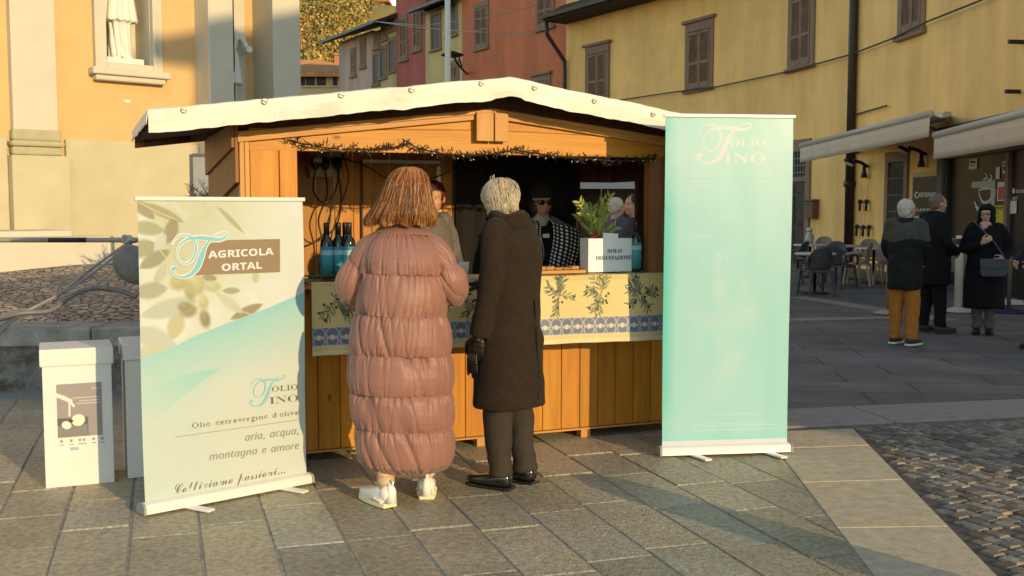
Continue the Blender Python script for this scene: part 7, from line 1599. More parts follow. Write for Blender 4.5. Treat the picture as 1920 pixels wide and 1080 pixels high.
def hairshell(o, HM, m, parts, vox=.008, sd=1, amp=.006, fr=60):
    mb = MB()
    for c, r in parts: mb.ell(HM @ V3(c), r, 20, 16, HM.to_3x3())
    me = remesh(mb, vox, 2); Hi = HM.inverted(); C0 = HM.translation
    def f(p, n_):
        a = np.arctan2(p[:, 0] - C0.x, -(p[:, 1] - C0.y)); return amp * 2 * (vn(a * fr / 6 + 40, p[:, 2] * 8 + np.abs(a) * 3, sd) - .5) + amp * (vn(a * fr / 2 + 90, p[:, 2] * 10, sd + 2) - .5)
    displace(me, f); me.materials.append(m); return link('hair', me, o)
DOWN = lambda s: ((s * .235, -.03, 1.14), (s * .235, .05, .90), (0, .15, -1), (-s, 0, 0))

# ---------------- woman in the long puffer coat
WY = 5.64; wc = P(757, 650, WY); wo = V3((wc.x, WY - .02, 0))
m_puff = mat('dusty pink nylon', (.255, .122, .098), .48, .08, 5, spec=.34, bump=.12, bscale=55, sheen=.15); m_cal = mat('cream rib knit', (.62, .52, .36), .85, .1, 40, bump=.4)
zw = lambda v: P(757, v, WY).z
Wm = empty('person', wo, 0, 'woman with copper blonde bob in a long dusty pink quilted coat, seen from behind', 'person', 'visitors at the stall counter')
heelL, heelR = G(733, 953), G(800, 938)
def lw(p): return V3(p) - wo
fL, fR = lw(heelL), lw(heelR); dL, dR = V3((-.62, .78, 0)), V3((-.08, 1, 0))
aL, aR = fL + dL.normalized() * .05, fR + dR.normalized() * .05
mb = MB(); zt = zw(318); HMw = Matrix.Translation((.04, .05, zt - .135)) @ Matrix.Rotation(-.15, 4, 'Z')
headshape(mb, HMw)
mb.tube([(.02, 0, zt - .36), (.03, .02, zt - .2), HMw @ V3((0, -.02, -.03))], [.08, .056, .055], 12)
mb.loft([(0, 0, .85, .15, .11), (0, 0, 1.05, .14, .1), (0, 0, 1.25, .16, .11), (0, 0, 1.40, .15, .09)], 20)
mb.tube(crv([(-.19, 0, 1.40), (-.27, .03, 1.17), (-.19, .30, 1.19)], 4), .03, 10); hand(mb, (-.18, .33, 1.19), (.2, 1, -.05), (0, 0, -1), -1)
mb.tube(crv([(.19, 0, 1.40), (.26, .03, 1.16), (.17, .30, 1.17)], 4), .03, 10); hand(mb, (.16, .33, 1.17), (-.2, 1, -.05), (0, 0, -1), 1)
for s, a in ((-1, aL), (1, aR)): mb.tube(crv([(s * .09, 0, .88), (s * .07 + a.x * .3, a.y * .4, .47), (a.x, a.y, .16), (a.x, a.y, .06)], 5), [.07] * 6 + [.05] * 5 + [.037] * 5, 12)
me = remesh(mb, .009, 2); me.materials.append(m_skin); wb = link('body', me, Wm)
mbe = MB(); mbe.smooth = True
for s in (-1, 1): mbe.ell(HMw @ V3((s * .029, .083, .008)), (.011, .006, .006), 10, 8)
mbe.build('eye', m_eyew, wb)
rowsW = [(422, 730, 782), (427, 715, 800), (434, 700, 813), (446, 688, 826), (470, 678, 838), (514, 672, 842), (560, 667, 845), (589, 663, 845), (625, 656, 849), (661, 653, 849), (700, 652, 853), (733, 653, 851), (765, 655, 854), (798, 660, 853), (840, 665, 854), (862, 672, 850), (877, 682, 842), (880, 704, 822)]
PXM = F / (WY * math.cos(TILT))
zz = np.array([zw(r[0]) for r in rowsW])[::-1]; lx = np.array([(r[1] - 757) / PXM for r in rowsW])[::-1]; rx_ = np.array([(r[2] - 757) / PXM for r in rowsW])[::-1]
NT, NZ = 420, 560
Zs = np.linspace(zz[0], zz[-1], NZ); L_ = np.interp(Zs, zz, lx); R_ = np.interp(Zs, zz, rx_)
ker = np.hanning(15); ker /= ker.sum(); pad = lambda a: np.convolve(np.pad(a, 7, mode='edge'), ker, 'valid'); L_ = pad(L_); R_ = pad(R_)
th = np.linspace(0, 2 * np.pi, NT, endpoint=False); TH, ZZ = np.meshgrid(th, Zs)
hw = ((R_ - L_) / 2)[:, None]; cx = ((R_ + L_) / 2)[:, None]
ry = np.interp(Zs, [zz[0], zz[2], .6, 1.0, 1.3, zz[-4], zz[-1]], [.10, .20, .235, .225, .20, .14, .07])[:, None]
e = 2 / 2.35
ux = np.sign(np.cos(TH)) * np.abs(np.cos(TH)) ** e; uy = np.sign(np.sin(TH)) * np.abs(np.sin(TH)) ** e
seams = sorted([zz[0] - .02] + [zw(v) for v in (877, 798, 733, 661, 589, 514, 440)])
wob = .016 * (vn(TH * 5 / 6.2832 * 2, TH * 0, 3, 10) - .5) + .008 * (vn(TH * 16 / 6.2832 * 2, TH * 0 + 3, 4, 32) - .5) + .02 * np.sin(TH + .6) * .5
Zw = ZZ + wob
puff = np.zeros_like(TH); near = np.full_like(TH, 9.0); wr_ = np.zeros_like(TH)
for i in range(len(seams) - 1):
    a, b = seams[i], seams[i + 1]; t = (Zw - a) / (b - a); m_ = (t >= 0) & (t < 1); tc = np.clip(t, 0, 1)
    sup = .55 if i >= len(seams) - 3 else 1
    prof = (np.clip(tc / .3, 0, 1) ** .5) * (np.clip((1 - tc) / .22, 0, 1) ** .5)
    puff = np.where(m_, .014 * prof * sup, puff)
    dn = np.minimum(Zw - a, b - Zw); near = np.where(m_, dn, near)
    for kf, (fr, am, sl) in enumerate(((38, .015, .25), (84, .011, -.2), (13, .018, .7))):
        nz1 = vn((TH * fr / 6.2832 + (Zw - a) * fr * .22 * sl * (1 + i % 3 * .3)), Zw * .9 + i * 7, 11 + i * 5 + kf, None)
        cr = 1 - np.abs(nz1 * 2 - 1) * 2.6; cr = np.clip(cr, 0, 1) ** 1.5
        decay = np.exp(-np.abs(dn) / (.11 if kf == 2 else .05)) + (.25 if kf == 2 else .05)
        wr_ = np.where(m_, wr_ - am * cr * decay, wr_)
ed = np.clip((Zw - zz[0]) / .03, 0, 1)
disp = puff + wr_ + .006 * (vn(TH * 70 / 6.2832, ZZ * 45, 5) - .5) * np.exp(-near / .02)
# side seam of the front flap
side = np.exp(-((TH - 3.42) / .03) ** 2) * (ZZ < 1.25); disp -= .022 * side
X = cx + ux * (hw - .012) + np.cos(TH) * disp; Yc = uy * ry + np.sin(TH) * disp; Zc = ZZ + 0 * TH
me = npmesh('coat', np.stack([X, Yc, Zc], -1).reshape(-1, 3), gridfaces(NT, NZ, True)); me.materials.append(m_puff); wcoat = link('coat', me, Wm)
mb = MB(); mb.add([(cx[0, 0] + np.cos(a) * .095, np.sin(a) * .085, zz[0] + .012) for a in np.linspace(0, 6.28, 24, endpoint=False)], [tuple(range(24))]); mb.build('inner_sheet', mat('dark lining', (.10, .05, .04), .7), wcoat)
def sleeve_w(path, rad, seamt, name, sd):
    pts = crv(path, 26); n = len(pts); NT_ = 150; V = []; ref = None
    tcum = np.linspace(0, 1, n)
    TH, T = np.meshgrid(np.linspace(0, 2 * np.pi, NT_, endpoint=False), tcum)
    Tw = T + .02 * np.sin(TH * 2 + sd) + .02 * np.sin(TH + 1)
    dsp = np.zeros_like(T)
    for i in range(len(seamt) - 1):
        a, b = seamt[i], seamt[i + 1]; t = (Tw - a) / (b - a); m_ = (t >= 0) & (t < 1); tc = np.clip(t, 0, 1); dn = np.minimum(Tw - a, b - Tw) * .5
        prof = (np.clip(tc / .3, 0, 1) ** .5) * (np.clip((1 - tc) / .3, 0, 1) ** .5)
        nz1 = vn(TH * 13 / 6.2832 + Tw * 6, Tw * 5 + i * 9, sd + i); cr = np.clip(1 - np.abs(nz1 * 2 - 1) * 2.4, 0, 1) ** 1.5
        nz2 = vn(TH * 24 / 6.2832 - Tw * 8, Tw * 6 + i * 3, sd + i + 5); cr2 = np.clip(1 - np.abs(nz2 * 2 - 1) * 1.6, 0, 1) ** 2
        dsp = np.where(m_, .014 * prof - .010 * cr * (.3 + np.exp(-dn / .05)) - .006 * cr2 * np.exp(-dn / .03), dsp)
    for i, p in enumerate(pts):
        d = (pts[min(i + 1, n - 1)] - pts[max(i - 1, 0)]).normalized()
        if ref is None: ref = d.orthogonal().normalized()
        x = (ref - d * ref.dot(d)).normalized(); ref = x; y = d.cross(x); r = np.interp(i / (n - 1), np.linspace(0, 1, len(rad)), rad)
        for j in range(NT_): a = TH[i, j]; V.append(p + (x * math.cos(a) + y * math.sin(a)) * (r + dsp[i, j]))
    fs = gridfaces(NT_, n, True); me = npmesh(name, np.array([tuple(v) for v in V]), fs); me.materials.append(m_puff); return link(name, me, wcoat)
sleeve_w([(-.09, .0, 1.39), (-.175, -.01, 1.345), (-.262, .0, 1.19), (-.26, .08, 1.12), (-.215, .24, 1.16), (-.19, .33, 1.19)], [.05, .067, .080, .083, .075, .06], [0, .30, .56, .80, 1.01], 'sleeve', 3)
sleeve_w([(.08, .0, 1.39), (.165, -.01, 1.345), (.247, .0, 1.20), (.25, .09, 1.12), (.20, .25, 1.14), (.17, .33, 1.17)], [.05, .068, .079, .077, .070, .06], [0, .33, .58, .82, 1.01], 'sleeve', 9)
# hair
rowsH = [(313, 757, 783), (316, 746, 794), (323, 736, 802), (338, 727, 808), (360, 718, 812), (385, 705, 816), (402, 693, 820), (414, 685, 820), (421, 688, 816)]
NT, NZ = 360, 220; hz = np.array([zw(r[0]) for r in rowsH])[::-1]; hl = np.array([(r[1] - 757) / PXM for r in rowsH])[::-1]; hr = np.array([(r[2] - 757) / PXM for r in rowsH])[::-1]
Zs = np.linspace(hz[0], hz[-1], NZ); pad2 = lambda a: np.convolve(np.pad(a, 7, mode='edge'), ker, 'valid'); L_ = pad2(np.interp(Zs, hz, hl)); R_ = pad2(np.interp(Zs, hz, hr))
TH, ZZ = np.meshgrid(np.linspace(0, 2 * np.pi, NT, endpoint=False), Zs); TW = TH + .35 * np.sin(TH * 1 + 1) * (ZZ - 1.6)
ryh = np.interp(Zs, [hz[0], hz[2], 1.6, 1.7, hz[-2], hz[-1]], [.135, .145, .135, .125, .06, .02])[:, None]
s1 = vn(TW * 38 / 6.2832 + 2 * np.sin(ZZ * 9), ZZ * 3.5, 2) - .5; s2 = vn(TW * 110 / 6.2832 + 3 * np.sin(ZZ * 7 + 1), ZZ * 4, 4) - .5
up = np.clip((hz[-1] - ZZ) / .12, 0, 1); dsp = (.020 * s1 * np.clip((1.66 - ZZ) / .12, .35, 1) + .012 * s2) * up
dsp += .02 * (vn(TW * 52 / 6.2832, TH * 0, 9) - .5) * np.clip((1.53 - ZZ) / .05, 0, 1)
hwh = ((R_ - L_) / 2)[:, None]; cxh = ((R_ + L_) / 2)[:, None]
X = cxh + np.cos(TH) * (hwh - .006 + dsp); Yh = .005 + np.sin(TH) * (ryh + dsp); Zh = ZZ - .02 * np.clip((1.55 - ZZ) / .06, 0, 1) * (vn(TW * 44 / 6.2832, TH * 0, 6) - .3)
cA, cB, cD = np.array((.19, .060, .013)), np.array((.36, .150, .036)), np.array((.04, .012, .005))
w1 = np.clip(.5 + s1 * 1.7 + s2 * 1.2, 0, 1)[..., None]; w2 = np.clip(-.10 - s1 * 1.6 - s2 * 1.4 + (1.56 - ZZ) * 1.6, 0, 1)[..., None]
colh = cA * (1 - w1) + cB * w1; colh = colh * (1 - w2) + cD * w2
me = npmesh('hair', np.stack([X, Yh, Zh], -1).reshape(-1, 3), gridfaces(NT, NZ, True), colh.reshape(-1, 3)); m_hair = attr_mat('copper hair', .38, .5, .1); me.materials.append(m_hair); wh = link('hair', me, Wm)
mbs = [MB(), MB(), MB()]; rng = random.Random(17)
for k in range(1150):
    a = rng.uniform(0, 6.283); j0 = rng.randint(60, 215); j1 = rng.randint(0, 40) if rng.random() < .75 else rng.randint(20, 80); i0 = int(a / 6.2832 * NT) % NT; pts = []; dr = rng.uniform(-9, 9); off = rng.uniform(.0, .006)
    if j0 <= j1 + 8: continue
    for q in range(9):
        t = q / 8; j = int(j0 + (j1 - j0) * t); i = int(i0 + dr * t * t) % NT; c = V3((X[j, i], Yh[j, i], Zh[j, i])); n_ = V3((math.cos(TH[j, i]), math.sin(TH[j, i]), 0)); pts.append(c + n_ * off * (1 + t))
    pts.append(pts[-1] + V3((rng.uniform(-.012, .008), rng.uniform(-.005, .005), rng.uniform(-.022, -.004)))); w_ = rng.uniform(.0006, .0018)
    q = rng.choice((0, 0, 1, 1, 2)); mbs[q].smooth = True; mbs[q].tube(pts, [w_ * .5] + [w_] * (len(pts) - 3) + [w_ * .8, .0004], 4)
for q, c in enumerate(((.21, .07, .016), (.38, .165, .042), (.045, .015, .006))): mbs[q].build('hair_strands', mat('hair strand %s' % 'abc'[q], c, .35, .2, 20, spec=.5), wh)
# ankles, cuffs, trainers
for a in (aL, aR):
    mb = MB(); mb.smooth = True; mb.lathe([(.040, 0), (.047, .004), (.047, .1), (.044, .2), (0, .2)], (a.x, a.y, .125), 20); mb.build('trouser_cuff', m_cal, Wm)
m_snk = mat('white trainer leather', (.78, .76, .72), .45, .04, 9, bump=.15); m_sol = mat('cream rubber sole', (.72, .64, .46), .6, .05, 6)
for a, d in ((fL, dL), (fR, dR)):
    s = shoe(Wm, a + d.normalized() * .085, d, m_snk, m_sol, .285, .10)
    x = d.normalized().cross(V3((0, 0, 1))); R = Matrix((x, d.normalized(), V3((0, 0, 1)))).transposed().to_4x4(); R.translation = a
    mb = MB(R); mb.smooth = True; mb.tube([(0, -.004, .03), (0, -.006, .10), (0, .006, .135)], [.03, .024, .012], 8); mb.ell((.0, .03, .075), (.045, .05, .05)); mb.tube([(0, -.008, .115), (0, -.025, .14), (0, -.005, .15)], .006, 6); mb.build('heel_tab', m_snk, s)
    mb = MB(R); mb.smooth = True
    for q in range(4): mb.tube([(-.03, .115 + q * .022, .087 - q * .009), (0, .117 + q * .022, .098 - q * .010), (.03, .115 + q * .022, .087 - q * .009)], .004, 5)
    mb.build('lace', m_w, s)
    mb = MB(R); mb.tube([(-.043, .03, .03), (-.05, .09, .045), (-.046, .14, .03)], .008, 6); mb.tube([(.043, .03, .03), (.05, .09, .045), (.046, .14, .03)], .008, 6); mb.build('side_panel', m_sol, s)

# ---------------- man in the long dark overcoat
m_over = mat('dark brown wool', (.024, .0162, .0105), .9, .2, 40, bump=.35, bscale=140, sheen=.03, spec=.15); m_tro = mat('charcoal trousers', (.032, .024, .017), .85, .14, 30, bump=.15); m_shoe = mat('polished black leather', (.012, .011, .011), .14, .2, 9, spec=.7)
MY = 5.99; mp = P(954, 700, MY); mrz = math.radians(60)
armsM = [((-.255, -.03, 1.14), (-.245, .05, .87), (0.05, .12, -1), (1, .2, 0)), ((.24, .02, 1.15), (.17, .24, 1.10), (-.3, .9, .1), (0, 0, -1))]
ringsM = [(.455, .235, .19, .0), (.47, .242, .195, .0), (.62, .234, .188, .0), (.86, .218, .172, .0), (1.06, .200, .156, -.005), (1.25, .206, .150, -.015), (1.36, .212, .135, -.025), (1.42, .165, .11, -.03), (1.455, .115, .095, -.025), (1.475, .10, .095, -.015), (1.51, .088, .095, -.005)]
Mo, HMm, mbody, mcoat = person('older man with white fringe of hair in a long dark overcoat at the counter', V3((mp.x, MY, 0)), mrz, 1.745, ringsM, m_tro, m_shoe, None, armsM, (-.16, -.18, 0, .05), .085, vox=.009, skin=mat('pale tanned skin', (.56, .37, .23), .5, .12, 14, bump=.08, bscale=60), coat_m=m_over, gloves=True, group='visitors at the stall counter', feet=[((-.10, .0, 0), (.0, 1, 0)), ((.09, -.05, 0), (.15, 1, 0))], sleeve=1.0, fold=1.2, trouser_w=1.06)
m_whair = mat('white hair', (.52, .44, .32), .5, .25, 60, bump=.3, bscale=120, spec=.4)
# fringe: strands from a band round the back and sides, wisps on top
mbh = MB(); mbh.smooth = True; rng = random.Random(23)
for k in range(2600):
    az = rng.uniform(-2.3, 2.3); root = rng.uniform(-.05, 1.15); ln = rng.uniform(.5, 1.05)
    if root > .30 and -1.05 < az < 1.5 and rng.random() < .9: continue          # the bare crown
    if root > .85 and rng.random() < .6: continue
    sw = rng.uniform(-.22, .10) - .25 * (root > .6); puff_ = rng.uniform(.4, 1.25); pts = []
    for q in range(7):
        t = q / 6; la = root - ln * 1.5 * t; a2 = az + sw * t * t; lift = 1.04 + .16 * puff_ * math.sin(min(1, t * 1.1) * 2.6) * (1 if la < .8 else .5)
        zc = math.sin(max(la, -.9)) * .1 + min(0, la + .9) * .07
        cr_ = math.cos(max(la, -.62)); pts.append(HMm @ V3((math.sin(a2) * cr_ * .079 * lift, -.012 - math.cos(a2) * cr_ * .098 * lift, .022 + zc * (1 + .04 * puff_))))
    w_ = rng.uniform(.0009, .0021); mbh.tube(pts, [w_ * .6, w_, w_, w_, w_, w_ * .8, .0005], 4)
for k in range(3):
    a = rng.uniform(-.03, .0); p0 = HMm @ V3((a, rng.uniform(-.03, .0), .112)); q = V3((rng.uniform(-.03, .0), rng.uniform(-.02, .02), rng.uniform(.012, .03))); mbh.tube(crv([p0, p0 + q, p0 + q * .9 + V3((-.035, -.01, -.02))], 6), .0016, 4)
mbh.build('hair', m_whair, Mo)
hs = hairshell(Mo, HMm, m_whair, [((-.050, .012, -.02), (.034, .05, .04)), ((.046, .0, -.02), (.036, .05, .04)), ((.0, -.045, -.045), (.070, .060, .036))], .007, 4, .003, 90)
# collar, vent, hem seam, gloves
mb = MB(); mb.smooth = True; V = []
for j in range(5):
    for i in range(30):
        a = math.pi * 1.5 + (i / 29 - .5) * 4.6; t = j / 4; r = .087 + .024 * t; V.append((r * math.cos(a) * 1.06, -.012 + r * math.sin(a), 1.50 - .06 * t + .02 * max(0, -math.sin(a)) * (1 - t) - (.03 * t if abs(i - 14.5) > 11 else 0)))
me = npmesh('collar', np.array(V), gridfaces(30, 5, False)); me.materials.append(m_over); q = link('collar', me, mcoat); s_ = q.modifiers.new('s', 'SOLIDIFY'); s_.thickness = .012
mb = MB(); mb.smooth = True; mb.tube([(.085 * math.cos(a), .005 + .085 * math.sin(a), 1.505 + .012 * math.sin(a * 3)) for a in np.linspace(0, 6.283, 26)], .026, 10); mb.build('scarf', mat('dark brown scarf', (.03, .018, .012), .9, .3, 30, bump=.4), Mo)
mb = MB(); mb.smooth = True; mb.tube([(.0, -.185, .47), (.0, -.19, .62), (0, -.176, .86), (0, -.162, 1.05)], [.0035] * 4, 6); mb.build('back_seam', m_blkc, mcoat)
mb = MB(); hand(mb, armsM[0][1], armsM[0][2], armsM[0][3], -1, 1.12, .55)
me = remesh(mb, .006, 2); me.materials.append(m_leath); link('glove', me, Mo)
mb = MB(); hand(mb, armsM[1][1], armsM[1][2], armsM[1][3], 1, 1.12, .5); me = remesh(mb, .006, 2); me.materials.append(m_leath); link('glove', me, Mo)
mb = MB(); mb.smooth = True; w = V3((-.225, .085, .765))
for q in range(5): mb.tube(crv([w + V3((.0, .01 * q - .02, .03)), w + V3((-.025, .012 * q - .025, -.03)), w + V3((-.02 + .006 * q, .018 * q - .03, -.11 - .012 * (q % 3)))], 4), [.012, .011, .010, .010, .010, .009, .009, .008, .006], 6)
lg = mb.build('leather_gloves', m_leath); lg.matrix_basis = Mo.matrix_basis.copy(); tag(lg, 'spare black leather gloves held in the hand of the man in the overcoat', 'gloves')

# ---------------- sellers inside the stall
m_dots = mat('dotted wool', (.012, .012, .014), .85, .1, 20); nt = m_dots.node_tree
uvn = nt.nodes.new('ShaderNodeUVMap'); mp_ = nt.nodes.new('ShaderNodeMapping'); mp_.inputs['Scale'].default_value = (1, 1, 1); nt.links.new(uvn.outputs[0], mp_.inputs[0])
vor = nt.nodes.new('ShaderNodeTexVoronoi'); vor.inputs['Scale'].default_value = 1; vor.inputs['Randomness'].default_value = 0; nt.links.new(mp_.outputs[0], vor.inputs['Vector'])
rp = nt.nodes.new('ShaderNodeValToRGB'); rp.color_ramp.elements[0].position = .27; rp.color_ramp.elements[0].color = (.75, .72, .66, 1); rp.color_ramp.elements[1].position = .33; rp.color_ramp.elements[1].color = (.012, .012, .014, 1); nt.links.new(vor.outputs['Distance'], rp.inputs[0]); nt.links.new(rp.outputs[0], nt.nodes['Principled BSDF'].inputs['Base Color'])
def uvmesh(name, V, nu, nv, su, sv, m, par, thick=.008):
    fs = gridfaces(nu, nv, False); me = npmesh(name, np.array([tuple(v) for v in V]), fs); uv = me.uv_layers.new(name='UVMap'); vi = np.empty(len(me.loops), int); me.loops.foreach_get('vertex_index', vi)
    UV = np.stack([(vi % nu) / (nu - 1) * su, (vi // nu) / (nv - 1) * sv], -1); uv.data.foreach_set('uv', UV.astype(np.float32).ravel()); me.materials.append(m); o = link(name, me, par)
    if thick: q = o.modifiers.new('s', 'SOLIDIFY'); q.thickness = thick
    return o
ringsS = [(.55, .20, .15, 0), (.8, .21, .16, 0), (1.0, .19, .145, 0), (1.2, .21, .145, 0), (1.36, .20, .125, -.01), (1.42, .15, .10, -.01), (1.46, .09, .08, 0)]
sp_ = LS(1012, 480, .78); sw_ = ST @ V3((sp_.x, .78, .10))
armsS = [((-.25, .02, 1.14), (-.10, .22, 1.04), (.8, .5, .1), (0, 0, -1)), ((.25, .02, 1.14), (.10, .24, 1.06), (-.8, .5, .1), (0, 0, -1))]
So, HMs, sbody, scoat = person('seller in sunglasses, dark hat and black scarf with white dots behind the counter', sw_, math.pi + YAW - .1, 1.63, ringsS, m_blkc, m_leath, None, armsS, (-.08, .1, .04, .02), skin=m_skin2, group='sellers inside the stall', vox=.011)
hairshell(So, HMs, mat('dark brown hair', (.02, .012, .009), .5, .3, 40), [((0, -.045, -.0), (.088, .085, .10)), ((-.06, -.01, -.05), (.03, .05, .09)), ((.06, -.01, -.05), (.03, .05, .09))], .009, 7)
mb = MB(); mb.smooth = True; mb.loft([(0, 0, .04, .088, .108), (0, 0, .07, .094, .112), (0, 0, .10, .092, .11), (0, -.01, .14, .07, .085), (0, -.01, .158, .03, .04)], 28); o = mb.build('hat', mat('black knit hat', (.012, .011, .012), .9, .2, 30, bump=.3), So); o.matrix_basis = HMs.copy()
mb = MB(); mb.smooth = True
for s in (-1, 1): mb.ell((s * .034, .094, .006), (.029, .006, .021), 16, 8); mb.tube([(s * .062, .088, .012), (s * .08, .05, .014), (s * .082, -.01, .01)], .004, 6)
mb.tube([(-.012, .103, .012), (0, .107, .014), (.012, .103, .012)], .004, 6); o = mb.build('sunglasses', mat('dark lens', (.015, .012, .012), .08, .2, 9, spec=.7), So); o.matrix_basis = HMs.copy()
mb = MB(); mb.smooth = True; mb.loft([(0, .01, 1.40, .09, .085), (0, .012, 1.44, .075, .073), (0, .016, 1.50, .068, .066), (0, .02, 1.51, .06, .06)], 24); mb.build('roll_neck', mat('pale grey knit', (.42, .38, .35), .9, .1, 60, bump=.4), So)
MB().box(-.028, .15, 1.325, .024, .156, 1.355, R=Matrix.Identity(4)).build('name_badge', m_w, So)
for s in (-1, 1):
    V = []; nu, nv = 14, 46
    for j in range(nv):
        t = j / (nv - 1)
        for i in range(nu):
            w = (i / (nu - 1) - .5); z = 1.50 - .0 * t
            k_ = 1.0 if s < 0 else .5
            if t < .3: a = t / .3; c = V3((s * (.075 + .09 * a * k_), -.04 + .19 * a, 1.50 - .09 * a)); wd = V3((s * (.05 + .06 * a * k_), .05 * (1 - a) + .004, -.03 * k_)); 
            else: a = (t - .3) / .7; c = V3((s * (.075 + .09 * k_ - .06 * a * k_ + .01 * math.sin(a * 7)), .15 + .035 * math.sin(a * 2.5), 1.41 - (.5 if s < 0 else .34) * a)); wd = V3((s * (.05 + .06 * k_ * (1 - .45 * a)), .004, -.03 * k_ - .02 * a))
            V.append(c + wd * w * 2 + V3((0, .012 * math.sin(w * 9 + t * 3), 0)))
    uvmesh('scarf', V, nu, nv, 6, 26, m_dots, So)
sq = LS(806, 480, .85); sw2 = ST @ V3((sq.x, .85, .10))
S2o, HM2, _, _ = person('seller with dark red hair and grey jumper hidden behind the woman in pink', sw2, math.pi + YAW + .5, 1.66, ringsS, m_blkc, m_leath, None, armsS, (-.1, -.9, 0, .03), group='sellers inside the stall', coat_m=mat('grey wool jumper', (.15, .13, .125), .9, .2, 60, bump=.4), vox=.012)
hairshell(S2o, HM2, mat('dark red hair', (.12, .02, .015), .45, .35, 40), [((0, -.025, .03), (.09, .10, .10)), ((0, -.06, -.02), (.085, .06, .09))], .009, 8)

# ---------------- people seen through the hatch behind the stall
def bystander(u, Y, rz, H, lbl, cm, hm, hat=False, pitch=0):
    p = P(u, 500, Y); o, HM, b, c = person(lbl, V3((p.x, Y, 0)), rz, H, [(.62, .21, .16, 0), (.9, .20, .15, 0), (1.2, .215, .15, 0), (1.36, .205, .13, -.01), (1.43, .13, .1, -.01), (1.47, .085, .085, 0)], m_navy, m_leath, None, [((-.25, .02, 1.13), (-.12, .22, 1.1), (.6, .7, .1), (0, 0, -1)), ((.25, .02, 1.13), (.12, .22, 1.1), (-.6, .7, .1), (0, 0, -1))], (pitch, 0, 0, .02), coat_m=cm, group='people behind the stall', vox=.014)
    hairshell(o, HM, hm, [((0, -.025, .035), (.086, .10, .092)), ((0, -.05, -.01), (.08, .06, .08))], .011, 5)
    if hat: mb = MB(); mb.smooth = True; mb.loft([(0, 0, .05, .09, .11), (0, 0, .08, .095, .113), (0, -.01, .13, .08, .09), (0, -.01, .15, .03, .04)], 24); mb.box(-.06, .08, .05, .06, .17, .06); q = mb.build('hat', m_blkc, o); q.matrix_basis = HM.copy()
    return o
bystander(1152, 12.6, math.radians(-60), 1.69, 'person with white woolly hair in a dark blue jacket behind the stall hatch', mat('slate blue jacket', (.045, .05, .085), .6, .2, 12), m_whair)
bystander(1192, 11.4, math.radians(100), 1.72, 'man with dark cropped hair and pale collar behind the stall hatch', mat('dark plum jacket', (.03, .022, .028), .8, .2, 12), mat('dark hair', (.03, .018, .014), .6, .3, 30))
bystander(1216, 12.9, math.radians(120), 1.80, 'person in a black cap at the right edge of the stall hatch', m_blkc, mat('grey hair', (.2, .18, .16), .6, .3, 30), True)
gz = empty('gazebo', P(1145, 400, 19), 0, 'grey market gazebo canopy seen through the stall hatch', 'gazebo'); gz.location.z = 0
mb = MB(); gx = P(1145, 400, 19).x; mb.prism([(-1.6, 2.28), (1.6, 2.28), (0, 3.0)], (gx, 18, 0), (1, 0, 0), (0, 0, 1), (0, 3, 0)); mb.box(gx - 1.6, 17.98, 1.885, gx + 1.6, 18.01, 2.279); mb.build('canopy', mat('grey canopy cloth', (.36, .34, .34), .8, .06, 4), gz, world=True)
for s in (-1, 1):
    for y in (18.1, 20.9): MB().box(gx + s * 1.5 - .03, y - .03, 0, gx + s * 1.5 + .03, y + .03, 2.27).build('post', m_met, gz, world=True)

MB().box(P(1082, 400, 21).x, 20.9, 0, P(1126, 400, 21).x, 20.95, 2.25).build('dark_panel', m_door, gz, world=True)
MB().box(P(1127, 400, 21).x, 20.92, 0, P(1230, 400, 21).x, 20.96, 2.25).build('brown_panel', mat('brown panel', (.12, .095, .06), .8, .2, 2), gz, world=True)
# ---------------- group at the right
m_och2 = mat('ochre corduroy', (.36, .135, .02), .85, .18, 18, bump=.3, stretch=(3, 3, .4)); m_jk = mat('black padded jacket', (.007, .0075, .009), .75, .3, 12, bump=.15, spec=.25); m_yoke = mat('olive grey yoke', (.05, .05, .042), .85, .15, 20)
ringsJ = [(.655, .185, .165, 0), (.67, .195, .175, 0), (.8, .20, .185, 0), (1.0, .195, .18, 0), (1.2, .20, .17, -.01), (1.34, .19, .145, -.02), (1.41, .16, .115, -.02), (1.45, .105, .1, -.01), (1.50, .09, .095, 0)]
p1 = G(1693, 646); o1, HM1, b1_, c1_ = person('white haired man in black jacket and ochre trousers seen from behind', V3((p1.x, p1.y, 0)), math.radians(-38), 1.67, ringsJ, m_och2, mat('black trainer', (.02, .02, .022), .6), None, [((-.225, .02, 1.12), (-.17, .2, .98), (.3, .6, -.6), (1, 0, 0)), ((.225, .02, 1.12), (.15, .22, .98), (-.3, .6, -.6), (-1, 0, 0))], (.05, -.45, 0, .03), coat_m=m_jk, sole=mat('white rubber', (.6, .58, .56), .6), feet=[((-.11, .02, 0), (.1, 1, 0)), ((.11, -.05, 0), (.25, 1, 0))], group='people standing before the bar', trouser_w=1.12)
me = c1_.data; me.materials.append(m_yoke)
for pg in me.polygons:
    c = pg.center
    if c.z > 1.24 + .02 * math.sin(c.x * 14) and c.y < .05 and math.hypot(c.x, c.y + .01) > .105: pg.material_index = 1
hairshell(o1, HM1, mat('silver hair', (.50, .47, .41), .6, .25, 60, bump=.3), [((0, -.03, .03), (.088, .104, .094)), ((0, -.06, -.02), (.083, .055, .08))], .009, 11, .007)
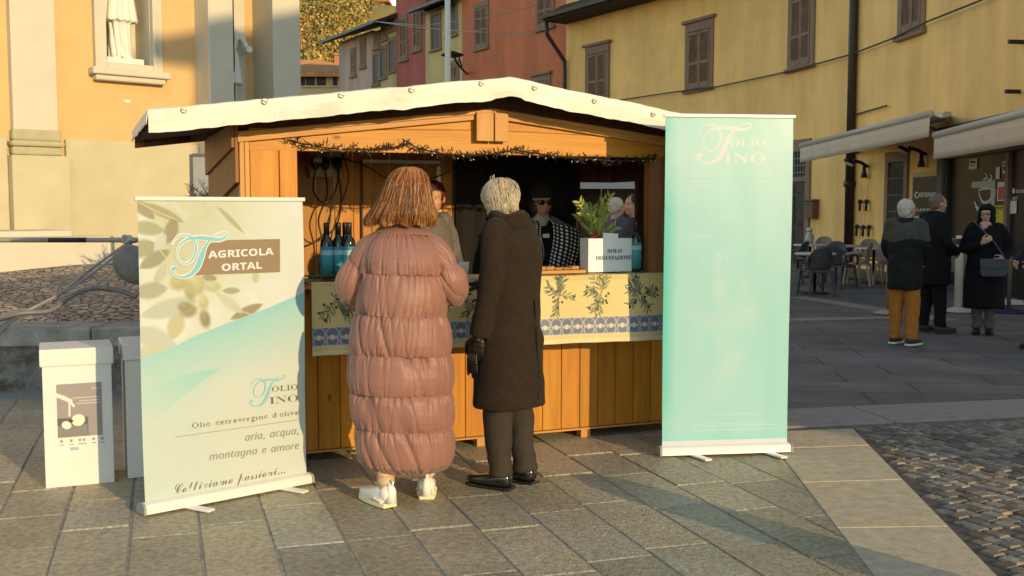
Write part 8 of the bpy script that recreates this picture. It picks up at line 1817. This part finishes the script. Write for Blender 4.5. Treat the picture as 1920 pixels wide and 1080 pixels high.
p2 = G(1745, 622); o2, HM2_, _, _ = person('grey brown haired man in a black coat seen in profile facing right', V3((p2.x, p2.y, 0)), math.radians(-78), 1.74, [(.60, .225, .19, 0), (.62, .235, .20, 0), (.8, .238, .205, 0), (1.0, .23, .20, 0), (1.2, .238, .185, -.01), (1.34, .225, .155, -.02), (1.41, .16, .115, -.02), (1.46, .1, .1, -.01), (1.51, .088, .095, 0)], m_blkc, mat('brown walking shoe', (.05, .03, .022), .6), None, [((-.27, .02, 1.12), (-.16, .22, 1.0), (.5, .6, -.4), (1, 0, 0)), ((.27, .02, 1.12), (.16, .22, 1.0), (-.5, .6, -.4), (-1, 0, 0))], (0, 0, 0, .05), coat_m=m_blkc, group='people standing before the bar', skin=m_skin2, trouser_w=1.1, feet=[((-.11, -.04, 0), (-.05, 1, 0)), ((.11, .06, 0), (.1, 1, 0))])
hairshell(o2, HM2_, mat('grey brown hair', (.14, .10, .075), .6, .3, 60, bump=.3), [((0, -.03, .035), (.084, .100, .086)), ((0, -.06, -.015), (.08, .05, .075))], .009, 12, .004)
p3 = G(1842, 625); o3, HM3, _, c3_ = person('woman in black hooded coat, glasses and pink scarf with a grey shoulder bag', V3((p3.x, p3.y, 0)), math.radians(158), 1.60, [(.34, .26, .20, 0), (.36, .27, .21, 0), (.6, .26, .2, 0), (.85, .245, .185, 0), (1.05, .225, .165, 0), (1.22, .225, .16, 0), (1.35, .215, .14, -.01), (1.42, .15, .11, -.01), (1.47, .095, .09, 0)], mat('grey jeans', (.085, .08, .085), .85, .2, 30, bump=.2), m_leath, None, [((-.29, .0, 1.16), (-.22, .2, 1.02), (.6, .6, -.2), (1, 0, 0)), ((.26, .04, 1.13), (.05, .24, 1.22), (-.7, .3, .5), (0, -1, 0))], (-.03, -.2, .05, .03), coat_m=m_blkc, group='people standing before the bar', stance=.075)
hairshell(o3, HM3, m_blkc, [((0, -.035, .03), (.112, .105, .112)), ((-.07, -.01, -.05), (.045, .075, .10)), ((.07, -.01, -.05), (.045, .075, .10)), ((0, .05, .082), (.085, .05, .03))], .01, 13, .003)
mb = MB(); mb.smooth = True
for s in (-1, 1):
    q = [(s * .032 + .024 * math.cos(a), .096, .008 + .018 * math.sin(a)) for a in np.linspace(0, 6.28, 14)]; mb.tube(q, .003, 5)
    mb.tube([(s * .056, .094, .012), (s * .08, .03, .014)], .003, 5)
mb.tube([(-.01, .1, .012), (.01, .1, .012)], .003, 5); q = mb.build('glasses', m_iron, o3); q.matrix_basis = HM3.copy()
mb = MB(); mb.ell((0, .05, 1.475), (.085, .075, .045)); mb.ell((.03, .09, 1.44), (.05, .04, .05)); me = remesh(mb, .01, 2); displace(me, lambda p, n: .012 * (vn(p[:, 0] * 30 + 9, p[:, 2] * 60, 5) - .5)); me.materials.append(mat('pink scarf', (.55, .30, .27), .85, .2, 40, bump=.4)); link('scarf', me, o3)
bag = empty('shoulder_bag', o3.matrix_basis @ V3((-.10, .235, .80)), math.radians(158), 'slate grey shoulder bag hanging in front of the woman in the black coat', 'bag'); m_bag = mat('slate leather', (.055, .06, .085), .5, .12, 20, bump=.2)
mb = MB(); mb.prism([(-.15, .02), (-.13, -.02), (.13, -.02), (.15, .02), (.155, .2), (-.155, .2)], (0, -.04, 0), (1, 0, 0), (0, 0, 1), (0, .08, 0)); mb.build('pouch', m_bag, bag, bevel=.02); mb = MB(); mb.prism([(-.157, .205), (-.155, .12), (-.1, .09), (.1, .09), (.155, .12), (.157, .205)], (0, .043, 0), (1, 0, 0), (0, 0, 1), (0, .008, 0)); mb.build('flap', m_bag, bag, bevel=.006)
mb = MB(); mb.smooth = True; mb.tube(crv([(-.14, 0, .18), (.0, -.02, .40), (.2, -.09, .62), (.24, -.2, .66)], 6), .009, 6); mb.build('strap', m_bag, bag)
p4_ = G(1948, 655); o4, HM4, _, _ = person('person in dark clothes cut off by the right edge of the photo', V3((p4_.x, p4_.y, 0)), math.radians(100), 1.66, ringsJ, m_blkc, m_leath, None, [((-.25, .03, 1.12), (-.16, .2, 1.0), (.4, .6, -.4), (1, 0, 0)), ((.25, .03, 1.12), (.16, .2, 1.0), (-.4, .6, -.4), (-1, 0, 0))], (0, 0, 0, .03), coat_m=m_navy, group='people standing before the bar', feet=[((-.1, .02, 0), (0, 1, 0)), ((.1, -.05, 0), (.1, 1, 0))])
hairshell(o4, HM4, mat('brown hair', (.06, .035, .02), .6, .3, 40), [((0, -.03, .03), (.088, .102, .094)), ((0, -.06, -.02), (.083, .055, .08))], .01, 14)
